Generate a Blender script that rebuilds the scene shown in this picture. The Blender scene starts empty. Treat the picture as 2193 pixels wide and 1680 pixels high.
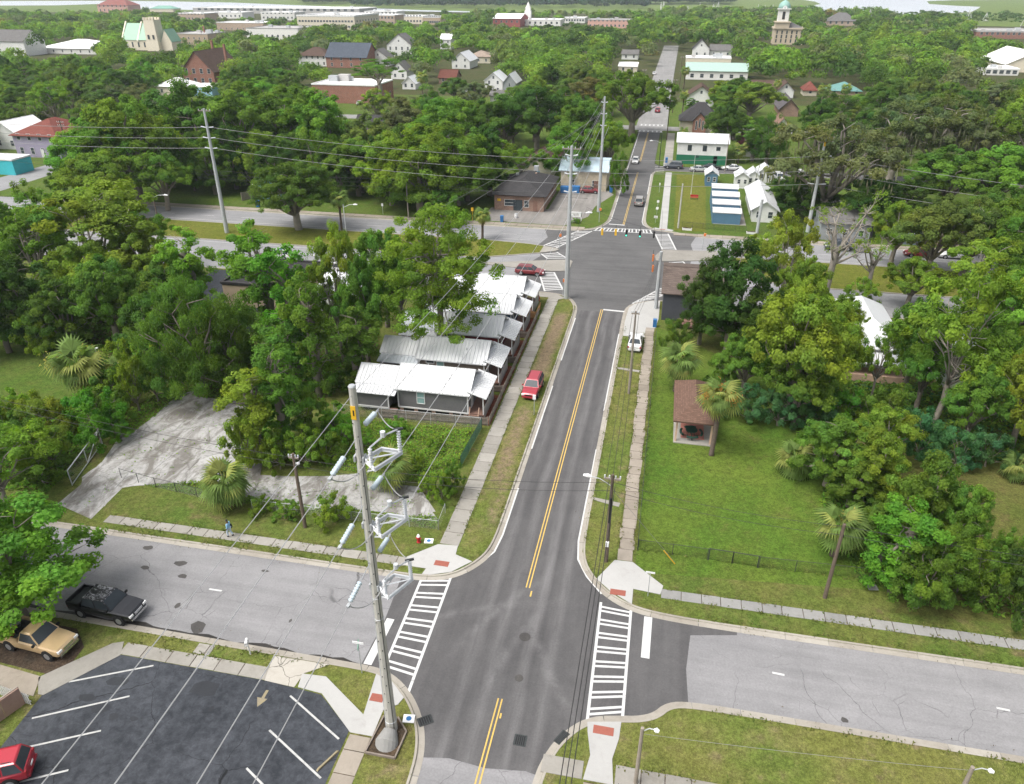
import bpy, bmesh, math, random
import numpy as np
from mathutils import Vector, Matrix
R = math.radians
random.seed(7)
rng = np.random.default_rng(11)
SC = bpy.context.scene
COL = SC.collection

# ------------------------------------------------------------------ camera, sky, sun, exposure
# world frame: metres, the main street runs along +Y, the drone hovers over the origin at 42 m
F, H, HZ, CX, CY = 1600.0, 42.0, -40.0, 1096.5, 840.0
TH = math.atan((CY - HZ) / F)          # pitch below the horizon
YAW = R(11.65)                         # camera heading, turned left of the street
cam = bpy.data.cameras.new('camera'); camo = bpy.data.objects.new('camera', cam); COL.objects.link(camo)
camo.location = (0, 0, H); camo.rotation_euler = (R(90) - TH, 0, YAW)
cam.sensor_fit = 'HORIZONTAL'; cam.sensor_width = 36; cam.lens = 36 * F / 2193.0
cam.clip_start = 0.5; cam.clip_end = 20000
SC.camera = camo
W = bpy.data.worlds.new('World'); SC.world = W; W.use_nodes = True
wn = W.node_tree; wn.nodes.clear()
sky = wn.nodes.new('ShaderNodeTexSky'); sky.sky_type = 'NISHITA'; sky.sun_disc = False
SUN_EL, SUN_AZ = R(60), R(231)         # azimuth clockwise from +Y
sky.sun_elevation = SUN_EL; sky.sun_rotation = SUN_AZ
sky.air_density = 1.0; sky.dust_density = 6.0; sky.ozone_density = 1.0
hs = wn.nodes.new('ShaderNodeHueSaturation'); hs.inputs['Saturation'].default_value = 0.30
bg = wn.nodes.new('ShaderNodeBackground'); bg.inputs['Strength'].default_value = 0.145
wo = wn.nodes.new('ShaderNodeOutputWorld')
wn.links.new(sky.outputs[0], hs.inputs['Color']); wn.links.new(hs.outputs[0], bg.inputs[0]); wn.links.new(bg.outputs[0], wo.inputs[0])
sl = bpy.data.lights.new('sun', 'SUN'); sl.energy = 1.45; sl.angle = R(28); sl.color = (1.0, 0.965, 0.91)
so = bpy.data.objects.new('sun', sl); COL.objects.link(so)
sd = Vector((math.sin(SUN_AZ) * math.cos(SUN_EL), math.cos(SUN_AZ) * math.cos(SUN_EL), math.sin(SUN_EL)))
so.rotation_euler = sd.to_track_quat('Z', 'Y').to_euler(); so.location = (0, 0, 300)
SC.view_settings.view_transform = 'Standard'; SC.view_settings.look = 'None'
SC.view_settings.exposure = 0.75; SC.view_settings.gamma = 1.0; SC.view_settings.use_curve_mapping = False
SC.render.engine = 'CYCLES'
SC.cycles.max_bounces = 4; SC.cycles.diffuse_bounces = 3; SC.cycles.glossy_bounces = 1; SC.cycles.transmission_bounces = 2
SC.cycles.transparent_max_bounces = 6; SC.cycles.volume_bounces = 0
SC.cycles.use_adaptive_sampling = True; SC.cycles.adaptive_threshold = 0.02; SC.cycles.use_denoising = True; SC.cycles.caustics_reflective = False; SC.cycles.caustics_refractive = False

# ------------------------------------------------------------------ survey: drone pixel -> metres in the street frame
_c, _s = math.cos(TH), math.sin(TH); _ca, _sa = math.cos(YAW), math.sin(YAW)
def ray(u, v):
    x = (u - CX) / F; y = (CY - v) / F
    dx, dy, dz = x, _c + y * _s, -_s + y * _c
    return (dx * _ca - dy * _sa, dx * _sa + dy * _ca, dz)
def G(u, v, z=0.0):                    # point at height z
    d = ray(u, v); t = (z - H) / d[2]
    return (d[0] * t, d[1] * t)
def onY(u, v, Y):                      # point on the vertical plane y = Y -> x, z
    d = ray(u, v); t = Y / d[1]
    return (d[0] * t, H + d[2] * t)
def onX(u, v, X):
    d = ray(u, v); t = X / d[0]
    return (d[1] * t, H + d[2] * t)
def PJ(x, y, z):
    a = x * _ca + y * _sa; b = -x * _sa + y * _ca
    d = b * _c - (z - H) * _s; up = b * _s + (z - H) * _c
    return (CX + F * a / d, CY - F * up / d, d)
def zat(x, y, v):                      # height above (x, y) that shows at row v
    lo, hi = -1.0, 60.0
    for _ in range(40):
        m = (lo + hi) / 2
        if PJ(x, y, m)[1] > v: lo = m
        else: hi = m
    return lo

# ------------------------------------------------------------------ object helpers
class MB:
    def __init__(s): s.v = []; s.f = []; s.m = []
    def add(s, vs, fs, mi=0):
        b = len(s.v); s.v += [tuple(p) for p in vs]; s.f += [tuple(b + i for i in f) for f in fs]; s.m += [mi] * len(fs); return s
    def box(s, cx, cy, cz, sx, sy, sz, rz=0.0, mi=0, taper=1.0):
        c, n = math.cos(rz), math.sin(rz); P = []
        for z, k in ((-.5, 1), (.5, taper)):
            for x, y in ((-.5, -.5), (.5, -.5), (.5, .5), (-.5, .5)):
                X, Y = x * sx * k, y * sy * k
                P.append((cx + X * c - Y * n, cy + X * n + Y * c, cz + z * sz))
        return s.add(P, [(3, 2, 1, 0), (4, 5, 6, 7), (0, 1, 5, 4), (1, 2, 6, 5), (2, 3, 7, 6), (3, 0, 4, 7)], mi)
    def b2(s, x0, x1, y0, y1, z0, z1, mi=0): return s.box((x0 + x1) / 2, (y0 + y1) / 2, (z0 + z1) / 2, x1 - x0, y1 - y0, z1 - z0, 0, mi)
    def prism(s, poly, z0, z1, mi=0):
        n = len(poly)
        a = sum(poly[i][0] * poly[(i + 1) % n][1] - poly[(i + 1) % n][0] * poly[i][1] for i in range(n))
        if a < 0: poly = poly[::-1]
        P = [(x, y, z0) for x, y in poly] + [(x, y, z1) for x, y in poly]
        return s.add(P, [tuple(range(n - 1, -1, -1)), tuple(range(n, 2 * n))] + [(i, (i + 1) % n, n + (i + 1) % n, n + i) for i in range(n)], mi)
    def sheet(s, poly, z, mi=0):
        n = len(poly)
        a = sum(poly[i][0] * poly[(i + 1) % n][1] - poly[(i + 1) % n][0] * poly[i][1] for i in range(n))
        if a < 0: poly = poly[::-1]
        return s.add([(x, y, z) for x, y in poly], [tuple(range(n))], mi)
    def tube(s, pts, rad, n=6, mi=0, cap=True):
        pts = [Vector(p) for p in pts]; k = len(pts)
        rs = [rad] * k if not hasattr(rad, '__len__') else rad
        P = []; up = None
        for i, p in enumerate(pts):
            d = (pts[min(i + 1, k - 1)] - pts[max(i - 1, 0)]).normalized()
            if up is None: up = Vector((0, 0, 1)) if abs(d.z) < .9 else Vector((1, 0, 0))
            a = d.cross(up).normalized(); b = a.cross(d).normalized()
            P += [tuple(p + (a * math.cos(2 * math.pi * j / n) + b * math.sin(2 * math.pi * j / n)) * rs[i]) for j in range(n)]
            up = b
        fs = [(i * n + j, i * n + (j + 1) % n, (i + 1) * n + (j + 1) % n, (i + 1) * n + j) for i in range(k - 1) for j in range(n)]
        if cap: fs += [tuple(range(n - 1, -1, -1)), tuple(range((k - 1) * n, k * n))]
        return s.add(P, fs, mi)
    def cyl(s, p0, p1, r0, r1=None, n=8, mi=0): return s.tube([p0, p1], [r0, r0 if r1 is None else r1], n, mi)
    def mesh(s, name, mats, smooth=False):
        me = bpy.data.meshes.new(name); me.from_pydata(s.v, [], s.f)
        if not isinstance(mats, (list, tuple)): mats = [mats]
        for m in mats: me.materials.append(m)
        if len(mats) > 1: me.polygons.foreach_set('material_index', s.m)
        if smooth: me.polygons.foreach_set('use_smooth', [True] * len(s.f))
        me.validate(); me.update(); return me
    def build(s, name, mats, parent=None, smooth=False): return link(name, s.mesh(name, mats, smooth), parent)
def link(name, data, parent=None, loc=None, rz=None):
    o = bpy.data.objects.new(name, data); COL.objects.link(o)
    if parent is not None: o.parent = parent
    if loc is not None: o.location = loc
    if rz is not None: o.rotation_euler = (0, 0, rz)
    return o
def tag(o, label=None, cat=None, group=None, kind=None):
    if label: o['label'] = label
    if cat: o['category'] = cat
    if group: o['group'] = group
    if kind: o['kind'] = kind
    return o
def thing(name, label, cat, loc=(0, 0, 0), rz=0.0, group=None, scale=None):
    o = link(name, None, None, loc, rz); o.empty_display_size = .2
    if scale is not None: o.scale = scale
    return tag(o, label, cat, group)
def copy_tree(o, parent=None):
    c = o.copy(); COL.objects.link(c); c.parent = parent
    for ch in o.children: copy_tree(ch, c)
    return c
def struct(name, mb, mat, label, parent=None, kind='structure', cat=None):
    o = mb.build(name, mat, parent)
    return tag(o, label, cat, None, kind)

# ------------------------------------------------------------------ materials
class NT:
    def __init__(s, name):
        s.mat = bpy.data.materials.new(name); s.mat.use_nodes = True; s.t = s.mat.node_tree; s.t.nodes.clear()
        s.out = s.t.nodes.new('ShaderNodeOutputMaterial')
    def n(s, typ, ins=None, **kw):
        nd = s.t.nodes.new('ShaderNode' + typ)
        for k, v in kw.items(): setattr(nd, k, v)
        for k, v in (ins or {}).items(): s.put(nd.inputs[k], v)
        return nd
    def put(s, sock, v):
        if isinstance(v, bpy.types.NodeSocket): s.t.links.new(v, sock)
        elif isinstance(v, bpy.types.Node): s.t.links.new(v.outputs[0], sock)
        else:
            if hasattr(v, '__len__') and len(v) == 3 and sock.type == 'RGBA': v = (*v, 1)
            sock.default_value = v
    def pos(s): return s.n('NewGeometry').outputs['Position']
    def obj(s): return s.n('TexCoord').outputs['Object']
    def noise(s, co, scale, detail=3, rough=.55, dist=0.0):
        return s.n('TexNoise', {'Vector': co, 'Scale': scale, 'Detail': detail, 'Roughness': rough, 'Distortion': dist}).outputs['Fac']
    def ramp(s, fac, a, b):
        return s.n('MapRange', {'Value': fac, 'From Min': a, 'From Max': b}).outputs['Result']
    def mix(s, fac, a, b, blend='MIX'):
        nd = s.n('Mix', data_type='RGBA', blend_type=blend, clamp_factor=True)
        s.put(nd.inputs[0], fac); s.put(nd.inputs[6], a); s.put(nd.inputs[7], b); return nd.outputs[2]
    def math(s, op, a, b=0.0, c=0.0):
        nd = s.n('Math', operation=op); s.put(nd.inputs[0], a); s.put(nd.inputs[1], b)
        if op in ('MULTIPLY_ADD', 'COMPARE'): s.put(nd.inputs[2], c)
        return nd.outputs[0]
    def scalevec(s, co, v): return s.n('VectorMath', {0: co, 1: v}, operation='MULTIPLY').outputs[0]
    def band(s, x, lo, hi, soft):       # 1 between lo and hi
        return s.math('MULTIPLY', s.ramp(x, lo - soft, lo + soft), s.ramp(x, hi + soft, hi - soft))
    def fin(s, col, rough=.8, metal=0.0, bump=None, bs=.3, bd=.02, spec=.35, **kw):
        b = s.n('BsdfPrincipled', {'Base Color': col, 'Roughness': rough, 'Metallic': metal, 'Specular IOR Level': spec})
        for k, v in kw.items(): s.put(b.inputs[k], v)
        if bump is not None:
            s.put(b.inputs['Normal'], s.n('Bump', {'Strength': bs, 'Distance': bd, 'Height': bump}).outputs[0])
        s.t.links.new(b.outputs[0], s.out.inputs['Surface']); return s.mat
_mc = {}
def flat(col, rough=.7, metal=0.0, var=.12, scale=1.5, spec=.3, key=None):
    k = (tuple(round(c, 3) for c in col), rough, metal, var, scale)
    if k in _mc: return _mc[k]
    t = NT(key or 'plain'); co = t.obj()
    n1 = t.noise(co, scale, 4); n2 = t.noise(co, scale * 9, 2)
    f = t.math('MULTIPLY_ADD', n2, .4, t.math('MULTIPLY', n1, .6))
    rnd = t.n('ObjectInfo').outputs['Random']
    f = t.math('ADD', f, t.math('MULTIPLY_ADD', rnd, .25, -.125))
    dk = tuple(c * (1 - var) for c in col); lt = tuple(min(.92, c * (1 + var)) for c in col)
    _mc[k] = t.fin(t.mix(t.ramp(f, .25, .75), dk, lt), rough, metal, spec=spec); return _mc[k]

def grass_mat(name, a, b, c, dirt, dirt_lo=.62, dirt_hi=.75, bands=()):
    t = NT(name); p = t.pos()
    big = t.noise(p, .09, 2, .6, .4); med = t.noise(p, .55, 4, .65); fine = t.noise(p, 6.0, 2, .7); blade = t.noise(t.scalevec(p, (1, .6, 1)), 24, 1, .7)
    col = t.mix(t.ramp(big, .35, .65), a, b)
    col = t.mix(t.math('MULTIPLY', t.ramp(med, .45, .7), .65), col, c)
    d = t.math('ADD', t.math('MULTIPLY', med, .55), t.math('MULTIPLY', t.noise(p, .22, 3, .7, .6), .45))
    d = t.ramp(d, dirt_lo, dirt_hi)
    sp = t.n('SeparateXYZ', {0: p})
    for x0, x1, y0, y1, st in bands:
        wob = t.math('MULTIPLY_ADD', t.noise(p, .5, 4, .65), 1.6, -.8)
        m = t.math('MULTIPLY', t.band(t.math('ADD', sp.outputs[0], wob), x0, x1, .45), t.band(t.math('ADD', sp.outputs[1], t.math('MULTIPLY', wob, 2.5)), y0, y1, 1.2))
        m = t.math('MULTIPLY', m, t.ramp(t.noise(p, 1.3, 4, .7), .40 - st * .3, .62 - st * .2))
        d = t.math('MAXIMUM', d, m)
    col = t.mix(d, col, dirt)
    sh = t.math('MULTIPLY_ADD', fine, 1.5, .25); sh = t.math('MULTIPLY', sh, t.math('MULTIPLY_ADD', blade, 1.2, .4))
    sh = t.math('MULTIPLY', sh, t.math('MULTIPLY_ADD', t.noise(p, 1.9, 2, .6), .9, .55))
    col = t.mix(1.0, col, t.n('CombineColor', {0: sh, 1: sh, 2: sh}).outputs[0], 'MULTIPLY')
    return t.fin(col, .95, bump=blade, bs=.6, bd=.06, spec=.08)
BAND_W = [(-13.9, -12.3, 56, 71, .3), (-14.0, -12.2, 79, 99, 1.0), (-12.9, -12.0, 50, 60, .1)]
M_VERGE = grass_mat('verge grass', (0.088, 0.122, 0.025), (0.126, 0.130, 0.035), (0.164, 0.147, 0.059), (0.181, 0.139, 0.088), .56, .70, BAND_W)
M_ROUGH = grass_mat('rough grass', (0.071, 0.109, 0.021), (0.105, 0.118, 0.029), (0.134, 0.122, 0.044), (0.139, 0.101, 0.063), .56, .70)
M_LAWN = grass_mat('park lawn', (.062, .118, .016), (.096, .138, .022), (.082, .104, .022), (.125, .105, .045), .58, .80)
M_FIELD = grass_mat('meadow grass', (0.063, 0.109, 0.018), (0.080, 0.118, 0.024), (0.105, 0.118, 0.032), (0.126, 0.101, 0.050), .60, .76)
M_MEDIAN = grass_mat('median grass', (0.092, 0.113, 0.017), (0.118, 0.126, 0.024), (0.139, 0.134, 0.034), (0.143, 0.109, 0.059), .64, .78)
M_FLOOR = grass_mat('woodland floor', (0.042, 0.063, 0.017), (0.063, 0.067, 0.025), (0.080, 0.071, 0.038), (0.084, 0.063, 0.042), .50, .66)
M_DRYGRASS = grass_mat('dry grass', (.085, .105, .024), (.105, .105, .032), (.115, .095, .036), (.12, .085, .048), .56, .72)  # olive-brown dry grass, the ground's own tone
M_MULCH = grass_mat('red mulch', (0.17, 0.06, 0.038), (0.20, 0.075, 0.048), (0.076, 0.029, 0.017), (0.092, 0.050, 0.034), .6, .8)
M_LITTER = grass_mat('leaf litter', (0.063, 0.046, 0.034), (0.084, 0.059, 0.038), (0.042, 0.034, 0.025), (0.050, 0.042, 0.034), .5, .7)
M_MARSH = grass_mat('marsh grass', (0.109, 0.160, 0.038), (0.134, 0.176, 0.050), (0.092, 0.134, 0.034), (0.118, 0.118, 0.059), .66, .8)

def asphalt(name, base, lite, crack=0.0, cs=.16, track=0.0, stain=.3, rough=.85, lean=0, streak=.4):
    t = NT(name); p = t.pos()
    n1 = t.noise(p, .12, 2, .6, .5); n2 = t.noise(p, .8 if streak > .1 else 1.7, 4, .75, .3); n3 = t.noise(p, 7, 2, .7)
    stre = t.noise(t.scalevec(p, (.9, .06, 1) if not lean else (.05, .9, 1)), 1.0, 4, .6, .25)
    f = t.math('ADD', t.math('MULTIPLY', n1, .35), t.math('ADD', t.math('MULTIPLY', n2, .65 - streak), t.math('MULTIPLY', stre, streak)))
    col = t.mix(t.ramp(f, .39, .61), base, lite)
    sp = t.n('SeparateXYZ', {0: p})
    if track:                            # dusty wheel tracks of turning and passing cars
        wob = t.math('MULTIPLY_ADD', t.noise(p, .07, 3), 1.5, -.75)
        tr = None
        for c0 in (-10.4, -8.7, -6.5, -4.9):
            b = t.band(t.math('ADD', sp.outputs[0], wob), c0 - .2, c0 + .2, .35)
            tr = b if tr is None else t.math('MAXIMUM', tr, b)
        tr = t.math('MULTIPLY', tr, t.ramp(t.noise(t.scalevec(p, (.5, .05, 1)), 1.4, 4, .7), .36, .70))
        col = t.mix(t.math('MULTIPLY', tr, track), col, tuple(min(1, c * 2.1) for c in lite))
        oil = t.math('MAXIMUM', t.band(sp.outputs[0], -9.75, -9.35, .3), t.band(sp.outputs[0], -6.1, -5.7, .3))
        col = t.mix(t.math('MULTIPLY', oil, t.math('MULTIPLY', t.ramp(t.noise(t.scalevec(p, (1, .12, 1)), 1.0, 4, .7), .35, .7), .55)), col, tuple(c * .55 for c in base))
        for sx, sy, ang in ((-9.5, 41, .55), (-8.0, 37, .3), (-5.0, 36, -.5), (-12.5, 40, 1.1)):   # dusty sweeps left by turning cars
            q = t.n('VectorRotate', {'Vector': t.n('VectorMath', {0: p, 1: (sx, sy, 0)}, operation='SUBTRACT').outputs[0], 'Angle': ang}, rotation_type='Z_AXIS').outputs[0]
            sq = t.n('SeparateXYZ', {0: q}); bend = t.math('MULTIPLY', t.math('MULTIPLY', sq.outputs[1], sq.outputs[1]), .02)
            m = t.math('MULTIPLY', t.band(t.math('SUBTRACT', sq.outputs[0], bend), -.15, .25, .35), t.band(sq.outputs[1], -5, 5, 2.5))
            col = t.mix(t.math('MULTIPLY', m, t.math('MULTIPLY', t.ramp(t.noise(q, .7, 3, .7), .35, .7), .5)), col, tuple(min(1, c * 2.2) for c in lite))
    if stain:
        st = t.ramp(t.noise(p, .45, 4, .72, .9), .60, .78)
        col = t.mix(t.math('MULTIPLY', st, stain), col, tuple(c * .45 for c in base))
    sh = t.math('MULTIPLY_ADD', n3, .5, .75)
    col = t.mix(1.0, col, t.n('CombineColor', {0: sh, 1: sh, 2: sh}).outputs[0], 'MULTIPLY')
    if crack:
        q = t.n('VectorMath', {0: p, 1: t.n('TexNoise', {'Vector': p, 'Scale': .7, 'Detail': 4}).outputs['Color']}, operation='ADD').outputs[0]
        for sc, wd, lo in ((cs, .0035, .40), (cs * 2.6, .004, .54)):
            vo = t.n('TexVoronoi', {'Vector': t.scalevec(q, (1, 1, 0)), 'Scale': sc}, feature='DISTANCE_TO_EDGE').outputs['Distance']
            m = t.math('MULTIPLY', t.ramp(vo, wd * sc / .16, wd * .3 * sc / .16), t.ramp(t.noise(p, .12 if sc == cs else .2, 3), lo, lo + .1))
            col = t.mix(t.math('MULTIPLY', m, crack), col, tuple(c * .28 for c in base))
    return t.fin(col, rough, bump=n3, bs=.25, bd=.01, spec=.25)
M_ASPH = asphalt('new asphalt', (0.072, 0.070, 0.071), (0.108, 0.105, 0.105), track=.8, stain=.14)
M_ASPHX = asphalt('avenue new asphalt', (0.083, 0.082, 0.082), (0.119, 0.117, 0.116), track=0, stain=.2, lean=1)
M_OLD = asphalt('old asphalt', (0.181, 0.179, 0.182), (0.250, 0.246, 0.250), crack=.6, cs=.15, stain=.3, lean=1)
M_AVE = asphalt('avenue asphalt', (0.193, 0.193, 0.198), (0.262, 0.262, 0.266), crack=.35, cs=.09, stain=.15, lean=1)
M_LOT = asphalt('sealed lot asphalt', (0.018, 0.021, 0.026), (0.058, 0.063, 0.073), crack=1.0, cs=.13, stain=.65, rough=.5, streak=.08)
M_GRAVEL = asphalt('gravel lot', (0.154, 0.146, 0.135), (0.254, 0.239, 0.223), crack=0, stain=.5)
M_FARROAD = asphalt('far street asphalt', (0.185, 0.181, 0.177), (0.254, 0.250, 0.243), stain=.1)

def concrete(name, a, b, crack=0.0, stain=.4, cs=.5, weeds=0.0, dirt=(.14, .12, .09)):
    t = NT(name); p = t.pos()
    n1 = t.noise(p, .35, 5, .65, .3); n2 = t.noise(p, 3.5, 4, .7); rnd = t.n('ObjectInfo').outputs['Random']
    f = t.math('ADD', t.math('MULTIPLY', n1, .5), t.math('MULTIPLY_ADD', n2, .3, t.math('MULTIPLY', rnd, .22)))
    col = t.mix(t.ramp(f, .32, .72), a, b)
    st = t.ramp(t.noise(p, .9, 6, .72, .7), .56, .76)
    col = t.mix(t.math('MULTIPLY', st, stain), col, dirt)
    if stain > .9:                       # old slab: streaks of soil washed over it
        st2 = t.ramp(t.noise(t.scalevec(p, (.55, .22, 1)), 1.0, 5, .7, .8), .46, .60)
        col = t.mix(t.math('MULTIPLY', st2, .75), col, tuple(c * .8 for c in dirt))
        col = t.mix(t.math('MULTIPLY', t.ramp(t.noise(p, 2.6, 4, .75), .50, .70), .5), col, tuple(c * .55 for c in a))
    if crack:
        q = t.n('VectorMath', {0: p, 1: t.n('TexNoise', {'Vector': p, 'Scale': .9, 'Detail': 4}).outputs['Color']}, operation='ADD').outputs[0]
        vo = t.n('TexVoronoi', {'Vector': t.scalevec(q, (1, 1, 0)), 'Scale': cs}, feature='DISTANCE_TO_EDGE').outputs['Distance']
        col = t.mix(t.math('MULTIPLY', t.ramp(vo, .018, .004), crack), col, (.06, .055, .045))
    if weeds:
        w = t.ramp(t.noise(p, .30, 5, .7, .8), .60, .68)
        col = t.mix(t.math('MULTIPLY', w, weeds), col, (.09, .12, .03))
    return t.fin(col, .9, bump=n2, bs=.2, bd=.01, spec=.2)
M_CONC = concrete('weathered concrete', (0.208, 0.196, 0.173), (0.323, 0.308, 0.277), stain=.5)
M_CONCG = concrete('grey concrete', (0.185, 0.185, 0.177), (0.285, 0.281, 0.269), stain=.45)
M_CONCT = concrete('tan concrete', (0.208, 0.181, 0.146), (0.323, 0.285, 0.239), stain=.5)
M_NEWC = concrete('new concrete', (0.330, 0.326, 0.312), (0.405, 0.400, 0.387), stain=.22)
M_KERB = concrete('kerb concrete', (0.254, 0.231, 0.196), (0.362, 0.339, 0.296), stain=.55)
M_BROKEN = concrete('broken concrete', (0.26, 0.255, 0.245), (0.43, 0.425, 0.415), crack=.3, cs=.16, stain=.95, weeds=.8, dirt=(0.127, 0.112, 0.092))
M_APRON = concrete('cracked apron concrete', (0.323, 0.300, 0.262), (0.424, 0.400, 0.354), crack=.85, cs=.55, stain=.3)

def paint(name, col, wear):
    t = NT(name); p = t.pos()
    w = t.ramp(t.math('ADD', t.math('MULTIPLY', t.noise(p, 2.2, 5, .75), .6), t.math('MULTIPLY', t.noise(p, 11, 3, .7), .4)), .60 - wear * .2, .74 - wear * .1)
    return t.fin(t.mix(t.math('MULTIPLY', w, .45 + wear * .4), col, (.13, .13, .13)), .6, spec=.3)
M_WHITE = paint('road white', (0.53, 0.53, 0.52), .36)
M_WORN = paint('worn white', (0.431, 0.431, 0.416), .55)
M_YEL = paint('road yellow', (0.54, 0.37, 0.10), .3)
M_YELW = paint('worn yellow', (0.25, 0.21, 0.125), .7)

def brick_mat(name, a, b, mort, sc=1.0, axis=False):
    t = NT(name); o = t.obj(); sp = t.n('SeparateXYZ', {0: o})
    u = t.math('ADD', sp.outputs[0], sp.outputs[1])
    v = t.n('CombineXYZ', {0: u, 1: sp.outputs[2], 2: 0.0})
    bk = t.n('TexBrick', {'Vector': v, 'Color1': a, 'Color2': b, 'Mortar': mort, 'Scale': sc, 'Mortar Size': .012, 'Brick Width': .24, 'Row Height': .08})
    n1 = t.noise(o, .6, 4); sh = t.math('MULTIPLY_ADD', n1, .6, .7)
    return t.fin(t.mix(1.0, bk.outputs['Color'], t.n('CombineColor', {0: sh, 1: sh, 2: sh}).outputs[0], 'MULTIPLY'), .9, bump=bk.outputs['Fac'], bs=-.3, bd=.01, spec=.15)
M_BRICK = brick_mat('red brick', (.30, .10, .06), (.24, .085, .055), (.30, .24, .2))
M_BRICKT = brick_mat('brown brick', (.30, .16, .11), (.20, .105, .08), (.30, .27, .23))
M_BRICKP = brick_mat('buff brick', (.46, .33, .24), (.38, .26, .19), (.45, .4, .34))
M_PAVER = brick_mat('red pavers', (.40, .16, .12), (.34, .14, .11), (.25, .2, .18))
def siding(name, col, step=.18):
    t = NT(name); o = t.obj(); sp = t.n('SeparateXYZ', {0: o})
    fr = t.math('FRACT', t.math('DIVIDE', sp.outputs[2], step))
    n1 = t.noise(o, .8, 4); n2 = t.noise(o, 5, 3)
    f = t.math('MULTIPLY_ADD', n2, .4, t.math('MULTIPLY', n1, .6))
    c = t.mix(t.ramp(f, .3, .7), tuple(x * .88 for x in col), tuple(min(.9, x * 1.08) for x in col))
    c = t.mix(t.math('MULTIPLY', t.ramp(fr, .12, .03), .5), c, tuple(x * .45 for x in col))
    return t.fin(c, .75, bump=fr, bs=.6, bd=.03, spec=.25)
_sd = {}
def SID(col):
    if col not in _sd: _sd[col] = siding('lap siding', col)
    return _sd[col]
def roofmat(name, col, kind='shingle', wear=.25):
    t = NT(name); o = t.obj(); n1 = t.noise(o, .5, 5, .65, .3); n2 = t.noise(o, 6, 3, .7)
    f = t.math('MULTIPLY_ADD', n2, .4, t.math('MULTIPLY', n1, .6))
    c = t.mix(t.ramp(f, .3, .7), tuple(x * (1 - wear) for x in col), tuple(min(.9, x * (1 + wear * .6)) for x in col))
    if kind == 'metal':
        st = t.ramp(t.noise(t.scalevec(o, (3, .5, .5)), 1.2, 5, .7), .62, .82)
        c = t.mix(t.math('MULTIPLY', st, .14), c, tuple(x * .6 for x in col))
        return t.fin(c, .45, .0, spec=.5)
    sp = t.n('SeparateXYZ', {0: o}); fr = t.math('FRACT', t.math('DIVIDE', sp.outputs[2], .11))
    tabs = t.n('TexBrick', {'Vector': t.n('CombineXYZ', {0: t.math('ADD', sp.outputs[0], sp.outputs[1]), 1: sp.outputs[2], 2: 0.0}), 'Color1': (.75, .75, .75, 1), 'Color2': (1.1, 1.1, 1.1, 1), 'Mortar': (.55, .55, .55, 1), 'Scale': 1, 'Mortar Size': .012, 'Brick Width': .33, 'Row Height': .11})
    c = t.mix(.8, c, tabs.outputs['Color'], 'MULTIPLY')
    return t.fin(c, .92, bump=fr, bs=.4, bd=.02, spec=.12)
_rm = {}
def RM(col, kind='shingle'):
    k = (col, kind)
    if k not in _rm: _rm[k] = roofmat(kind + ' roof', col, kind, .07 if kind == 'metal' else .25)
    return _rm[k]
M_ROOFW = RM((.58, .59, .60), 'metal'); M_ROOFS = RM((.50, .53, .56), 'metal'); M_ROOFB = RM((.42, .52, .58), 'metal')
def glass_mat(name, col, rough=.12):
    t = NT(name); o = t.obj(); n = t.noise(o, 1.3, 3)
    return t.fin(t.mix(n, col, tuple(c * 1.8 for c in col)), rough, .0, spec=.18)
M_GLASS = glass_mat('window glass', (.035, .045, .05)); M_CARGLASS = glass_mat('car glass', (.035, .042, .048), .2); M_TEALGLASS = glass_mat('blind glass', (.16, .25, .24), .2)
M_TRIM = flat((.62, .62, .61), .6, key='white trim'); M_BLACK = flat((.015, .015, .016), .6, key='black'); M_RUBBER = flat((.022, .022, .022), .85, key='rubber')
M_CHROME = flat((.62, .63, .64), .25, .9, .05, key='chrome'); M_RIM = flat((.45, .46, .47), .35, .7, .08, key='alloy'); M_STEEL = flat((.46, .48, .49), .5, .35, .15, 3, key='galvanised steel')
M_DARKSTEEL = flat((.05, .055, .055), .55, .2, .15, 3, key='dark steel'); M_GREENSTEEL = flat((.02, .06, .045), .5, .1, .15, 3, key='green steel')
M_POLE = flat((.40, .39, .355), .75, .05, .18, 2.2, key='pole steel'); M_PORC = flat((.55, .57, .59), .4, 0, .08, key='porcelain'); M_PORCB = flat((.42, .49, .53), .35, 0, .08, key='grey porcelain')
M_WOODPOLE = flat((.11, .085, .065), .9, 0, .35, 4, key='creosoted wood'); M_WOODGREY = flat((.26, .225, .19), .9, 0, .25, 3, key='grey wood'); M_FENCEW = flat((.185, .155, .13), .9, 0, .3, 2.5, key='weathered fence wood'); M_NEWWOOD = flat((.46, .26, .11), .85, 0, .2, 3, key='new fence wood')
M_DECK = flat((.22, .13, .10), .85, 0, .25, 3, key='deck wood'); M_BRWOOD = flat((.48, .33, .25), .8, 0, .2, 3, key='stained timber')
M_WIRE = flat((.22, .22, .22), .6, .2, .1, key='aluminium wire'); M_CABLE = flat((.03, .03, .03), .7, 0, .1, key='black cable'); M_WIREL = flat((.40, .40, .40), .5, .3, .1, key='bright wire')
M_YELLOW = flat((.70, .42, .03), .5, 0, .1, key='signal yellow'); M_RED = flat((.35, .02, .025), .5, 0, .15, key='hydrant red'); M_ORANGE = flat((.6, .18, .05), .5, 0, .12, key='signal orange')
M_BIN = flat((.03, .14, .34), .55, 0, .15, key='blue plastic'); M_DETECT = flat((.27, .09, .065), .8, 0, .15, 6, key='brick red plate'); M_SIGNW = flat((.75, .75, .75), .5, 0, .08, key='sign white'); M_SIGNG = flat((.02, .25, .13), .5, 0, .1, key='sign green')
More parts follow.
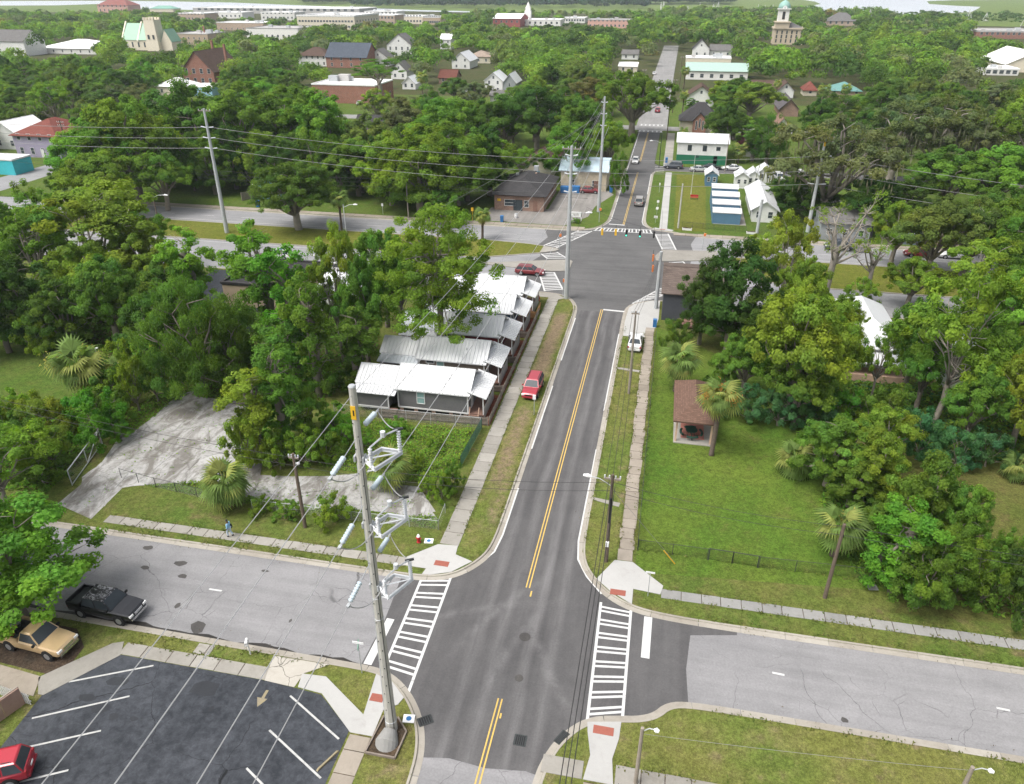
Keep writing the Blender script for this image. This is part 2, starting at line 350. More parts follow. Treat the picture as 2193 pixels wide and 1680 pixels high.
def emis(name, col, st):
    t = NT(name); e = t.n('Emission', {'Color': (*col, 1), 'Strength': st}); t.t.links.new(e.outputs[0], t.out.inputs['Surface']); return t.mat
M_GO = emis('green signal light', (.1, 1, .6), 2.0); M_GATE = emis('bright lamp', (1, .95, .9), 1.0)
M_BARK = flat((.20, .175, .145), .95, 0, .35, 2.5, key='bark'); M_BARKL = flat((.25, .225, .19), .95, 0, .25, 3, key='pale bark'); M_PALMBARK = flat((.11, .085, .07), .95, 0, .4, 6, key='palm trunk')
_pc = {}
def car_paint(col):
    if col in _pc: return _pc[col]
    t = NT('car paint'); n = t.noise(t.obj(), 2, 3)
    _pc[col] = t.fin(t.mix(n, tuple(c * .9 for c in col), tuple(min(.9, c * 1.08) for c in col)), .28, .15, spec=.5, **{'Coat Weight': .6, 'Coat Roughness': .06}); return _pc[col]
def leaf_mat(name, per_object=True, transl=.3):
    t = NT(name); a = t.n('Attribute', attribute_name='tint').outputs['Color']
    if per_object: a = t.mix(1.0, t.n('ObjectInfo').outputs['Color'], a, 'MULTIPLY')
    d = t.n('BsdfPrincipled', {'Base Color': a, 'Roughness': .7, 'Specular IOR Level': .06})
    tr = t.n('BsdfTranslucent', {'Color': t.mix(1.0, a, (1.25, 1.35, .6, 1), 'MULTIPLY')})
    m = t.n('MixShader', {0: transl, 1: d.outputs[0], 2: tr.outputs[0]})
    t.t.links.new(m.outputs[0], t.out.inputs['Surface']); return t.mat
M_LEAF = leaf_mat('leaves', True, .48); M_LEAFFAR = leaf_mat('far leaves', False, .42)

# ================================================================== GROUND, ROADS, PAVEMENTS
ZB = .10                                # block (lawn) level above the road
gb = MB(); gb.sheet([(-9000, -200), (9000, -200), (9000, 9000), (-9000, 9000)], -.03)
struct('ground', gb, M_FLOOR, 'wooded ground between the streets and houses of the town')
def smooth_path(p, it=2):
    for _ in range(it):
        q = [p[0]]
        for a, b in zip(p, p[1:]):
            L = math.dist(a, b)
            if L > 8: q += [(a[0] + (b[0] - a[0]) * 1.2 / L, a[1] + (b[1] - a[1]) * 1.2 / L), (b[0] - (b[0] - a[0]) * 1.2 / L, b[1] - (b[1] - a[1]) * 1.2 / L)]
            else: q += [(a[0] * .75 + b[0] * .25, a[1] * .75 + b[1] * .25), (a[0] * .25 + b[0] * .75, a[1] * .25 + b[1] * .75)]
        q.append(p[-1]); p = q
    return p
K_NW = smooth_path([(-330, 43.0), (-20, 43.0), (-16, 43.05), (-14.0, 43.7), (-12.6, 45.2), (-11.7, 47.0), (-11.45, 49.5), (-11.45, 98), (-11.5, 101), (-11.9, 103.1), (-13.2, 105.8), (-15.8, 106.8), (-330, 106.8)])
K_NE = smooth_path([(330, 43.0), (7, 42.6), (2.9, 42.7), (.4, 43.1), (-1.5, 44.2), (-2.9, 45.8), (-3.8, 47.5), (-4.1, 50), (-4.1, 101.0), (-3.9, 103), (-3.2, 104.8), (-.7, 106.6), (2, 107), (330, 107)])
K_SW = smooth_path([(-330, 33.3), (-18.8, 33.45), (-16.3, 33.4), (-14.9, 32.8), (-13.6, 31.7), (-12.5, 30.2), (-11.8, 28.4), (-11.6, 26.5), (-11.7, 5)])
K_SE = smooth_path([(330, 35.2), (10, 34.95), (4.9, 34.9), (3.5, 34.6), (2.7, 33.6), (1.6, 33.1), (.5, 32.9), (-1.3, 32.5), (-2.5, 31.5), (-3.5, 29.9), (-4.1, 27.6), (-4.2, 5)])
K_NNW = smooth_path([(-330, 140.3), (-18, 140.3), (-14.4, 141.3), (-12.4, 143.1), (-11.0, 147), (-10.8, 151), (-10.9, 252)])
K_NNE = smooth_path([(330, 140.0), (8, 140.6), (4, 141.8), (1, 143.2), (-2.2, 144.0), (-3.5, 147), (-3.8, 151), (-3.8, 193.0), (-2.5, 195.6), (120, 195.6)])
K_NNE2 = smooth_path([(120, 201.6), (-2.3, 201.6), (-3.8, 204.5), (-3.8, 252)])
def block(name, path, extra, mat, label, z=ZB):
    m = MB(); m.prism(list(path) + extra, -.2, z); return struct(name, m, mat, label)
block('lawn', K_NW, [], M_ROUGH, 'overgrown block with the metal-roofed cottages, west of the street')
block('lawn', K_NE, [], M_ROUGH, 'grassy block around the picnic pavilion, east of the street')
block('lawn', K_SW, [(-330, 5)], M_VERGE, 'patchy grass around the sealed parking lot')
block('lawn', K_SE, [(330, 5)], M_VERGE, 'wide verge below the eastern side street')
block('lawn', K_NNW, [(-10.9, 320), (-330, 320)], M_FIELD, 'grassy block with the brick shop beyond the avenue')
block('lawn', [(K_NNE[-1][0], 195.6)] + list(K_NNE[::-1])[1:], [(330, 195.6)], M_FIELD, 'garden block of the tiny houses beyond the avenue')
block('lawn', K_NNE2, [(-3.8, 320), (330, 320), (330, 201.6)], M_FIELD, 'block behind the white and green building')

def road(name, poly, z, mat, label):
    m = MB(); m.sheet(poly, z); return struct(name, m, mat, label)
def inset(path, d):                    # road sheets reach slightly under the kerbs
    return path
R_AVE = road('road', [(-330, 106.5), (330, 106.5), (330, 140.6), (-330, 140.6)], 0.0, M_AVE, 'wide grey divided avenue crossing the view')
R_W = road('road', [(-330, 33.0), (-17.0, 33.0), (-17.0, 43.2), (-330, 43.2)], 0.0, M_OLD, 'old grey side street on the west, with patches and cracks')
R_E = road('road', [(4.0, 34.7), (330, 34.9), (330, 43.1), (4.0, 42.9)], 0.0, M_OLD, 'old cracked grey side street on the east')
R_S = road('road', [(-12, 5), (-4, 5), (-4, 28.3), (-12, 28.3)], 0.0, M_OLD, 'light grey old asphalt below the intersection')
new_poly = [(-11.3, 107), (-11.3, 49.4), (-11.5, 47), (-12.5, 45.0), (-13.9, 43.5), (-16, 42.9), (-17.9, 42.9), (-17.6, 38), (-17.8, 33.4), (-16.3, 33.6), (-14.8, 33), (-13.4, 31.8), (-12.2, 30.2), (-11.6, 28.4), (-11.5, 27.8), (-9.8, 28.1), (-7.4, 27.9), (-5, 28.2), (-4.1, 28.05), (-3.4, 29.9), (-2.4, 31.7), (-1.2, 32.7), (.5, 33.1), (1.6, 33.3), (2.6, 33.8), (3.4, 34.8), (4.7, 35.05), (4.55, 38), (4.85, 41.2), (8.2, 41.9), (8.2, 42.5), (2.9, 42.5), (.4, 42.9), (-1.6, 44.0), (-3, 45.6), (-3.9, 47.4), (-4.2, 49.9), (-4.2, 107)]
R_MAIN = road('road', new_poly, .004, M_ASPH, 'freshly paved dark main street with a double yellow line')
xpoly = [(-11.3, 101), (-13.1, 105.7), (-15.8, 106.7), (-24, 106.9), (-22, 111), (-22.5, 118), (-20.5, 124), (-22, 130), (-21, 135), (-22.5, 140.2), (-17.8, 140.2), (-14.2, 141.2), (-12.2, 143.2), (-10.8, 147), (-10.7, 252), (-3.9, 252), (-3.9, 204), (-2.3, 201.4), (90, 201.4), (90, 195.8), (-2.5, 195.8), (-3.9, 193), (-3.9, 151), (-3.6, 147), (-2.2, 143.9), (1, 143.1), (3.8, 141.7), (6.2, 141), (5.2, 136), (5.6, 131.5), (5, 124), (5.6, 117), (4.5, 107.1), (-.6, 106.7), (-3.1, 104.9), (-4.2, 101)]
R_X = road('road', xpoly, .008, M_ASPHX, 'dark asphalt of the big signalled intersection and the street beyond')
R_N = road('road', [(-150, 258), (-10.7, 254), (-10.7, 251), (-3.9, 251), (-3.9, 254), (150, 262), (150, 270), (-2, 262), (-2.4, 330), (-2, 620), (-12.5, 620), (-12.2, 330), (-12, 262), (-150, 266)], .112, M_FARROAD, 'pale far street running on between the trees')
R_L = road('road', [(-160, 140), (-148.5, 140), (-150, 175), (-168, 240), (-178, 240), (-158.5, 175)], .108, M_AVE, 'side road by the turquoise building')
R_D = road('driveway', [(29.5, 137), (36, 137), (41, 158), (38, 175), (26, 195.2), (22.5, 192), (33, 172), (33, 158)], .106, M_ASPH, 'dark asphalt lane behind the tiny houses')

# ---- painted markings (each a flat child of its road)
def mark(parent, poly, mat=None, name='road_marking', z=.013):
    m = MB(); m.sheet(poly, z); return m.build(name, mat or M_WHITE, parent)
def mline(parent, a, b, w=.12, mat=None, name='road_line', z=.013):
    dx, dy = b[0] - a[0], b[1] - a[1]; L = math.hypot(dx, dy); nx, ny = -dy / L * w / 2, dx / L * w / 2
    return mark(parent, [(a[0] + nx, a[1] + ny), (b[0] + nx, b[1] + ny), (b[0] - nx, b[1] - ny), (a[0] - nx, a[1] - ny)], mat, name, z)
def crossing(parent, A0, A1, B0, B1, n, gap=.36, w=.19, lw=.2, z=.013, skipA=0):
    mline(parent, A0, A1, lw, name='crossing_edge_line', z=z); mline(parent, B0, B1, lw, name='crossing_edge_line', z=z)
    L = math.dist(A0, A1)
    for k in range(n):
        for o in (-gap / 2, gap / 2):
            f = (k + .5) / n + o / L
            a = (A0[0] + (A1[0] - A0[0]) * f, A0[1] + (A1[1] - A0[1]) * f); b = (B0[0] + (B1[0] - B0[0]) * f, B0[1] + (B1[1] - B0[1]) * f)
            L2 = math.dist(a, b); s = .1 / L2
            a2 = (a[0] + (b[0] - a[0]) * s, a[1] + (b[1] - a[1]) * s); b2 = (b[0] - (b[0] - a[0]) * s, b[1] - (b[1] - a[1]) * s)
            mline(parent, a2, b2, w, name='crossing_bar', z=z)
crossing(R_MAIN, (-16.25, 43.1), (-16.1, 33.6), (-14.0, 43.6), (-13.8, 33.2), 7, .46)
mline(R_MAIN, (-13.8, 33.25), (-13.78, 32.3), .2, name='crossing_edge_line')
crossing(R_MAIN, (-1.9, 43.2), (-1.72, 32.5), (.42, 43.0), (.5, 33.2), 8, .42)
mline(R_MAIN, (-17.35, 33.9), (-17.2, 38.3), .6, name='stop_line', z=.014); mline(R_MAIN, (1.7, 38.4), (1.75, 42.4), .6, name='stop_line', z=.014)
for sx in (-.13, .13):
    for a, b, pr in ((43.6, 101.9, R_MAIN), (16, 33.0, R_MAIN), (146.1, 193, R_X), (206, 250, R_X)):
        mline(pr, (-7.72 + sx, a), (-7.6 + sx, b), .10, M_YEL, 'yellow_line', .013 if pr is R_MAIN else .016)
mline(R_MAIN, (-7.35, 42.7), (-7.35, 43.3), .12, M_YEL, 'yellow_line'); mline(R_MAIN, (-7.3, 31.5), (-7.3, 31.9), .12, M_YEL, 'yellow_line')
mline(R_MAIN, (-7.4, 101.9), (-4.35, 101.75), .45, name='stop_line', z=.016); mline(R_X, (-10.6, 146.0), (-7.5, 145.8), .45, name='stop_line', z=.016)
for pr, pts in ((R_MAIN, [(-11.0, 98), (-11.02, 49.5), (-11.25, 47.2), (-12.3, 45.2), (-13.9, 43.75)]), (R_MAIN, [(-4.5, 101), (-4.5, 50), (-4.25, 47.7), (-3.3, 45.8), (-1.95, 44.1)]), (R_X, [(-10.4, 250), (-10.4, 149), (-10.9, 146.4), (-12.1, 143.9), (-13.2, 142.9)]), (R_X, [(-4.25, 192), (-4.25, 149), (-3.9, 146.6), (-2.6, 144.6)])):
    for a, b in zip(pts, pts[1:]):
        n = max(1, int(math.dist(a, b) / 6.5))
        for k in range(n):
            if n > 3 and random.random() < .08: continue
            f0, f1 = k / n, (k + random.choice((1, 1, 1, .9))) / n
            mline(pr, (a[0] + (b[0] - a[0]) * f0, a[1] + (b[1] - a[1]) * f0), (a[0] + (b[0] - a[0]) * f1, a[1] + (b[1] - a[1]) * f1), .14, name='edge_line', z=.015)
crossing(R_X, (-12.6, 143.1), (-2.2, 143.6), (-13.1, 141.0), (-1.8, 141.4), 8, .75, .28, .25, .016)
crossing(R_X, (-15.9, 140.3), (-20.9, 129.9), (-13.3, 140.6), (-18.5, 129.0), 6, .8, .28, .25, .016)
crossing(R_X, (-1.4, 141.2), (.2, 132.0), (1.0, 141.7), (2.6, 132.2), 6, .75, .28, .25, .016)
crossing(R_X, (-20.6, 125.2), (-19.0, 122.7), (-18.0, 126.6), (-15.6, 123.4), 2, .8, .28, .25, .016)
crossing(R_X, (-16.9, 116.2), (-14.3, 108.6), (-19.4, 116.0), (-17.0, 107.5), 6, .7, .28, .25, .016)
crossing(R_X, (1.6, 125.2), (2.5, 122.6), (3.8, 126.1), (4.7, 123.3), 2, .8, .28, .25, .016)
crossing(R_X, (-3.4, 105.1), (.6, 112.4), (-1.4, 106.8), (3.0, 111.5), 6, .5, .22, .25, .016)
for k in range(4): mline(R_X, (-3.6, 194.0 + k * 2.0), (-1.2, 194.2 + k * 2.0), .3, name='crossing_bar', z=.118)
for y in (250.6, 262.5):
    mline(R_N, (-11, y), (-3, y), .35, name='crossing_edge_line', z=.118); mline(R_N, (-11, y + 3), (-3, y + 3), .35, name='crossing_edge_line', z=.118)
    for k in range(6): mline(R_N, (-10.4 + k * 1.35, y + .2), (-10.4 + k * 1.35, y + 2.8), .45, name='crossing_bar', z=.119)
for x in range(-120, -24, 9): mline(R_AVE, (x, 135.6), (x + 3, 135.6), .14, M_WORN, 'lane_dash'); mline(R_AVE, (x, 113.8), (x + 3, 113.8), .14, M_WORN, 'lane_dash')
for x in range(18, 90, 9): mline(R_AVE, (x, 134.8), (x + 3, 134.8), .14, M_WORN, 'lane_dash'); mline(R_AVE, (x, 112), (x + 3, 112), .14, M_WORN, 'lane_dash')
mline(R_AVE, (-120, 119.9), (-30, 119.9), .14, M_WORN, 'lane_line'); mline(R_AVE, (-120, 132.6), (-24, 132.6), .14, M_WORN, 'lane_line'); mline(R_AVE, (14, 131.2), (90, 130.4), .14, M_WORN, 'lane_line')
mark(R_AVE, [(-62.5, 116.5), (-59.5, 116.45), (-59.5, 116.1), (-57.9, 116.65), (-59.5, 117.2), (-59.5, 116.85), (-61, 116.85), (-62.5, 117.1)], M_WORN, 'turn_arrow')
tp_ = [(-52 + k * .9, 42.75 - .1 * math.sin(k * 1.3) - random.uniform(0, .18)) for k in range(36)]
mark(R_W, [(-52, 43.0)] + tp_ + [(-20, 43.0)], M_OLD, 'gutter_edge', .003)
for x in (-32.3, -48, -62): mline(R_W, (x, 38.4), (x + 1.1, 38.4), .16, name='lane_dash')
for x in (10.4, 24.6, 38.9): mline(R_E, (x, 38.9), (x + .8, 38.85), .16, name='lane_dash')
# dark patches on the old road
def patch(parent, cx, cy, r, mat, name='asphalt_patch', z=.006, n=9, ax=1.0):
    return mark(parent, [(cx + r * ax * math.cos(2 * math.pi * k / n) * random.uniform(.7, 1.15), cy + r * math.sin(2 * math.pi * k / n) * random.uniform(.7, 1.15)) for k in range(n)], mat, name, z)
M_PATCH = asphalt('dark patch asphalt', (.055, .052, .05), (.085, .08, .075), stain=.2)
for x, y, r, ax in ((-36.2, 40.6, .35, 1.6), (-35.2, 39.3, .3, 1.5), (-38.8, 39.6, .25, 1.8), (-40, 41.8, .3, 1.6), (-30.9, 34.6, .6, 1.1), (-33.7, 36.3, .3, .8), (-41.5, 36.5, .4, 1), (-29, 41.2, .15, 2.5), (-24.5, 36.6, .2, .6)):
    patch(R_W, x, y, r, M_PATCH, ax=ax)
M_WET = asphalt('wet gutter silt', (.022, .020, .018), (.045, .041, .037), stain=.4, rough=.35)
up_ = [(-47 + k * .75, 33.95 + .13 * math.sin(k * .9) + random.uniform(0, .22) - max(0, k - 26) * .012) for k in range(41)]
mark(R_W, [(-47, 33.3)] + up_ + [(-17, 33.5)], M_WET, 'wet_gutter', .0075)
patch(R_E, 14.6, 35.9, .25, M_PATCH)

# ---- kerbs: pieces of about three metres, each with its gutter pan
def offset(path, d):
    out = []
    for i, p in enumerate(path):
        a = path[max(i - 1, 0)]; b = path[min(i + 1, len(path) - 1)]
        dx, dy = b[0] - a[0], b[1] - a[1]; L = math.hypot(dx, dy) or 1
        out.append((p[0] - dy / L * d, p[1] + dx / L * d))
    return out
def kerb(path, side, label, lim=(-75, 60, 5, 150), step=3.0, mat=None, gut=.42):
    """side +1: the road lies to the left of the path direction"""
    mat = mat or M_KERB
    pts = [path[0]]
    for a, b in zip(path, path[1:]):
        n = max(1, int(math.dist(a, b) / .75)); pts += [(a[0] + (b[0] - a[0]) * k / n, a[1] + (b[1] - a[1]) * k / n) for k in range(1, n + 1)]
    pts = [p for p in pts if lim[0] < p[0] < lim[1] and lim[2] < p[1] < lim[3]]
    base = MB(); root = None; seg = [pts[0]]; acc = 0; segs = []
    for a, b in zip(pts, pts[1:]):
        acc += math.dist(a, b); seg.append(b)
        if acc >= step or math.dist(a, b) > 4:
            if math.dist(a, b) <= 4: segs.append(seg)
            seg = [b]; acc = 0
    if len(seg) > 1: segs.append(seg)
    root = link('kerb', None); tag(root, label, None, None, 'structure')
    for sg in segs:
        L = sum(math.dist(a, b) for a, b in zip(sg, sg[1:]))
        cut = .02 / max(L, .1)
        s0 = (sg[0][0] + (sg[1][0] - sg[0][0]) * .04, sg[0][1] + (sg[1][1] - sg[0][1]) * .04); sg = [s0] + sg[1:]
        zz = random.uniform(-.008, .008)
        prof = [(-.17, -.05), (-.17, ZB + .03 + zz), (-.02, ZB + .03 + zz), (.03, .03 + zz), (gut + zz, .012), (gut + zz, -.05)]
        m = MB(); n = len(prof)
        offs = [offset(sg, side * o) for o, _ in prof]
        P = [(offs[j][i][0], offs[j][i][1], prof[j][1]) for i in range(len(sg)) for j in range(n)]
        fs = [(i * n + j, i * n + (j + 1) % n, (i + 1) * n + (j + 1) % n, (i + 1) * n + j) for i in range(len(sg) - 1) for j in range(n)]
        if side < 0: fs = [f[::-1] for f in fs]
        fs += [tuple(range(n)), tuple(range((len(sg) - 1) * n, len(sg) * n))]
        m.add(P, fs); m.build('kerb_stone', mat, root)
    return root
kerb(K_NW, -1, 'kerb around the cottage block')
kerb(K_NE, +1, 'kerb around the pavilion block')
kerb(K_SW, +1, 'kerb around the parking lot corner', lim=(-60, 60, 14, 150))
kerb(K_SE, -1, 'kerb around the wide south-eastern verge', lim=(-60, 60, 14, 150))
kerb(K_NNW, -1, 'kerb around the brick shop corner', lim=(-120, 60, 5, 200), step=5)
kerb(K_NNE, +1, 'kerb around the tiny house gardens', lim=(-120, 70, 5, 200), step=5)
# ---- medians and islands
def island(name, poly, label, grass=None, rim=.22):
    m = MB(); m.prism(poly, -.1, ZB + .02); o = struct(name, m, M_KERB, label)
    if grass is not None:
        cx = sum(p[0] for p in poly) / len(poly); cy = sum(p[1] for p in poly) / len(poly)
        n = len(poly); ar = sum(poly[i][0] * poly[(i + 1) % n][1] - poly[(i + 1) % n][0] * poly[i][1] for i in range(n))
        q = offset(poly + [poly[0]], rim if ar > 0 else -rim)[:-1]
        g = MB(); g.sheet(q, ZB + .026); g.build('grass', grass, o)
    return o
island('median', [(-330, 120.7), (-31, 120.8), (-29, 121.6), (-20.8, 125.4), (-20.6, 129.4), (-24, 130.3), (-32, 131.0), (-330, 131.8)], 'long grassy median of the avenue west of the intersection', M_MEDIAN)
mn = MB(); mn.prism([(-20.9, 125.4), (-18.4, 127.0), (-17.8, 127.9), (-18.4, 128.6), (-20.7, 129.4)], -.1, ZB + .03); struct('median', mn, M_CONC, 'rounded concrete nose of the western median')
island('traffic_island', [(-33, 118.2), (-27, 117.4), (-17.3, 116.5), (-14.6, 117.2), (-14.6, 122.1), (-15.2, 122.8), (-18.2, 122.0), (-27.6, 118.9)], 'wedge-shaped concrete island between the turning lanes', None).data.materials[0] = M_CONC
island('traffic_island', [(-1.0, 127.6), (-.7, 125.7), (-.1, 125.1), (9, 127.4), (10, 132.6), (.2, 131.5)], 'stained concrete island beside the dark grey building', None).data.materials[0] = M_CONC
island('median', [(12, 119.5), (22, 117.2), (330, 116.8), (330, 129.0), (24, 130.0), (12, 129.6)], 'grassy median of the avenue east of the intersection', M_MEDIAN)

# ---- lawns inside the blocks
def lawn(name, poly, mat, label, z=ZB + .006):
    m = MB(); m.sheet(poly, z); return struct(name, m, mat, label)
lawn('lawn', [(.45, 47.0), (16.5, 48.5), (30, 49.5), (28, 58), (20, 62), (17.5, 68), (22, 78), (14, 83), (8, 90), (.45, 97)], M_LAWN, 'bright mown park lawn around the picnic pavilion')
lawn('lawn', [(20, 46.5), (45, 48), (48, 66), (30, 70), (22, 64), (27, 57)], M_DRYGRASS, 'brownish bare ground between the park bushes', ZB + .010)
lawn('verge', [(-4.0, 48.6), (-2.6, 46.2), (-1.7, 47.0), (-1.2, 48), (-1.0, 97.8), (-4.0, 97.8)], M_VERGE, 'narrow grass verge between the street and the broken pavement', ZB + .010)
lawn('verge', [(-14.3, 46.2), (-12.4, 46.2), (-11.5, 49.5), (-11.5, 102), (-13.0, 105), (-14.3, 104)], M_VERGE, 'rutted dirt and grass verge where the red car is parked', ZB + .010)
lawn('verge', [(-48, 45.0), (-18.5, 45.0), (-16.3, 47.2), (-16.4, 50), (-20, 50.2), (-34, 49.2), (-47.5, 49.5)], M_ROUGH, 'grass strip beside the vacant lot pavement', ZB + .010)
lawn('verge', [(-43, 43.2), (-16.4, 43.2), (-16.4, 43.9), (-18.3, 43.95), (-42, 43.5)], M_ROUGH, 'thin grass strip between kerb and western pavement', ZB + .010)
lawn('verge', [(2.4, 44.8), (.5, 45), (.6, 43.3), (3, 42.9), (60, 43.2), (60, 44.4), (10, 44.15)], M_ROUGH, 'thin grass strip along the eastern side street', ZB + .010)
lawn('field', [(-100, 74), (-74, 73), (-60, 66), (-58, 62), (-68, 55), (-100, 52)], M_FIELD, 'mown field behind the palm, west of the vacant lot')
lawn('field', [(-92, 143), (-36, 143), (-36, 158), (-60, 166), (-92, 168)], M_FIELD, 'weedy field beside the avenue')
lawn('field', [(-128, 142.8), (-92.1, 142.8), (-92.1, 160), (-128, 165)], M_LAWN, 'bright green lot behind the avenue')
lawn('lawn', [(2, 144), (8, 144), (9, 193), (2, 193)], M_MEDIAN, 'garden lawn beside the tiny houses')
lawn('mulch_bed', [(-26, 99), (-29, 84), (-32, 80), (-33.5, 69), (-30, 69), (-27, 80)], M_LITTER, 'bare earth behind the cottages')
lawn('dirt', [(-46.5, 29.0), (-37.5, 28.5), (-37.8, 31.2), (-39.5, 32.6), (-47, 32.8)], M_LITTER, 'dark leaf-littered dirt under the tan pickup', ZB + .010)
lawn('dirt', [(-15.6, 30.0), (-16.0, 27.0), (-12.7, 26.9), (-12.2, 29.0), (-13.4, 30.6)], M_DRYGRASS, 'trampled ground around the great pole', ZB + .008)
gl = MB(); gl.sheet([(-36, 143.2), (-19.0, 142.8), (-15.2, 150), (-14.6, 158), (-11.6, 169), (-14, 174), (-24, 174), (-24, 154), (-36, 153)], ZB + .012)
struct('gravel_lot', gl, M_GRAVEL, 'grey gravel forecourt of the brick shop')

# ---- pavements of slabs
def pavement(label, x0, x1, y0, y1, step, mat, uneven=.0, z=ZB + .035, gap=.045, name='pavement'):
    b = MB(); b.b2(x0 + .03, x1 - .03, y0 + .03, y1 - .03, -.05, ZB + .008); root = struct(name, b, M_LITTER, label)
    alongy = (y1 - y0) > (x1 - x0); L = (y1 - y0) if alongy else (x1 - x0); p = 0
    protos = {}
    while p < L - .3:
        s = min(step * random.choice((1, 1, 1, .92, 1.1)) if uneven else step, L - p)
        key = round(s, 2)
        wdt = (x1 - x0) if alongy else (y1 - y0)
        if key not in protos:
            m = MB(); hw, hl = wdt / 2, (s - gap) / 2
            top = [(-hw + .02, -hl + .02), (hw - .02, -hl + .02), (hw - .02, hl - .02), (-hw + .02, hl - .02)]
            bot = [(-hw, -hl), (hw, -hl), (hw, hl), (-hw, hl)]
            if not alongy: top = [(q, p_) for p_, q in top]; bot = [(q, p_) for p_, q in bot]
            P = [(a, c, -.1) for a, c in bot] + [(a, c, -.02) for a, c in bot] + [(a, c, 0) for a, c in top]
            fs = [(8, 9, 10, 11)] + [(i, (i + 1) % 4, 4 + (i + 1) % 4, 4 + i) for i in range(4)] + [(4 + i, 4 + (i + 1) % 4, 8 + (i + 1) % 4, 8 + i) for i in range(4)]
            if not alongy: fs = [f[::-1] for f in fs]
            m.add(P, fs); protos[key] = m.mesh('slab', mat)
        o = link('slab', protos[key], root); c = p + s / 2
        o.location = ((x0 + x1) / 2 + random.uniform(-1, 1) * uneven, y0 + c, z + random.uniform(-.006, .006)) if alongy else (x0 + c, (y0 + y1) / 2 + random.uniform(-1, 1) * uneven, z + random.uniform(-.006, .006))
        o.rotation_euler = (random.uniform(-1, 1) * uneven * .10, random.uniform(-1, 1) * uneven * .10, random.uniform(-1, 1) * uneven * .5)
        p += s
    return root
pavement('concrete pavement in front of the cottages', -16.0, -14.35, 47.2, 104.2, 1.62, M_CONC, .015)
pavement('uneven pavement of tilted slabs beside the park fence', -1.05, .18, 48.2, 96.5, 1.42, M_CONCT, .075)
pavement('pavement along the eastern side street', 2.6, 46, 44.5, 45.5, 1.55, M_CONCG, .012)
pavement('pavement along the vacant lot where the pedestrian walks', -46, -18.1, 43.95, 44.95, 1.55, M_CONC, .012)
pavement('old slabs below the parking lot corner', -16.35, -14.95, 16.5, 28.4, 1.6, M_CONCT, .015)
pavement('walk above the parking lot', -35.0, -23.7, 31.15, 32.2, 1.85, M_CONC, .012)
pavement('short pavement left of the southern ramp', -4.1, -1.55, 28.3, 29.5, 1.4, M_CONC, .01)
pavement('pavement right of the southern ramp', .35, 30, 28.35, 29.65, 1.55, M_CONC, .012)
pavement('slab path below the southern ramp', -1.45, .25, 22, 28.2, 1.5, M_CONCT, .015)
pavement('pavement on the far side of the avenue', -125, -14.9, 140.75, 142.5, 2.4, M_CONCT, .012)
pavement('smooth pale pavement beside the tiny houses', -.75, .75, 144.4, 194, 2.2, M_NEWC, .0)
pavement('pale pavement by the white and green building', -1.6, .7, 203, 250, 3.0, M_CONC, .0)
pavement('pavement on the east of the avenue', 2, 70, 140.9, 142.3, 2.4, M_CONCT, .012)
pavement('diagonal entrance slab to the parking lot', -29.9, -28.6, 32.3, 33.2, .9, M_CONC, .005)
def conc(name, poly, mat, label, z=ZB + .04, z0=-.05):
    m = MB(); m.prism(poly, z0, z); return struct(name, m, mat, label)
def plate(parent, cx, cy, sx, sy, z=ZB + .052, rz=0):
    m = MB(); m.box(cx, cy, z - .01, sx, sy, .03, rz)
    for i in range(int(sx / .16)):
        for j in range(int(sy / .16)): m.box(cx - sx / 2 + .1 + i * .16, cy - sy / 2 + .1 + j * .16, z + .012, .05, .05, .014, rz)
    o = m.build('tactile_plate', M_DETECT, parent); o['kind'] = 'stuff'; o['label'] = 'brick red tactile plate'; return o
r1 = conc('kerb_ramp', [(-18.2, 44.0), (-18.2, 45.0), (-16.1, 47.05), (-14.4, 47.2), (-14.3, 46.1), (-12.75, 45.55), (-14.1, 44.0), (-15.7, 43.35), (-16.35, 43.3), (-16.2, 44.0)], M_NEWC, 'bright new concrete ramp below the red hydrant')
plate(r1, *G(946, 1210), 1.2, .6)
r2 = conc('kerb_ramp', [(-1.25, 48.1), (.2, 48.15), (2.75, 45.85), (2.55, 44.85), (.45, 45.05), (.45, 43.35), (-1.3, 44.45), (-2.5, 45.6)], M_NEWC, 'bright new concrete ramp below the park fence')
plate(r2, *G(1323, 1272), 1.2, .6)
r3 = conc('kerb_ramp', [(-21.4, 32.15), (-19.7, 32.25), (-16.05, 29.9), (-16.4, 33.15), (-15.1, 32.75), (-13.9, 31.7), (-14.1, 31.1), (-14.9, 30.5), (-14.9, 28.5), (-16.4, 28.5), (-19.4, 30.9), (-21.2, 31.05)], M_NEWC, 'forked bright concrete ramp beside the great pole')
plate(r3, *G(808, 1498), .9, .6)
r4 = conc('kerb_ramp', [(-1.7, 32.3), (.45, 32.75), (.4, 31.5), (.1, 30.0), (.3, 28.3), (-1.5, 28.3), (-1.25, 30.0), (-1.6, 31.6)], M_NEWC, 'narrow white concrete ramp at the bottom of the crossing')
plate(r4, *G(1292, 1568), 1.3, .6)
conc('kerb_ramp', [(-15.9, 104.2), (-14.4, 104.2), (-13.4, 104.9), (-15.0, 106.4), (-22, 106.6), (-22, 104.8), (-16, 104.8)], M_CONC, 'concrete corner by the cottages and the crossing')
r5 = conc('kerb_ramp', [(-1.0, 96.4), (.25, 96.4), (.6, 99.8), (.6, 106.6), (-.7, 106.5), (-3.1, 104.6), (-3.8, 103.0), (-4.0, 97.6), (-3.9, 93.0), (-1.1, 93.0)], M_NEWC, 'broad pale concrete corner beside the dark grey building')
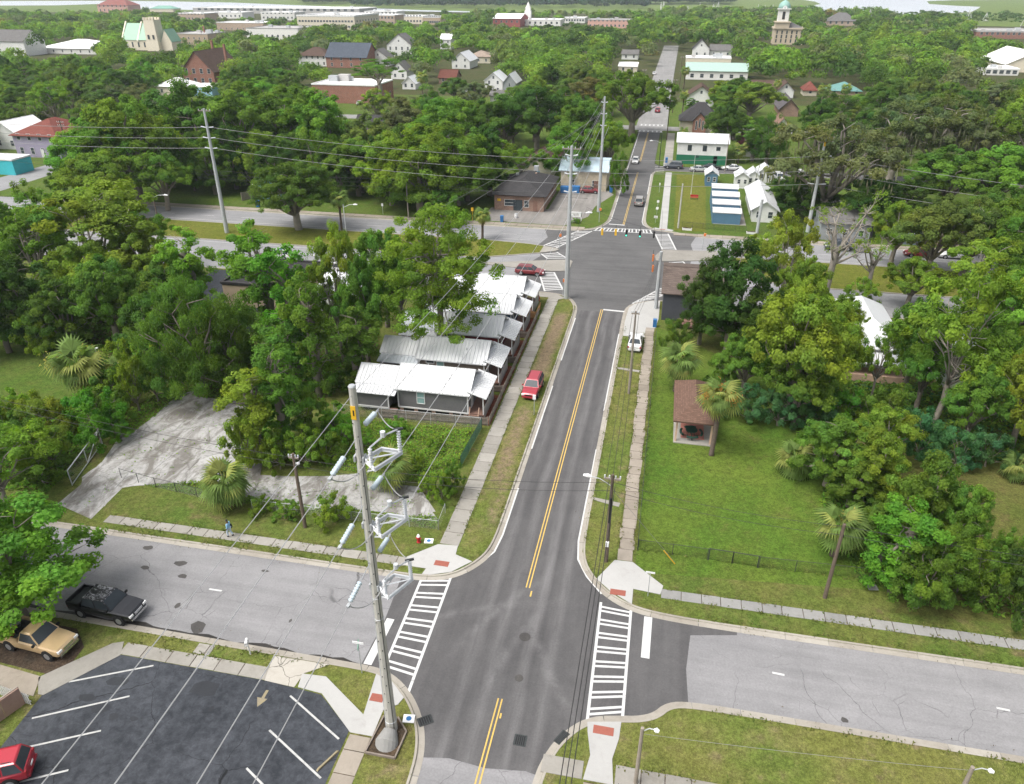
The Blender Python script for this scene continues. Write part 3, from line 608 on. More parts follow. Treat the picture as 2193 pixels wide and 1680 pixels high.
r6 = conc('kerb_ramp', [(-2.1, 144.1), (-.2, 143.5), (1.6, 143.0), (2.0, 144.0), (.75, 144.6), (-.75, 144.6), (-1.6, 145.0)], M_NEWC, 'small white ramp below the tiny house pavement'); plate(r6, -.1, 144.0, 1.0, .4)
conc('driveway_apron', [(-24.1, 33.2), (-23.68, 31.1), (-21.45, 31.0), (-21.3, 32.2), (-19.9, 33.25)], M_APRON, 'cracked sand-coloured driveway apron of the parking lot', ZB + .033)
conc('walkway', [(-38.0, 27.0), (-37.6, 27.0), (-34.75, 31.05), (-35.3, 32.2), (-36.0, 31.9), (-39.0, 28.2)], M_CONC, 'concrete edge running diagonally beside the tan pickup')
conc('walkway', [(-3.9, 83.0), (-1.1, 82.6), (-1.1, 83.1), (-3.9, 83.5)], M_CONC, 'thin concrete path across the eastern verge')
conc('walkway', [(-3.9, 55.9), (-1.5, 55.3), (-1.4, 55.9), (-3.9, 56.3)], M_CONC, 'stub of concrete path beside the wooden pole')
conc('walkway', [(9.5, 150), (15.8, 150), (15.8, 181), (14.5, 181), (14.8, 151.5), (9.5, 151.5)], M_CONC, 'concrete path between the tiny houses', ZB + .02)
# ---- vacant lot: broken concrete slabs
def inside(p, poly):
    x, y = p; c = False; n = len(poly)
    for i in range(n):
        (x1, y1), (x2, y2) = poly[i], poly[(i + 1) % n]
        if (y1 > y) != (y2 > y) and x < (x2 - x1) * (y - y1) / (y2 - y1) + x1: c = not c
    return c
LOT = [(-51.8, 45.4), (-47.3, 44.1), (-47.6, 49.0), (-40.6, 51.3), (-34.4, 49.6), (-20, 50.4), (-17.6, 51.3), (-20.2, 54.6), (-26, 54.6), (-36.4, 53.3), (-40.5, 56.5), (-45.2, 66.2), (-52.2, 66.2), (-53, 58.3), (-51.8, 50.2)]
lm = MB(); lm.sheet(LOT, ZB + .012); slab_root = struct('concrete_slab', lm, M_BROKEN, 'broken overgrown concrete of the vacant lot')
CS = 3.3; rot = R(18); vc = {}
def gv(i, j):
    if (i, j) not in vc:
        a, b = (i + random.uniform(-.22, .22)) * CS, (j + random.uniform(-.22, .22)) * CS * .8
        vc[(i, j)] = (-46 + a * math.cos(rot) - b * math.sin(rot), 52 + a * math.sin(rot) + b * math.cos(rot))
    return vc[(i, j)]
for i in range(-6, 12):
    for j in range(-10, 9):
        q = [gv(i, j), gv(i + 1, j), gv(i + 1, j + 1), gv(i, j + 1)]
        c = (sum(p[0] for p in q) / 4, sum(p[1] for p in q) / 4)
        if not inside(c, LOT) or random.random() < .07: continue
        k = random.uniform(.955, .985); poly = []
        for a, b in zip(q, q[1:] + q[:1]):
            for f in (0, .35, .7):
                x = a[0] + (b[0] - a[0]) * f; y = a[1] + (b[1] - a[1]) * f
                poly.append((c[0] + (x - c[0]) * k + random.uniform(-.07, .07), c[1] + (y - c[1]) * k + random.uniform(-.07, .07)))
        m = MB(); m.prism(poly, 0, ZB + random.uniform(.02, .05)); m.build('broken_slab', M_BROKEN, slab_root)

# ---- sealed parking lot
lot = MB(); lot.sheet([(-34.7, 31.1), (-24.0, 31.12), (-21.2, 30.95), (-19.4, 30.8), (-16.5, 28.6), (-16.45, 5), (-46, 5), (-37.3, 22.7), (-37.7, 27.0)], ZB + .016)
R_LOT = struct('parking_lot', lot, M_LOT, 'black sealed parking lot with faded white bay lines')
for a, b in (((-36.7, 28.3), (-31.9, 30.7)), ((-37.0, 25.3), (-31.9, 28.1)), ((-37.1, 22.7), (-32.0, 25.4)), ((-36.5, 20.2), (-32.1, 22.6)), ((-21.4, 30.3), (-16.9, 27.9)), ((-21.5, 27.6), (-16.9, 25.2)), ((-21.6, 24.9), (-17, 22.5)), ((-21.6, 22.2), (-17, 19.8))):
    mline(R_LOT, a, b, .13, M_WORN, 'bay_line', ZB + .022)
mark(R_LOT, [(-23.2, 30.4), (-23.0, 30.4), (-23.0, 29.75), (-22.75, 29.75), (-23.12, 29.05), (-23.5, 29.75), (-23.2, 29.75)], M_YELW, 'direction_arrow', ZB + .022)
M_SEAL = asphalt('fresh sealer', (.022, .024, .028), (.032, .035, .04), stain=.2, rough=.5)
mark(R_LOT, [(-28.2, 29.9), (-27.6, 30.3), (-26.5, 30.2), (-26.4, 29.3), (-27.0, 29.1), (-28.2, 29.2)], M_SEAL, 'sealer_patch', ZB + .020)
for x, y, r, ax in ((-33.2, 26.9, .5, 1.3), (-31.9, 26.5, .3, 1.2), (-30.5, 26.6, .2, 1.6), (-32.6, 25.1, .3, 1.5), (-26, 28.3, .22, .7), (-34.6, 27.4, .35, 2), (-33.5, 29, .4, 2.2)): patch(R_LOT, x, y, r, M_SEAL, 'oil_stain', ZB + .020, ax=ax)
# parking block, drain grates, inlet, covers
bs = MB(); bs.box(0, 0, .06, 1.75, .14, .12, 0, taper=.85); o = bs.build('parking_block', M_YELW); o.location = (-16.95, 26.35, ZB + .02); o.rotation_euler = (0, 0, R(64)); tag(o, 'yellow-painted timber parking block by the old slabs', 'parking block')
def grate(x, y, label, w=.75, d=.75, z=.0, rz=0):
    t = thing('drain_grate', label, 'drain', (x, y, z), rz)
    m = MB()
    for s in (-1, 1): m.box(s * w / 2, 0, .012, .06, d, .03); m.box(0, s * d / 2, .012, w, .06, .03)
    m.build('frame', M_DARKSTEEL, t)
    k = MB(); k.box(0, 0, .006, w, d, .006); k.build('sump', M_BLACK, t)
    for i in range(6): b = MB(); b.box(-w / 2 + (i + .5) * w / 6, 0, .016, .05, d, .02); b.build('bar', M_DARKSTEEL, t)
grate(-5.7, 30.2, 'square iron drain grate in the dark asphalt'); grate(-12.0, 30.35, 'iron inlet grate in the kerb by the great pole', .9, .6, .03, R(35)); grate(-3.15, 30.9, 'leaf-clogged kerb grate left of the southern ramp', .5, 1.0, .03, R(-28))
def cover(x, y, label, r=.42, z=.012, mat=None):
    m = MB(); n = 16; m.cyl((0, 0, 0), (0, 0, .012), r, n=n); o = m.build('manhole_cover', mat or M_PATCH); o.location = (x, y, z); tag(o, label, 'manhole cover')
cover(-7.0, 38.6, 'round manhole cover in the middle of the intersection', z=.004); cover(-6.7, 34.9, 'faint manhole cover near the drain grate', .3, .004)
def valve(x, y, label, mat=None):
    t = thing('meter_box', label, 'utility box', (x, y, ZB + .01)); m = MB(); m.box(0, 0, .02, .75, .6, .05, .15); m.build('lid', mat or M_SIGNW, t)
    k = MB(); k.cyl((0, 0, .045), (0, 0, .055), .18, n=12); k.build('badge', M_BIN if mat is None else M_CONCG, t)
valve(-13.05, 30.2, 'white utility lid with a blue dot beside the great pole'); valve(-17.0, 47.3, 'pale utility lid with blue dot next to the hydrant'); valve(18.9, 49.0, 'grey utility lid in the lawn below the fence', M_CONCG)
for k, (x, y) in enumerate(((-34.0, 46.6),)): pass
# ---- marsh, river, far shore
def farpoly(pts, z): return [G(u, v, z) for u, v in pts]
ms = MB(); ms.sheet(farpoly([(-900, 30), (0, 27), (700, 24), (1000, 26), (1300, 30), (1460, 38), (1700, 46), (1900, 52), (2193, 58), (3200, 80), (6500, -34), (-4200, -34)], .15), .15); struct('marsh', ms, M_MARSH, 'wide pale green salt marsh beyond the town')
t = NT('river water'); p_ = t.pos(); wn1 = t.noise(t.scalevec(p_, (.02, .06, 1)), 1.0, 4)
M_WATER = t.fin(t.mix(wn1, (.42, .45, .48), (.50, .53, .56)), .35, bump=t.noise(p_, .35, 3), bs=.25, bd=.3, spec=.6)  # pale base colour paints in the sky's reflection on the water
def water(pts, label):
    m = MB(); m.sheet(farpoly(pts, .3), .3); struct('river', m, M_WATER, label)
water([(1690, 20), (1712, 24), (1740, 27), (1790, 29), (1870, 29), (1960, 31), (2005, 34), (2010, 30), (2080, 26), (2095, 19), (2100, 15), (2050, 13), (1990, 9), (1985, 3), (2040, 1), (2300, -2), (2700, -12), (1500, -22), (1700, -3), (1745, 4), (1758, 9), (1730, 14)], 'silver bend of the tidal river behind the boats')
water([(-400, 14), (120, 12), (210, 9), (290, 19), (420, 22), (720, 21), (900, 25), (1010, 27), (1020, 25), (900, 22), (720, 15), (500, 6), (395, 4), (250, 2), (-400, 4)], 'pale strip of river behind the riverfront buildings')

# ================================================================== BUILDINGS
CLEAR = []                              # sight lines kept open when the woods are planted: (u0, v0, u1, v1, distance)
FOOT = []                               # footprints (x0, x1, y0, y1)
LM = []                                 # landmarks for describing plants: (phrase, x, y)
def window(parent, face, x, y, z, w, h, frame=None, pane=None, bars=True):
    """centre (x, y, z) on a wall; face S/N look along y, E/W along x"""
    f = MB(); p = MB(); t = .07; s = {'S': -1, 'N': 1, 'E': 1, 'W': -1}[face]
    def bx(m, a, zc, sa, sz, d0, d1):
        if face in 'SN': m.box(x + a, y + s * (d0 + d1) / 2, z + zc, sa, d1 - d0, sz)
        else: m.box(x + s * (d0 + d1) / 2, y + a, z + zc, d1 - d0, sa, sz)
    for k in (-1, 1):
        bx(f, k * (w / 2 + t / 2), 0, t, h + 2 * t, .0, .06); bx(f, 0, k * (h / 2 + t / 2), w, t, .0, .06)
    if bars: bx(f, 0, 0, w, .05, .012, .045)
    o = f.build('window', frame or M_TRIM, parent)
    bx(p, 0, 0, w, h, .004, .011); p.build('pane', pane or M_GLASS, o); return o
def door(parent, face, x, y, z0, w, h, mat):
    m = MB(); s = {'S': -1, 'N': 1, 'E': 1, 'W': -1}[face]
    if face in 'SN': m.box(x, y + s * .03, z0 + h / 2, w, .06, h)
    else: m.box(x + s * .03, y, z0 + h / 2, .06, w, h)
    return m.build('door', mat, parent)
def slab_roof(m, pts, th, mi=0):        # quad pts (3d) thickened downwards
    n = len(pts); P = list(pts) + [(a, b, c - th) for a, b, c in pts]
    m.add(P, [tuple(range(n)), tuple(range(2 * n - 1, n - 1, -1))] + [(i, n + i, n + (i + 1) % n, (i + 1) % n) for i in range(n)], mi)
def ribs(m, a, b, c, d, step=.6, hgt=.07, mi=0):
    """raised seams running from edge a-b (ridge) to edge d-c (eave)"""
    a, b, c, d = map(Vector, (a, b, c, d)); L = (b - a).length; n = max(2, int(L / step))
    nrm = (b - a).cross(d - a).normalized()
    if nrm.z < 0: nrm = -nrm
    t = (b - a).normalized() * .04
    for k in range(n + 1):
        f = k / n; p = a + (b - a) * f; q = d + (c - d) * f
        m.add([p - t + nrm * .004, p + t + nrm * .004, q + t + nrm * .004, q - t + nrm * .004, p - t * .5 + nrm * hgt, p + t * .5 + nrm * hgt, q + t * .5 + nrm * hgt, q - t * .5 + nrm * hgt], [(4, 7, 6, 5), (0, 4, 5, 1), (2, 6, 7, 3), (1, 5, 6, 2), (0, 3, 7, 4)], mi)
def roof_part(parent, kind, x0, x1, y0, y1, h, rise, mat, over=.4, axis='x', rib=0, name='roof', th=.14):
    m = MB(); X0, X1, Y0, Y1 = x0 - over, x1 + over, y0 - over, y1 + over
    if kind == 'gable':
        if axis == 'x':
            ym = (y0 + y1) / 2; dr = rise * over / ((y1 - y0) / 2); zr = h + rise; ze = h - dr
            q1 = [(X0, ym, zr), (X0, Y0, ze), (X1, Y0, ze), (X1, ym, zr)]; q2 = [(X1, ym, zr), (X1, Y1, ze), (X0, Y1, ze), (X0, ym, zr)]
            if rib: ribs(m, q1[0], q1[3], q1[2], q1[1], rib); ribs(m, q2[0], q2[3], q2[2], q2[1], rib)
        else:
            xm = (x0 + x1) / 2; dr = rise * over / ((x1 - x0) / 2); zr = h + rise; ze = h - dr
            q1 = [(xm, Y0, zr), (xm, Y1, zr), (X0, Y1, ze), (X0, Y0, ze)]; q2 = [(xm, Y1, zr), (xm, Y0, zr), (X1, Y0, ze), (X1, Y1, ze)]
            if rib: ribs(m, q1[0], q1[1], q1[2], q1[3], rib); ribs(m, q2[0], q2[1], q2[2], q2[3], rib)
        slab_roof(m, q1, th); slab_roof(m, q2, th)
        if axis == 'x': m.b2(X0, X1, ym - .09, ym + .09, zr - .03, zr + .035)
        else: m.b2(xm - .09, xm + .09, Y0, Y1, zr - .03, zr + .035)
    elif kind == 'hip':
        w, d = X1 - X0, Y1 - Y0
        if w >= d: r0, r1 = (X0 + d / 2, (Y0 + Y1) / 2), (X1 - d / 2, (Y0 + Y1) / 2)
        else: r0, r1 = ((X0 + X1) / 2, Y0 + w / 2), ((X0 + X1) / 2, Y1 - w / 2)
        a, b, c, e = (X0, Y0, h), (X1, Y0, h), (X1, Y1, h), (X0, Y1, h); p, q = (*r0, h + rise), (*r1, h + rise)
        B = [(x, y, z - th) for x, y, z in (a, b, c, e)]; P = [a, b, c, e, p, q] + B
        fs = [(0, 1, 5, 4), (1, 2, 5), (2, 3, 4, 5), (3, 0, 4)] if w >= d else [(0, 1, 4), (1, 2, 5, 4), (2, 3, 5), (3, 0, 4, 5)]
        m.add(P, fs + [(9, 8, 7, 6), (0, 6, 7, 1), (1, 7, 8, 2), (2, 8, 9, 3), (3, 9, 6, 0)])
    elif kind == 'flat':
        m.b2(x0 - .12, x1 + .12, y0 - .12, y1 + .12, h, h + .12)
        if rise: 
            for a in ((x0 - .15, x1 + .15, y0 - .15, y0 + .2), (x0 - .15, x1 + .15, y1 - .2, y1 + .15), (x0 - .15, x0 + .2, y0 + .2, y1 - .2), (x1 - .2, x1 + .15, y0 + .2, y1 - .2)): m.b2(*a, h + .1, h + rise)
    return m.build(name, mat, parent)
def walls_part(parent, x0, x1, y0, y1, h, mat, gable=None, rise=0, z0=0.0, name='wall'):
    m = MB()
    if gable == 'x':
        ym = (y0 + y1) / 2
        prof = [(y0, z0), (y1, z0), (y1, h), (ym, h + rise - .16), (y0, h)]
        P = [(x0, a, b) for a, b in prof] + [(x1, a, b) for a, b in prof]
        m.add(P, [(4, 3, 2, 1, 0), (5, 6, 7, 8, 9)] + [(i, (i + 1) % 5, 5 + (i + 1) % 5, 5 + i) for i in range(5)])
    elif gable == 'y':
        xm = (x0 + x1) / 2
        prof = [(x0, z0), (x1, z0), (x1, h), (xm, h + rise - .16), (x0, h)]
        P = [(a, y0, b) for a, b in prof] + [(a, y1, b) for a, b in prof]
        m.add(P, [(0, 1, 2, 3, 4), (9, 8, 7, 6, 5)] + [(i, 5 + i, 5 + (i + 1) % 5, (i + 1) % 5) for i in range(5)])
    else: m.b2(x0, x1, y0, y1, z0, h)
    return m.build(name, mat, parent)
def chimney_part(parent, x, y, z0, z1, w=.9, mat=None):
    m = MB(); m.box(x, y, (z0 + z1) / 2, w, w, z1 - z0); m.box(x, y, z1, w * 1.15, w * 1.15, .18); return m.build('chimney', mat or M_BRICK, parent)
def bld(name, label, cat, x0, x1, y0, y1, h, wall, roof, wins=(), doors=(), chim=(), group=None, lm=None, z=ZB, rib=0, gwin=None):
    """roof = (kind, rise, material, axis, overhang); wins = (face, columns, rows, w, h, sill height, storey step)"""
    cx, cy = (x0 + x1) / 2, (y0 + y1) / 2; w, d = x1 - x0, y1 - y0
    t = thing(name, label, cat, (cx, cy, z), 0, group); a, b, c, e = -w / 2, w / 2, -d / 2, d / 2
    kind, rise, rm = roof[:3]; ax = roof[3] if len(roof) > 3 else 'x'; ov = roof[4] if len(roof) > 4 else .45
    walls_part(t, a, b, c, e, h, wall, ax if kind == 'gable' else None, rise)
    rf = roof_part(t, kind, a, b, c, e, h, rise, rm, ov, ax, rib)
    for face, n, rows, ww, wh, z0, dz in wins:
        for r in range(rows):
            for k in range(n):
                f = (k + .5) / n - .5
                if face == 'S': window(t, 'S', f * w * .96, c, z0 + r * dz + wh / 2, ww, wh, bars=wh > .8)
                elif face == 'E': window(t, 'E', b, f * d * .92, z0 + r * dz + wh / 2, ww, wh, bars=wh > .8)
                elif face == 'W': window(t, 'W', a, f * d * .92, z0 + r * dz + wh / 2, ww, wh, bars=wh > .8)
    if gwin: window(t, 'S', 0, c, h + rise * .35, .8, 1.0)
    for face, f, ww, wh, mt in doors:
        if face == 'S': door(t, 'S', f * w, c, 0.05, ww, wh, mt)
        elif face == 'E': door(t, 'E', b, f * d, 0.05, ww, wh, mt)
        elif face == 'W': door(t, 'W', a, f * d, 0.05, ww, wh, mt)
    if kind == 'flat' and w > 12:
        for k in range(3):
            q = MB(); s_ = random.uniform(.5, 1.0) * min(3.2, w * .1 + .8); q.box(random.uniform(-.38, .38) * w, random.uniform(-.3, .3) * d, h + .1 + s_ * .4, s_ * 1.4, s_, s_ * .8); q.build('roof_unit', M_STEEL if k else FLATG, rf)
    for fx, fy, zz in chim: chimney_part(rf, fx * w, fy * d, h, h + rise + zz)
    FOOT.append((x0, x1, y0, y1)); LM.append((lm or label.split(' with')[0], cx, cy)); return t
def fb(name, label, cat, u0, u1, vb, ve, depth, wall, roof, wins=(), doors=(), chim=(), lm=None, clear=1, vt=None, rib=0, gwin=None, group=None, hmax=None):
    um = (u0 + u1) / 2; X, Y = G(um, vb, ZB); x0 = onY(u0, vb, Y)[0]; x1 = onY(u1, vb, Y)[0]; h = onY(um, ve, Y)[1] - ZB
    if hmax: h = min(h, hmax)
    o = bld(name, label, cat, x0, x1, Y, Y + depth, h, wall, roof, wins, doors, chim, group, lm, rib=rib, gwin=gwin)
    if clear:
        top = PJ(X, Y + depth * .5, h + roof[1] * .8)[1]
        CLEAR.append((u0, min(vt if vt is not None else top, ve), u1, ve + (vb - ve) * .22 if vb < 240 else vb - (vb - ve) * (1 - clear), Y))
    return o
CRM = SID((.60, .55, .44)); WHT = SID((.74, .74, .72)); WHT2 = flat((.70, .69, .66), .8, key='white render'); GRW = SID((.30, .32, .33)); BLUW = SID((.10, .20, .30)); LBLU = SID((.28, .48, .62))
DKROOF = RM((.06, .058, .06)); BRROOF = RM((.105, .07, .055)); GYROOF = RM((.16, .155, .15)); RDROOF = RM((.20, .07, .055)); GNROOF = RM((.16, .34, .26), 'metal'); TLROOF = RM((.12, .26, .24), 'metal'); SLROOF = RM((.085, .10, .125)); TANROOF = RM((.34, .27, .22)); MAROON = RM((.15, .035, .035), 'metal')
STONE = flat((.50, .44, .33), .9, 0, .28, 2.2, key='pale rubble stone'); TURQ = flat((.05, .42, .48), .7, key='turquoise render'); PURP = SID((.36, .32, .44)); CREAM = flat((.66, .60, .48), .8, key='cream render'); PINK = flat((.55, .33, .27), .8, key='pinkish brick render'); FLATW = flat((.78, .78, .77), .6, key='white membrane'); FLATG = flat((.40, .39, .38), .8, 0, .2, .4, key='grey roofing'); GREENP = flat((.02, .14, .075), .6, key='green paint'); DGREY = SID((.075, .08, .095)); TANW = flat((.42, .33, .24), .85, key='tan render')

# ---- the five cottages with white metal roofs
def cottage(k, y0, col, label, full=True):
    wall = SID(col); t = thing('cottage', label, 'house', (-22.8, y0 + 2.75, ZB), 0, 'cottages in a row along the pavement')
    LM.append((['dark grey cottage', 'brown cottage', 'red cottage', 'blue cottage', 'last cottage'][k], -22.8, y0 + 2.75)); FOOT.append((-32, -16.6, y0 - .6, y0 + 6))
    # local: centre of the main body
    x0, x1, c, e = -3.95, 3.95, -2.5, 2.5; zf = .62
    walls_part(t, x0, x1, c, e, 3.2, wall, 'x', 1.55, zf)
    pr = MB()
    for px in (x0 + .3, -2, 0, 2, x1 - .3):
        for py in (c + .2, e - .2): pr.box(px, py, zf / 2, .4, .4, zf)
    pr.build('pier', M_BRICKT, t)['kind'] = 'stuff'
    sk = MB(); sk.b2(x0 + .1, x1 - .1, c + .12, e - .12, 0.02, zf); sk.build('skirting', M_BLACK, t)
    roof_part(t, 'gable', x0, x1, c, e, 3.2, 1.55, M_ROOFW, .32, 'x', .42)
    tr = MB()
    for px, py in ((x0, c), (x1, c), (x0, e), (x1, e)): tr.box(px, py, (zf + 3.1) / 2, .13, .13, 3.1 - zf)
    tr.box(0, c - .02, zf + .02, 7.9, .08, .16); tr.build('corner_trim', M_TRIM, t)['kind'] = 'stuff'
    # rear wing with its lean-to
    rw = walls_part(t, -8.7, x0 - .01, -1.85, 2.1, 3.12, wall, 'x', 1.05, zf, 'rear_wing')
    roof_part(t, 'gable', -8.7, x0 - .45, -1.85, 2.1, 3.14, 1.1, M_ROOFW if k != 2 else M_ROOFS, .3, 'x', .42, 'rear_roof')
    lw = MB(); lw.b2(-8.55, -4.9, -3.1, -1.86, zf, 2.5); lw.build('lean_to_wall', wall, t)
    lr = MB(); q = [(-8.85, -1.75, 2.95), (-8.85, -3.5, 2.5), (-3.98, -3.5, 2.5), (-3.98, -1.75, 2.95)]
    ribs(lr, q[0], q[3], q[2], q[1], .42); slab_roof(lr, q, .07); lr.build('lean_to_roof', M_ROOFW if k != 1 else M_ROOFS, t)
    tr2 = MB(); tr2.box(-8.55, -3.11, 1.5, .12, .1, 1.8); tr2.box(-4.9, -3.11, 1.5, .14, .1, 1.8); tr2.box(-6.7, -3.12, zf + .05, 3.7, .08, .12); tr2.build('wing_trim', M_TRIM, t)['kind'] = 'stuff'
    d = door(t, 'S', -4.42, -1.87, zf, .85, 1.85, M_BLACK); 
    st = MB()
    for s in range(3): st.box(-4.45, -3.0 - s * .28, zf - .1 - s * .2, .95, .32, .08)
    st.build('steps', M_DECK, t)['kind'] = 'stuff'
    window(t, 'S', -1.35, c, 2.0, .8, 1.35, None, M_TEALGLASS)
    if k: window(t, 'S', -2.6, c, 2.65, .9, .45, None, M_GLASS, False)
    # front porch towards the street
    gp = MB(); gp.add([(x1 + .02, c + .3, 3.35), (x1 + .02, e - .3, 3.35), (x1 + .02, 0, 4.5), (x1 + .05, c + .3, 3.35), (x1 + .05, e - .3, 3.35), (x1 + .05, 0, 4.5)], [(0, 2, 1), (3, 4, 5), (0, 1, 4, 3), (1, 2, 5, 4), (2, 0, 3, 5)]); gp.build('gable_panel', SID((.34, .35, .36)), t)
    dk = MB(); dk.b2(x1, x1 + 1.75, c + .05, e - .05, zf - .14, zf); dk.build('porch_floor', M_DECK, t)
    prf = MB(); q = [(x1 - .05, c - .2, 3.42), (x1 + 2.1, c - .2, 2.72), (x1 + 2.1, e + .2, 2.72), (x1 - .05, e + .2, 3.42)]
    ribs(prf, q[0], q[3], q[2], q[1], .42); slab_roof(prf, q, .07); prf.build('porch_roof', M_ROOFW, t)
    for py in (c + .12, 0, e - .12): b = MB(); b.box(x1 + 1.68, py, (zf + 2.75) / 2, .11, .11, 2.75 - zf); b.build('porch_post', M_TRIM, t)
    rl = MB(); rl.b2(x1 + 1.72, x1 + 1.76, c + .1, e - .1, .05, zf + .85); rl.build('porch_screen', flat((.36, .345, .32), .9, 0, .2, 2.5, key='pale board'), t)
    for s in (-1, 1): b = MB(); b.tube([(x1 + .75 + s * .5, c - .75, .45), (x1 + .75 + s * .5, c, zf + .9)], .05, 4); b.build('handrail', M_BRWOOD, t)
    sp = MB()
    for s in range(4): sp.box(x1 + .75, c - .15 - s * .24, zf - .12 - s * .14, .95, .28, .07)
    sp.build('porch_steps', M_DECK, t)['kind'] = 'stuff'
    door(t, 'E', x1, -.8, zf, .9, 2.05, M_TRIM); window(t, 'E', x1, 1.2, 2.0, .8, 1.4)
    for px, py, pz in ((-1.4, .9, 4.3), (1.6, -1.3, 4.0)): b = MB(); b.cyl((px, py, pz - .3), (px, py, pz + .25), .05, n=6); b.build('vent_pipe', M_STEEL, t)
    return t
cottage(0, 67.5, (.15, .15, .15), 'dark grey cottage, first of the row, white metal roof, above the vacant lot')
cottage(1, 75.1, (.17, .14, .115), 'brown-grey cottage with the tall tree trunk standing in front')
cottage(2, 82.8, (.17, .03, .035), 'barn red cottage in the middle of the row, white metal roof')
cottage(3, 90.4, (.03, .09, .17), 'deep blue cottage, fourth of the row, white metal roof')
cottage(4, 97.4, (.22, .21, .20), 'white-roofed cottage at the end of the row beside the avenue')
CLEAR.append((855, 600, 1140, 890, 67))
# mulch yards
for k, y0 in enumerate((67.5, 75.1, 82.8, 90.4)):
    m = MB(); m.sheet([(-18.4, y0 - .8), (-16.2, y0 - .8), (-16.2, y0 + 6.0), (-18.4, y0 + 6.0)], ZB + .012); struct('mulch_bed', m, M_MULCH, 'red mulch yard in front of a cottage')

# ---- fences
def board_fence(label, pts, h=1.1, mat=None, post=1.9, group=None, side=1, gapb=.012):
    mat = mat or M_FENCEW; root = thing('wooden_fence', label, 'fence', (pts[0][0], pts[0][1], ZB), 0, group); ox, oy = pts[0]
    for a, b in zip(pts, pts[1:]):
        L = math.dist(a, b); n = max(1, round(L / post)); dx, dy = (b[0] - a[0]) / L, (b[1] - a[1]) / L; rz = math.atan2(dy, dx)
        for i in range(n + 1):
            m = MB(); f = i * L / n; m.box(a[0] + dx * f - ox, a[1] + dy * f - oy, (h + .12) / 2, .1, .1, h + .12, rz); m.build('post', mat, root)
        for i in range(n):
            m = MB(); f0 = i * L / n + .06; w = L / n - .12; k = max(1, round(w / .15)); bw = w / k
            for j in range(k):
                f = f0 + (j + .5) * bw; hh = h * random.uniform(.985, 1.015)
                m.box(a[0] + dx * f - ox - dy * .04 * side, a[1] + dy * f - oy + dx * .04 * side, hh / 2 + .04, bw - gapb, .022, hh, rz)
            for z in (.25, h - .2): m.box(a[0] + dx * (f0 + w / 2) - ox, a[1] + dy * (f0 + w / 2) - oy, z, w, .05, .09, rz)
            o = m.build('panel', mat, root); o['kind'] = 'stuff'
    return root
board_fence('low weathered board fence in front of the cottages, beside the pavement', [(-16.3, 67.0), (-16.3, 98.0)], .85, M_WOODGREY)
board_fence('weathered board fence below the dark grey cottage', [(-28.5, 66.0), (-20, 66.5), (-16.4, 66.7)], 1.0)
for k, y in enumerate((74.2, 81.9, 89.6)):
    board_fence(['low cross fence between the grey and brown cottages', 'low cross fence between the brown and red cottages', 'low cross fence between the red and blue cottages'][k], [(-18.6, y), (-16.4, y)], .9, group='cross fences between the cottages')
board_fence('new orange timber fence before the blue cottage', [(-18.6, 96.4), (-16.4, 96.4), (-16.4, 99.8)], 1.0, M_NEWWOOD)
board_fence('brown board fence beside the pale blue house', [(-90.3, 147.3), (-88.6, 151.5)], 1.7, M_WOODGREY)
t_mesh = None
def chain_mat(name, col, s=16.0, thin=.30):
    t = NT(name); o = t.obj(); sp = t.n('SeparateXYZ', {0: o}); h = t.math('ADD', sp.outputs[0], sp.outputs[1])
    a = t.math('FRACT', t.math('MULTIPLY', t.math('ADD', h, sp.outputs[2]), s)); b = t.math('FRACT', t.math('MULTIPLY', t.math('SUBTRACT', h, sp.outputs[2]), s))
    k = t.math('MAXIMUM', t.math('LESS_THAN', a, thin), t.math('LESS_THAN', b, thin))
    bs = t.n('BsdfPrincipled', {'Base Color': col, 'Roughness': .5, 'Metallic': .2}); tr = t.n('BsdfTransparent')
    m = t.n('MixShader', {0: k, 1: tr.outputs[0], 2: bs.outputs[0]}); t.t.links.new(m.outputs[0], t.out.inputs['Surface']); return t.mat
M_CHAIN = chain_mat('chain link', (.42, .43, .43), 14, .045); M_CHAINB = chain_mat('black chain link', (.02, .03, .025), 14, .05); M_CHAING = chain_mat('green screened chain link', (.05, .22, .19), 14, .38)
def chain_fence(label, pts, h=1.2, frame=None, mesh=None, post=2.6, top=True, group=None, name='chain_link_fence', r=.028):
    frame = frame or M_STEEL; mesh = mesh or M_CHAIN; root = thing(name, label, 'fence', (pts[0][0], pts[0][1], ZB), 0, group); ox, oy = pts[0]
    for a, b in zip(pts, pts[1:]):
        L = math.dist(a, b); n = max(1, round(L / post)); dx, dy = (b[0] - a[0]) / L, (b[1] - a[1]) / L
        P = [(a[0] + (b[0] - a[0]) * i / n - ox, a[1] + (b[1] - a[1]) * i / n - oy) for i in range(n + 1)]
        for p in P: m = MB(); m.cyl((*p, 0), (*p, h + .05), r, n=6); m.build('post', frame, root)
        for p, q in zip(P, P[1:]):
            m = MB(); m.add([(p[0], p[1], .05), (q[0], q[1], .05), (q[0], q[1], h), (p[0], p[1], h), (p[0] - dy * .012, p[1] + dx * .012, .05), (q[0] - dy * .012, q[1] + dx * .012, .05), (q[0] - dy * .012, q[1] + dx * .012, h), (p[0] - dy * .012, p[1] + dx * .012, h)], [(0, 1, 2, 3), (5, 4, 7, 6)]); m.build('mesh_panel', mesh, root)
            if top: m = MB(); m.cyl((*p, h), (*q, h), r * .75, n=5); m.build('top_rail', frame, root)
    return root
chain_fence('galvanised chain-link fence between the vacant lot and the grey cottage', [(-33.5, 65.6), (-17.0, 65.9)], 1.4)
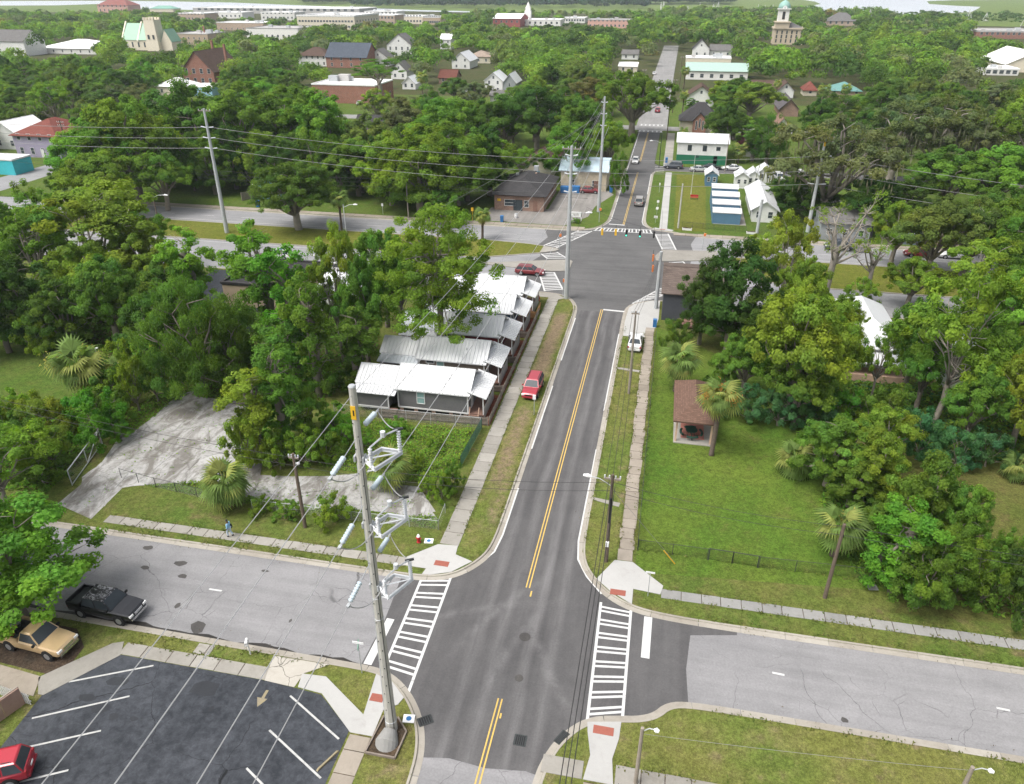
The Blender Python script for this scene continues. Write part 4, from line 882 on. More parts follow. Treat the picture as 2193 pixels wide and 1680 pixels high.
chain_fence('green screened chain-link fence beside the cottage pavement', [(-16.9, 66.0), (-17.2, 58.6)], 1.3, M_GREENSTEEL, M_CHAING)
chain_fence('low chain-link fence at the corner of the vacant lot', [(-16.7, 51.3), (-16.6, 48.9), (-24.5, 48.6), (-34, 48.4)], 1.0)
chain_fence('chain-link fence stub at the broken driveway', [(-48.7, 50.2), (-44.5, 49.5), (-37.5, 48.6)], 1.1, M_DARKSTEEL)
chain_fence('black chain-link fence along the uneven pavement beside the park', [(.45, 93), (.5, 49.75)], 1.15, M_CHAINB and M_DARKSTEEL, M_CHAINB, 3.0)
chain_fence('black chain-link fence along the bottom of the park', [(.55, 49.7), (6.2, 49.7)], 1.15, M_DARKSTEEL, M_CHAINB, 2.9)
chain_fence('black chain-link fence running into the bushes', [(10.3, 49.55), (18.8, 49.9)], 1.15, M_DARKSTEEL, M_CHAINB, 2.9)
chain_fence('double swing gate in the black park fence', [(6.3, 49.7), (8.2, 49.65), (10.2, 49.55)], 1.2, M_DARKSTEEL, M_CHAINB, 2.0, name='gate', r=.05)
g = thing('gate', 'open chain-link gate leaning beside the broken driveway', 'gate', (-52.5, 48.2, ZB)); d = Vector((-2.1, 7.0, 0))
for nm, a, b in (('frame_post', (0, 0, 0), (0, 0, 1.7)), ('frame_rail', (0, 0, 1.7), (d.x, d.y, 1.7)), ('frame_rail', (0, 0, .1), (d.x, d.y, .1)), ('frame_post', (d.x, d.y, 0), (d.x, d.y, 1.7)), ('brace', (d.x * .5, d.y * .5, .1), (d.x, d.y, 1.7)), ('frame_post', (d.x * .5, d.y * .5, .1), (d.x * .5, d.y * .5, 1.7))):
    m = MB(); m.cyl(a, b, .05, n=6); m.build(nm, M_STEEL, g)
m = MB(); m.add([(0, 0, .1), (d.x, d.y, .1), (d.x, d.y, 1.7), (0, 0, 1.7)], [(0, 1, 2, 3)]); m.build('mesh_panel', M_CHAIN, g)
chain_fence('dark picket-height fence in front of the tiny houses', [(3.5, 146.2), (15.5, 145.4)], 1.1, M_DARKSTEEL, M_CHAINB, 2.0)

# ---- picnic pavilion and table
pv = thing('pavilion', 'open picnic pavilion with brown shingle roof on the park lawn', 'pavilion', (5.1, 71.6, ZB)); LM.append(('picnic pavilion', 5.1, 71.6)); FOOT.append((2.8, 8, 67, 77)); CLEAR.append((1440, 815, 1580, 980, 67))
m = MB(); m.b2(-1.95, 1.95, -4.3, 4.3, 0, .1); m.build('floor_slab', M_CONC, pv)
m = MB(); m.b2(-1.2, 1.2, -3.3, 3.5, .1, .108); m.build('brick_floor', M_PAVER, pv)
for sx in (-1, 1):
    for py in (-3.95, 0, 3.95):
        b = MB(); b.box(sx * 1.75, py, 1.35, .18, .18, 2.5); b.build('post', M_BRWOOD, pv)
        for dy in (-1, 1):
            if abs(py + dy * .8) < 4.2: b = MB(); b.tube([(sx * 1.75, py, 1.9), (sx * 1.75, py + dy * .65, 2.5)], .06, 4); b.build('brace', M_BRWOOD, pv)
    b = MB(); b.box(sx * 1.75, 0, 2.62, .16, 8.3, .2); b.build('beam', M_BRWOOD, pv)
for py in (-3.95, 3.95): b = MB(); b.box(0, py, 2.62, 3.4, .16, .2); b.build('beam', M_BRWOOD, pv)
m = MB(); X0, X1, Y0, Y1, h, rr = -2.2, 2.2, -4.5, 4.5, 2.72, 1.45
roof_part(pv, 'hip', -1.9, 1.9, -4.2, 4.2, 2.74, rr, RM((.155, .095, .072)), .3)
pt = thing('picnic_table', 'dark green metal picnic table with four curved seats under the pavilion', 'table', (4.95, 68.9, ZB + .11))
m = MB(); m.cyl((0, 0, .70), (0, 0, .76), .62, n=16); m.build('table_top', M_GREENSTEEL, pt)
for k in range(4):
    a = k * math.pi / 2 + .1; m = MB(); m.tube([(math.cos(a) * .25, math.sin(a) * .25, .68), (math.cos(a) * .35, math.sin(a) * .35, .05), (math.cos(a) * .95, math.sin(a) * .95, .05), (math.cos(a) * 1.05, math.sin(a) * 1.05, .42)], .04, 5); m.build('leg', M_GREENSTEEL, pt)
    m = MB(); s = [(math.cos(a + q * .18) * 1.1, math.sin(a + q * .18) * 1.1, .45) for q in range(-3, 4)]; m.tube(s, .13, 6); o = m.build('seat', M_GREENSTEEL, pt)

# ---- buildings round the big intersection
bld('shop', 'low brick shop with black shingle roof on the gravel lot', 'shop', -35.0, -24.6, 151.6, 169, 3.3, M_BRICKT, ('hip', 2.4, DKROOF, 'y', .6), [], [('S', -.02, 1.9, 2.2, M_GLASS), ('S', .33, .9, 2.1, M_DECK), ('E', .2, .9, 2.1, M_DECK)], [(.1, .2, -.6)], lm='black-roofed brick shop')
CLEAR.append((1054, 378, 1195, 470, 151)); shp = bpy.data.objects['shop']
window(shp, 'S', -1.9, -8.7, 1.6, 2.2, 1.2); window(shp, 'S', 1.6, -8.7, 1.5, .9, 1.3)
m = MB(); m.box(-4.2, -8.75, 2.1, .7, .08, .5); m.build('sign', M_YELLOW, shp)
m = MB(); m.box(1.0, 6.2, 5.6, 1.0, 1.0, 1.0); m.build('roof_unit', M_STEEL, shp); m = MB(); m.cyl((-2.6, 3, 4.4), (-2.6, 3, 5.1), .35, n=8); m.build('roof_fan', M_STEEL, shp)
bld('house', 'small cream gabled house with brown roof behind the brick shop', 'house', -34.6, -27.6, 180.5, 198, 3.2, CRM, ('gable', 2.0, BRROOF, 'y'), [('S', 1, 1, .8, 1.1, 1.0, 1)], [('S', .05, .8, 1.9, LBLU), ('S', .33, .7, 1.3, M_GLASS)], lm='cream gabled house'); CLEAR.append((1126, 331, 1187, 385, 180))
st = bld('building', 'pale stone building with light blue metal roof by the gravel lot', 'building', -24.0, -13.6, 171.5, 181, 4.6, STONE, ('gable', 1.9, M_ROOFB, 'x'), [('S', 2, 1, .9, 1.2, 1.1, 1)], [('S', .28, 1.0, 2.2, M_DECK)], lm='blue-roofed stone building', rib=.6); CLEAR.append((1192, 345, 1290, 415, 171))
bld('building', 'dark grey sided building with brown shingle roof at the intersection corner', 'building', .95, 8.5, 99.6, 112.2, 4.2, DGREY, ('gable', 1.6, RM((.14, .11, .095)), 'x', .35), [], [], lm='dark grey corner building'); CLEAR.append((1411, 590, 1462, 700, 99))
db = [o for o in bpy.data.objects if o.get('label', '').startswith('dark grey sided')][0]; window(db, 'W', -3.78, -1.5, 2.4, .8, 1.1, M_WOODGREY)
dk = MB(); dk.b2(-1.5, 2.2, -9.0, -6.4, .3, .5)
for x in (-1.4, 2.1):
    for y in (-8.9,): dk.box(x, y, .7, .1, .1, 1.4)
dk.b2(-1.5, 2.2, -8.95, -8.9, 1.0, 1.1); dk.build('deck', M_DECK, db)
wg = bld('building', 'two-storey building, white above and green below, on the corner', 'building', 1.6, 14.2, 205, 214, 5.6, WHT, ('gable', 1.5, M_ROOFW, 'x', .4), [], [('S', .28, .9, 2.2, M_TRIM)], lm='white and green corner building', rib=.8); CLEAR.append((1440, 280, 1556, 353, 205))
m = MB(); m.b2(-6.33, 6.33, -4.56, 4.4, 0, 2.35); m.build('green_base', GREENP, wg)
for x in (-3.2, .6, 4.0): window(wg, 'S', x, -4.5, 4.1, .9, 1.3 if x < 4 else .8, M_BLACK)
for k, (u, vb_, w, col, lab) in enumerate(((1522, 399, 2.7, BLUW, 'tiny blue-grey house standing alone on the lawn'), (1587, 404, 2.9, WHT, 'tiny white house with three narrow windows'), (1611, 401, 2.6, WHT, 'tiny white house squeezed between its neighbours'), (1636, 392, 3.0, WHT, 'tiny grey-white house at the back of the row'))):
    x, y = G(u, vb_, ZB); o = bld('tiny_house', lab, 'house', x - w / 2, x + w / 2, y, y + 5, 2.7, col, ('gable', 1.0, M_ROOFW, 'y', .3), [('S', 2, 1, .55, .9, 1.1, 1)], group='tiny houses on the garden block', lm='tiny houses')
for k in range(4):
    y = 150.2 + k * 4.6; bld('tiny_house', ['blue-grey tiny house nearest the avenue in the row of four', 'second tiny house from the avenue in the row of four', 'third tiny house from the avenue in the row of four', 'last tiny house in the row of four, beside the path'][k], 'house', 9.3, 14.6, y, y + 3.7, 2.3 + .5 * k, BLUW, ('gable', .45, M_ROOFW, 'x', .1), [], [], group='tiny houses on the garden block', lm='row of tiny houses', rib=.5)
bld('building', 'long white community building with white metal roof behind the tiny houses', 'building', 17.0, 21.6, 153, 171, 2.7, WHT, ('gable', 1.5, M_ROOFW, 'y', .5), [('S', 2, 1, .8, 1.2, .9, 1)], [('W', -.3, .9, 2.0, M_GLASS)], lm='long white community building', rib=.7)
CLEAR += [(1436, 385, 1590, 500, 145), (1590, 395, 1665, 470, 150)]
bld('house', 'grey house with white-trimmed gable behind the bare tree', 'house', 28.4, 37, 143.5, 152, 3.4, GRW, ('gable', 1.6, GYROOF, 'x', .4), [('S', 3, 1, .8, 1.1, 1.0, 1)], [], lm='grey house behind the bare tree')
bld('house', 'blue-grey porch house with white gable beside the dark lane', 'house', 41.5, 46, 143.5, 151, 3.6, SID((.16, .19, .23)), ('gable', 1.8, GYROOF, 'y', .4), [('S', 2, 1, .8, 1.2, 1.2, 1)], [], lm='blue-grey porch house')
bld('building', 'long brown-roofed building beyond the avenue on the right', 'building', 48, 62, 144, 154, 3.4, M_BRICKP, ('gable', 1.8, BRROOF, 'x', .4), [('S', 4, 1, .9, 1.2, 1.0, 1)], [], lm='long brown-roofed building')
bld('house', 'white-roofed house with stepped metal roofs hidden among the eastern trees', 'house', 22.8, 29.5, 87.8, 102, 3.6, WHT, ('hip', 2.4, M_ROOFW, 'y', .5), [('S', 2, 1, .8, 1.3, 1.0, 1)], [], lm='white metal-roofed house in the trees'); CLEAR.append((1790, 650, 1920, 760, 88))
m = MB(); q = [(-3.6, -9.6, 2.5), (3.9, -9.6, 2.5), (3.9, -6.4, 3.4), (-3.6, -6.4, 3.4)]; hs_ = [o for o in bpy.data.objects if o.get('label', '').startswith('white-roofed house with stepped')][0]; slab_roof(m, q, .1); m.build('porch_roof', M_ROOFW, hs_)
m = MB(); m.b2(-3.2, 3.4, -9.3, -7.2, 0, .9); m.build('porch_base', M_BRWOOD, hs_)
bld('house', 'second white-roofed house half hidden behind the tall eastern tree', 'house', 33.8, 40.2, 86, 99, 3.6, WHT, ('hip', 2.2, M_ROOFW, 'y', .5), [('S', 2, 1, .8, 1.3, 1.0, 1)], [], lm='second white-roofed house'); CLEAR.append((1985, 675, 2080, 730, 86))
bld('building', 'white-roofed shed behind the vine-covered trees', 'shed', -47.5, -40, 93, 101, 3.2, WHT, ('gable', 1.4, M_ROOFW, 'x', .4), [], [], lm='white-roofed shed behind the cottages')
bld('building', 'low building with black flat roof beside the hidden car park', 'building', -62, -51, 92, 103, 3.4, TANW, ('flat', .4, DKROOF), [], [], lm='black flat-roofed building')
bld('house', 'pale blue house with white roof beside the avenue lawn', 'house', -88.3, -81, 150, 160, 3.3, LBLU, ('gable', 1.3, FLATW, 'y', .4), [('S', 1, 1, .8, 1.2, 1.0, 1)], [], lm='pale blue avenue house'); CLEAR.append((540, 372, 572, 455, 150))
lot2 = MB(); lot2.sheet([(-72, 84), (-50, 84), (-49, 92), (-50, 106), (-72, 106)], ZB + .014); struct('parking_lot', lot2, M_LOT, 'dark car park hidden between the vine-covered trees')

# ---- the town behind (survey of what rises above the trees)
def S(n, r, w=1.0, h=1.4, z0=1.0, dz=3.2): return [('S', n, r, w, h, z0, dz)]
fb('building', 'two-storey lilac building with maroon hip roof on the left', 'building', 40, 132, 338, 292, 16, PURP, ('hip', 3.5, RDROOF, 'x', .6), [('S', 4, 2, 1.0, 1.6, .9, 3.6)], [('S', .1, 1, 2.2, M_TRIM)], lm='lilac building', clear=.8)
fb('building', 'turquoise building at the edge of the side road', 'building', -40, 34, 374, 344, 6, TURQ, ('flat', .4, FLATW), [], [], lm='turquoise building')
fb('house', 'white gabled house behind the lilac building', 'house', -10, 45, 320, 285, 12, WHT, ('gable', 3, FLATW, 'y'), S(2, 1), lm='white house behind the lilac building')
fb('house', 'dark-roofed porch house among the trees behind the avenue', 'house', 762, 824, 308, 276, 9, GRW, ('gable', 3.2, DKROOF, 'x'), S(3, 1), lm='dark-roofed porch house', vt=256)
fb('house', 'bright blue house peeping through the leaves', 'house', 944, 985, 322, 305, 8, SID((.10, .36, .60)), ('gable', 2, DKROOF, 'x'), S(2, 1), lm='bright blue house', vt=295)
fb('building', 'long flat-roofed red brick building behind the pine', 'building', 672, 806, 222, 184, 20, M_BRICK, ('flat', .5, FLATW), [('E', 3, 1, 1.2, 1.4, 1.5, 1)], [('S', -.3, 3, 2.4, M_GLASS)], lm='long flat red brick building', vt=158)
fb('school', 'big red brick school with steep dark roof and two chimneys', 'school', 396, 462, 184, 152, 24, M_BRICK, ('gable', 8, BRROOF, 'y', .6), [('S', 4, 2, 1.4, 2.0, 1.2, 4)], [], [(-.2, .35, 3), (.42, .1, 2)], lm='red brick school', vt=112)
fb('building', 'white-roofed yellow houses below the brick school', 'house', 338, 400, 205, 186, 12, CREAM, ('hip', 3, FLATW, 'x'), S(3, 1), lm='yellow house below the school', vt=168)
fb('building', 'pale blue-walled building under the school trees', 'building', 404, 456, 206, 188, 12, LBLU, ('flat', .4, FLATW), S(3, 1), lm='pale blue building', vt=176)
fb('house', 'grey-roofed white house at the far left edge', 'house', -20, 58, 120, 88, 18, WHT, ('gable', 6, GYROOF, 'x'), S(4, 1), lm='grey-roofed white house', vt=68)
fb('hall', 'white-walled hall with broad white roof on the left', 'hall', 86, 205, 116, 104, 34, WHT2, ('hip', 4.5, FLATW, 'x', .5), S(6, 1), lm='broad white hall', vt=90)
fb('building', 'brown flat building with chimney block beside the pale church', 'building', 378, 448, 98, 74, 26, TANW, ('flat', .6, FLATG), S(6, 2), [], [(0, .2, 4)], lm='brown flat building', vt=62)
fb('building', 'white low building with grey roof before the office block', 'building', 530, 640, 86, 62, 36, WHT2, ('flat', .6, FLATG), S(9, 1, 1.6, 1.8, 2), lm='white low building', vt=52)
fb('building', 'tan brick building with flat roof among the downtown trees', 'building', 466, 566, 66, 50, 30, M_BRICKP, ('flat', .6, FLATW), S(8, 1), lm='tan brick building', vt=40)
fb('office_block', 'cream four-storey office block with rows of windows', 'office block', 640, 762, 76, 36, 60, CREAM, ('flat', 1.2, FLATW), [('S', 18, 4, 2.0, 1.5, 2.0, 4.2), ('E', 8, 4, 2.0, 1.5, 2.0, 4.2)], lm='cream office block', vt=24)
fb('house', 'white house with brown roof below the office block', 'house', 640, 702, 142, 120, 14, WHT, ('hip', 4, BRROOF, 'x', .6), S(5, 2, .9, 1.4, .8, 3), lm='white house with brown roof', vt=100)
fb('house', 'brick house with steep slate-blue cross gables', 'house', 700, 786, 146, 122, 18, M_BRICK, ('gable', 6.5, SLROOF, 'x', .5), S(4, 2, 1.1, 1.7, .8, 3), lm='slate-roofed brick house', vt=100)
fb('house', 'small white house with dark roof and turret', 'house', 790, 832, 142, 124, 10, WHT, ('gable', 4.5, GYROOF, 'y'), S(3, 1), gwin=1, lm='small white turret house', vt=104)
fb('house', 'tall white timber house with pointed grey gable', 'house', 830, 882, 124, 96, 14, WHT, ('gable', 6, GYROOF, 'y'), S(4, 2, 1, 1.8, 1, 3.4), gwin=1, lm='tall white timber house', vt=78)
fb('house', 'white gable-fronted house beyond the pine tree', 'house', 838, 872, 170, 152, 10, WHT, ('gable', 4, GYROOF, 'y'), S(2, 1), gwin=1, lm='white gable-fronted house', vt=142)
fb('house', 'little white-roofed house right of the brick building', 'house', 862, 890, 192, 178, 9, WHT, ('gable', 2.6, M_ROOFW, 'y'), S(2, 1), lm='little white-roofed house', vt=165)
fb('house', 'white two-storey house deep among the trees', 'house', 943, 966, 106, 84, 12, WHT, ('gable', 3, FLATW, 'x'), S(2, 2, .8, 1.4, 1, 3), lm='white two-storey house in the trees', vt=74)
fb('house', 'rusty brown-roofed house among the trees', 'house', 940, 976, 180, 166, 9, M_BRICKT, ('gable', 3, RM((.15, .06, .045)), 'x'), S(2, 1), lm='rusty brown-roofed house', vt=152)
fb('building', 'white metal-roofed building behind the rusty house', 'building', 968, 1006, 148, 130, 18, WHT, ('gable', 4, M_ROOFW, 'y'), S(2, 2, .9, 1.2, .8, 3), lm='white metal-roofed building', vt=112)
fb('house', 'tan-roofed wide house behind the street trees', 'house', 1000, 1050, 136, 122, 14, CRM, ('hip', 3, TANROOF, 'x'), S(3, 1), lm='tan-roofed wide house', vt=106)
fb('house', 'pale cottage with white roof left of the twin white houses', 'house', 996, 1000, 208, 195, 9, WHT, ('gable', 2, M_ROOFW, 'x'), clear=0, lm='pale cottage')
fb('house', 'white two-storey house with two white gables', 'house', 1038, 1076, 200, 172, 12, WHT, ('gable', 3, M_ROOFW, 'y'), S(2, 2, .8, 1.2, .9, 2.8), gwin=1, lm='twin-gabled white house', vt=156)
fb('house', 'grey-white two-storey house with white gable, next to its twin', 'house', 1078, 1104, 206, 176, 12, GRW, ('gable', 3, M_ROOFW, 'y'), S(1, 2, .8, 1.2, .9, 2.8), lm='grey-white gabled house', vt=160)
fb('house', 'weathered white house with flat dark roof', 'house', 1050, 1090, 232, 205, 9, WHT2, ('gable', 1.4, GYROOF, 'x'), S(2, 1), lm='weathered white house', vt=193)
fb('building', 'large red brick hall with white roof downtown', 'building', 1056, 1114, 58, 40, 45, flat((.32, .09, .08), .8, key='red painted brick'), ('gable', 4, FLATW, 'x', .6), S(5, 1, 2, 2, 4), lm='red brick hall downtown', vt=28)
fb('building', 'pale pink downtown row of shops', 'building', 1258, 1350, 62, 44, 25, PINK, ('flat', .8, FLATG), S(10, 2, 1.6, 1.8, 2, 4.5), lm='pink downtown row', vt=40)
fb('building', 'white-walled downtown building beside the red hall', 'building', 1116, 1200, 56, 44, 30, WHT2, ('flat', .8, FLATW), S(7, 1, 2, 2, 2), lm='white downtown building', vt=38)
for k, (a, b, vb_, ve, mt, nm) in enumerate(((782, 850, 44, 26, WHT2, 'long pale riverfront block'), (786, 846, 56, 34, M_BRICKP, 'buff downtown block with window rows'), (850, 905, 52, 36, CREAM, 'cream downtown block'), (906, 944, 54, 38, TANW, 'tan downtown block'), (560, 632, 44, 28, WHT2, 'low white block behind the tan brick building'), (380, 440, 46, 30, M_BRICKP, 'low brick block behind the church tower'), (444, 520, 40, 28, WHT2, 'white-roofed riverfront block'), (1204, 1252, 50, 40, WHT2, 'small white block beside the pink row'))):
    fb('building', nm + ' downtown', 'building', a, b, vb_, ve, 30, mt, ('flat', .8, FLATW), S(8, 2 if vb_ - ve > 15 else 1, 2, 2, 2, 5), lm=nm, vt=ve - 4)
fb('warehouse', 'very long white-roofed riverfront shed in the distance', 'warehouse', 415, 770, 30, 19, 70, FLATG, ('flat', 1.0, FLATW), S(24, 1, 5, 3, 4), lm='riverfront shed', vt=5)
ch = fb('building', 'reddish courthouse with turret roof in the distance', 'building', 211, 276, 28, 12, 30, PINK, ('hip', 9, RM((.28, .11, .09)), 'x', .6), S(7, 2, 2, 3, 2, 6), lm='reddish courthouse', vt=2)
fb('building', 'green-roofed distant building right of the courthouse', 'building', 322, 372, 26, 19, 20, CREAM, ('hip', 4, GNROOF, 'x'), lm='green-roofed distant building', vt=13)
fb('house', 'white gable-fronted house with dark roof on the far street', 'house', 1482, 1518, 122, 104, 12, WHT, ('gable', 5, DKROOF, 'y'), S(2, 1), gwin=1, lm='white gable house on the far street', vt=91)
fb('house', 'white side wing with dark roof next to the far gable house', 'house', 1519, 1566, 122, 108, 12, WHT, ('gable', 3, GYROOF, 'x'), S(3, 1), lm='white side wing', vt=96)
fb('building', 'cream flat-roofed garage in front of the far gable house', 'building', 1468, 1565, 136, 126, 14, CREAM, ('flat', .5, FLATW), [], lm='cream flat garage', vt=121)
fb('building', 'broad building with pale green metal roof on the far street', 'building', 1468, 1600, 172, 152, 24, WHT2, ('gable', 2.6, RM((.33, .46, .40), 'metal'), 'x', .6), [('S', 6, 1, 1.6, 1.6, 1.0, 1)], lm='pale green-roofed building', vt=134)
fb('house', 'bungalow with brown roof and white gable by the far street', 'house', 1470, 1528, 228, 205, 12, WHT, ('gable', 3.4, BRROOF, 'y', .7), S(2, 1), gwin=1, lm='brown-roofed bungalow', vt=186)
fb('house', 'low white house with long brown roof', 'house', 1610, 1664, 206, 190, 12, WHT, ('gable', 2.6, BRROOF, 'x', .6), S(3, 1), lm='low white brown-roofed house', vt=178)
fb('house', 'white gabled porch house at the end of the brown roof', 'house', 1664, 1698, 210, 192, 10, WHT, ('gable', 2.8, BRROOF, 'y', .6), [], gwin=1, lm='white gabled porch house', vt=176)
fb('house', 'small house with red shingle roof', 'house', 1720, 1748, 206, 194, 9, CRM, ('hip', 3, RDROOF, 'x', .5), S(1, 1), lm='small red-roofed house', vt=178)
fb('house', 'house with teal hip roof among palms', 'house', 1776, 1842, 206, 195, 12, TANW, ('hip', 3, TLROOF, 'x', .6), S(4, 1), lm='teal-roofed house', vt=184)
fb('house', 'long grey-roofed house in the middle of the eastern trees', 'house', 1668, 1708, 250, 232, 18, M_BRICKT, ('gable', 3, RM((.12, .11, .115)), 'y', .6), [], lm='long grey-roofed house', vt=200)
fb('house', 'white gable with brick side peeping from the trees', 'house', 1660, 1688, 284, 270, 12, WHT2, ('gable', 2.4, RM((.25, .16, .12)), 'y', .5), [], lm='white gable in the trees', vt=257)
fb('house', 'maroon-roofed house behind the white and green building', 'house', 1582, 1616, 336, 318, 9, WHT2, ('gable', 2.4, MAROON, 'x', .5), [], [], [(-.35, 0, .8)], lm='maroon-roofed house', vt=298)
fb('building', 'white flat-fronted building left of the far street', 'building', 1324, 1363, 156, 142, 14, CREAM, ('gable', 1.4, FLATW, 'x', .4), S(2, 1), lm='white flat-fronted building', vt=128)
fb('building', 'grey flat-roofed garage left of the far street', 'building', 1318, 1378, 178, 170, 16, GRW, ('flat', .4, FLATG), [], lm='grey flat garage', vt=157)
fb('house', 'pale-roofed house behind the white flat-fronted building', 'house', 1331, 1366, 128, 116, 12, WHT, ('gable', 2, GYROOF, 'x'), S(2, 1), lm='pale-roofed house', vt=106)
fb('building', 'long red brick building with white windows at the right edge', 'building', 2090, 2260, 84, 70, 40, M_BRICK, ('flat', 1.4, FLATG), S(14, 1, 2, 2.4, 3), lm='long red brick building on the right', vt=64)
fb('warehouse', 'cream warehouse with white roof at the right edge', 'warehouse', 2150, 2260, 156, 138, 40, CREAM, ('gable', 6, FLATW, 'y', .6), [], lm='cream warehouse', vt=108)
fb('building', 'low white building with signs beside the cream warehouse', 'building', 2106, 2180, 162, 150, 16, WHT2, ('flat', .8, FLATW), S(5, 1, 2, 1.6, .8), lm='low white building with signs', vt=143)
fb('building', 'grey mansard building behind the domed hall', 'building', 1770, 1835, 56, 46, 22, M_BRICKP, ('hip', 8, GYROOF, 'x', .5), S(5, 1, 2, 3, 2), lm='grey mansard building', vt=30)
# ---- church with dark roof and brick gable
X, Y = G(1496, 286, ZB); cb = thing('church', 'small church with steep black roof and brick gable, by the street', 'church', (X, Y + 5, ZB)); LM.append(('small black-roofed church', X, Y + 5)); FOOT.append((X - 7, X + 7, Y - 1, Y + 14)); CLEAR.append((1456, 238, 1536, 284, Y))
walls_part(cb, -6, 6, -3, 7, 3.4, CRM); roof_part(cb, 'hip', -6, 6, -3, 7, 3.4, 5.0, DKROOF, .6)
walls_part(cb, -2.0, 2.0, -5.2, -2, 4.0, M_BRICK, 'y', 2.2, 0, 'brick_gable'); roof_part(cb, 'gable', -2.0, 2.0, -5.2, -1, 4.0, 2.2, DKROOF, .3, 'y', 0, 'gable_roof')
for k in (-1, 0, 1): window(cb, 'S', k * 1.0, -5.2, 2.4 + (k == 0) * .6, .45, 2.6, None, M_GLASS, False)
# ---- pale church with green roof and square tower
def uvw(u0, u1, vb, ve):
    um = (u0 + u1) / 2; X, Y = G(um, vb, ZB); return onY(u0, vb, Y)[0], onY(u1, vb, Y)[0], Y, onY(um, ve, Y)[1] - ZB
x0, x1, Y, h = uvw(268, 332, 108, 84); c2 = thing('church', 'cream church with green roof and square battlemented tower', 'church', ((x0 + x1) / 2, Y + 8, ZB)); w = x1 - x0; LM.append(('cream church', (x0 + x1) / 2, Y + 8)); FOOT.append((x0 - 2, x1 + 30, Y - 2, Y + 22)); CLEAR.append((264, 42, 378, 98, Y))
walls_part(c2, -w / 2, w / 2, -8, 8, h, CREAM); roof_part(c2, 'gable', -w / 2, w / 2, -8, 8, h, 9.5, RM((.17, .33, .22), 'metal'), .5, 'x')
for px in (-w / 2 - .5, 0, w / 2):
    m = MB(); m.add([(px - .5, -8.8, h - 1), (px + .5, -8.8, h - 1), (px + .5, 0, h + 10.6), (px - .5, 0, h + 10.6), (px - .5, -8.8, h - 2), (px + .5, -8.8, h - 2), (px + .5, 0, h + 9), (px - .5, 0, h + 9)], [(0, 1, 2, 3), (4, 7, 6, 5), (0, 3, 7, 4), (1, 5, 6, 2), (0, 4, 5, 1)]); m.build('parapet', CREAM, c2)
tx0, tx1, tY, th_ = uvw(331, 356, 108, 42); tw = tx1 - tx0; tc = (tx0 + tx1) / 2 - (x0 + x1) / 2
m = MB(); m.box(tc, -8, th_ / 2, tw, tw, th_, taper=.86)
for sx in (-1, -.33, .33, 1):
    for sy in (-1, 1): m.box(tc + sx * tw * .37, -8 + sy * tw * .37, th_ + .6, tw * .16, tw * .16, 1.6)
m.build('tower', CREAM, c2)
for k in range(2):
    for s in (-.2, .2): window(c2, 'S', tc + s * tw, -8 - tw * .49 + k * .6, th_ * (.45 + .28 * k), tw * .16, th_ * .14, CREAM, M_GLASS, False)
for k in range(5): window(c2, 'S', -w / 2 + (k + .5) * w / 5, -8, h * .5, 1.2, 3.2, CREAM, M_GLASS, False)
gw = onY(378, 108, tY)[0] - tx1
walls_part(c2, tc + tw / 2, tc + tw / 2 + gw, -9, 2, th_ * .32, CREAM, 'y', th_ * .38, 0, 'front_gable'); roof_part(c2, 'gable', tc + tw / 2, tc + tw / 2 + gw, -9, 2, th_ * .32, th_ * .38, RM((.17, .33, .22), 'metal'), .3, 'y', 0, 'front_roof')
# ---- old city hall with domed clock tower
x0, x1, Y, h = uvw(1655, 1718, 96, 62); w = x1 - x0; ch = thing('city_hall', 'buff stone hall with verdigris-domed clock tower above the trees', 'city hall', ((x0 + x1) / 2, Y + 9, ZB)); LM.append(('domed clock tower hall', (x0 + x1) / 2, Y + 9)); FOOT.append((x0 - 2, x1 + 2, Y - 2, Y + 20)); CLEAR.append((1650, 8, 1720, 84, Y))
BUFF = flat((.52, .44, .33), .85, key='buff stone'); VERD = flat((.25, .42, .37), .6, 0, .15, key='verdigris copper')
walls_part(ch, -w / 2, w / 2, -9, 9, h, BUFF); m = MB(); m.b2(-w / 2 - .8, w / 2 + .8, -9.8, 9.8, h - .4, h + .6); m.build('cornice', BUFF, ch); roof_part(ch, 'hip', -w / 2 + 1, w / 2 - 1, -8, 8, h + .6, 3.5, GYROOF, 0)
for r in range(3):
    for k in range(6): window(ch, 'S', -w / 2 + (k + .5) * w / 6, -9, 2.5 + r * (h - 2) / 3, 1.1, 2.4, BUFF, M_GLASS, False)
tx = onY(1669, 96, Y)[0] - (x0 + x1) / 2; zt = onY(1669, 20, Y)[1]; z0_ = onY(1669, 48, Y)[1]; tw = onY(1684, 96, Y)[0] - onY(1657, 96, Y)[0]
m = MB(); m.box(tx, -5, (h + z0_) / 2, tw * 1.1, tw * 1.1, z0_ - h); m.box(tx, -5, z0_, tw * 1.25, tw * 1.25, .8); m.build('tower_base', BUFF, ch)
m = MB(); m.box(tx, -5, (z0_ + zt) / 2, tw * .82, tw * .82, zt - z0_); m.box(tx, -5, zt, tw * 1.0, tw * 1.0, .7); m.build('belfry', WHT2, ch)
window(ch, 'S', tx, -5 - tw * .41, (z0_ + zt) / 2, tw * .22, (zt - z0_) * .6, BUFF, M_BLACK, False)
m = MB(); m.cyl((tx, -5 - tw * .44, zt + .7), (tx, -5 - tw * .47, zt + .7), tw * .17, n=14); m.build('clock_face', M_SIGNW, ch)
prof = [(.48, 0), (.47, .25), (.42, .5), (.32, .72), (.17, .88), (.08, .95), (.06, 1.15), (.02, 1.6)]
m = MB(); m.tube([(tx, -5, zt + .3 + b * tw * .62) for a, b in prof], [a * tw for a, b in prof], 14); m.build('dome', VERD, ch, True)
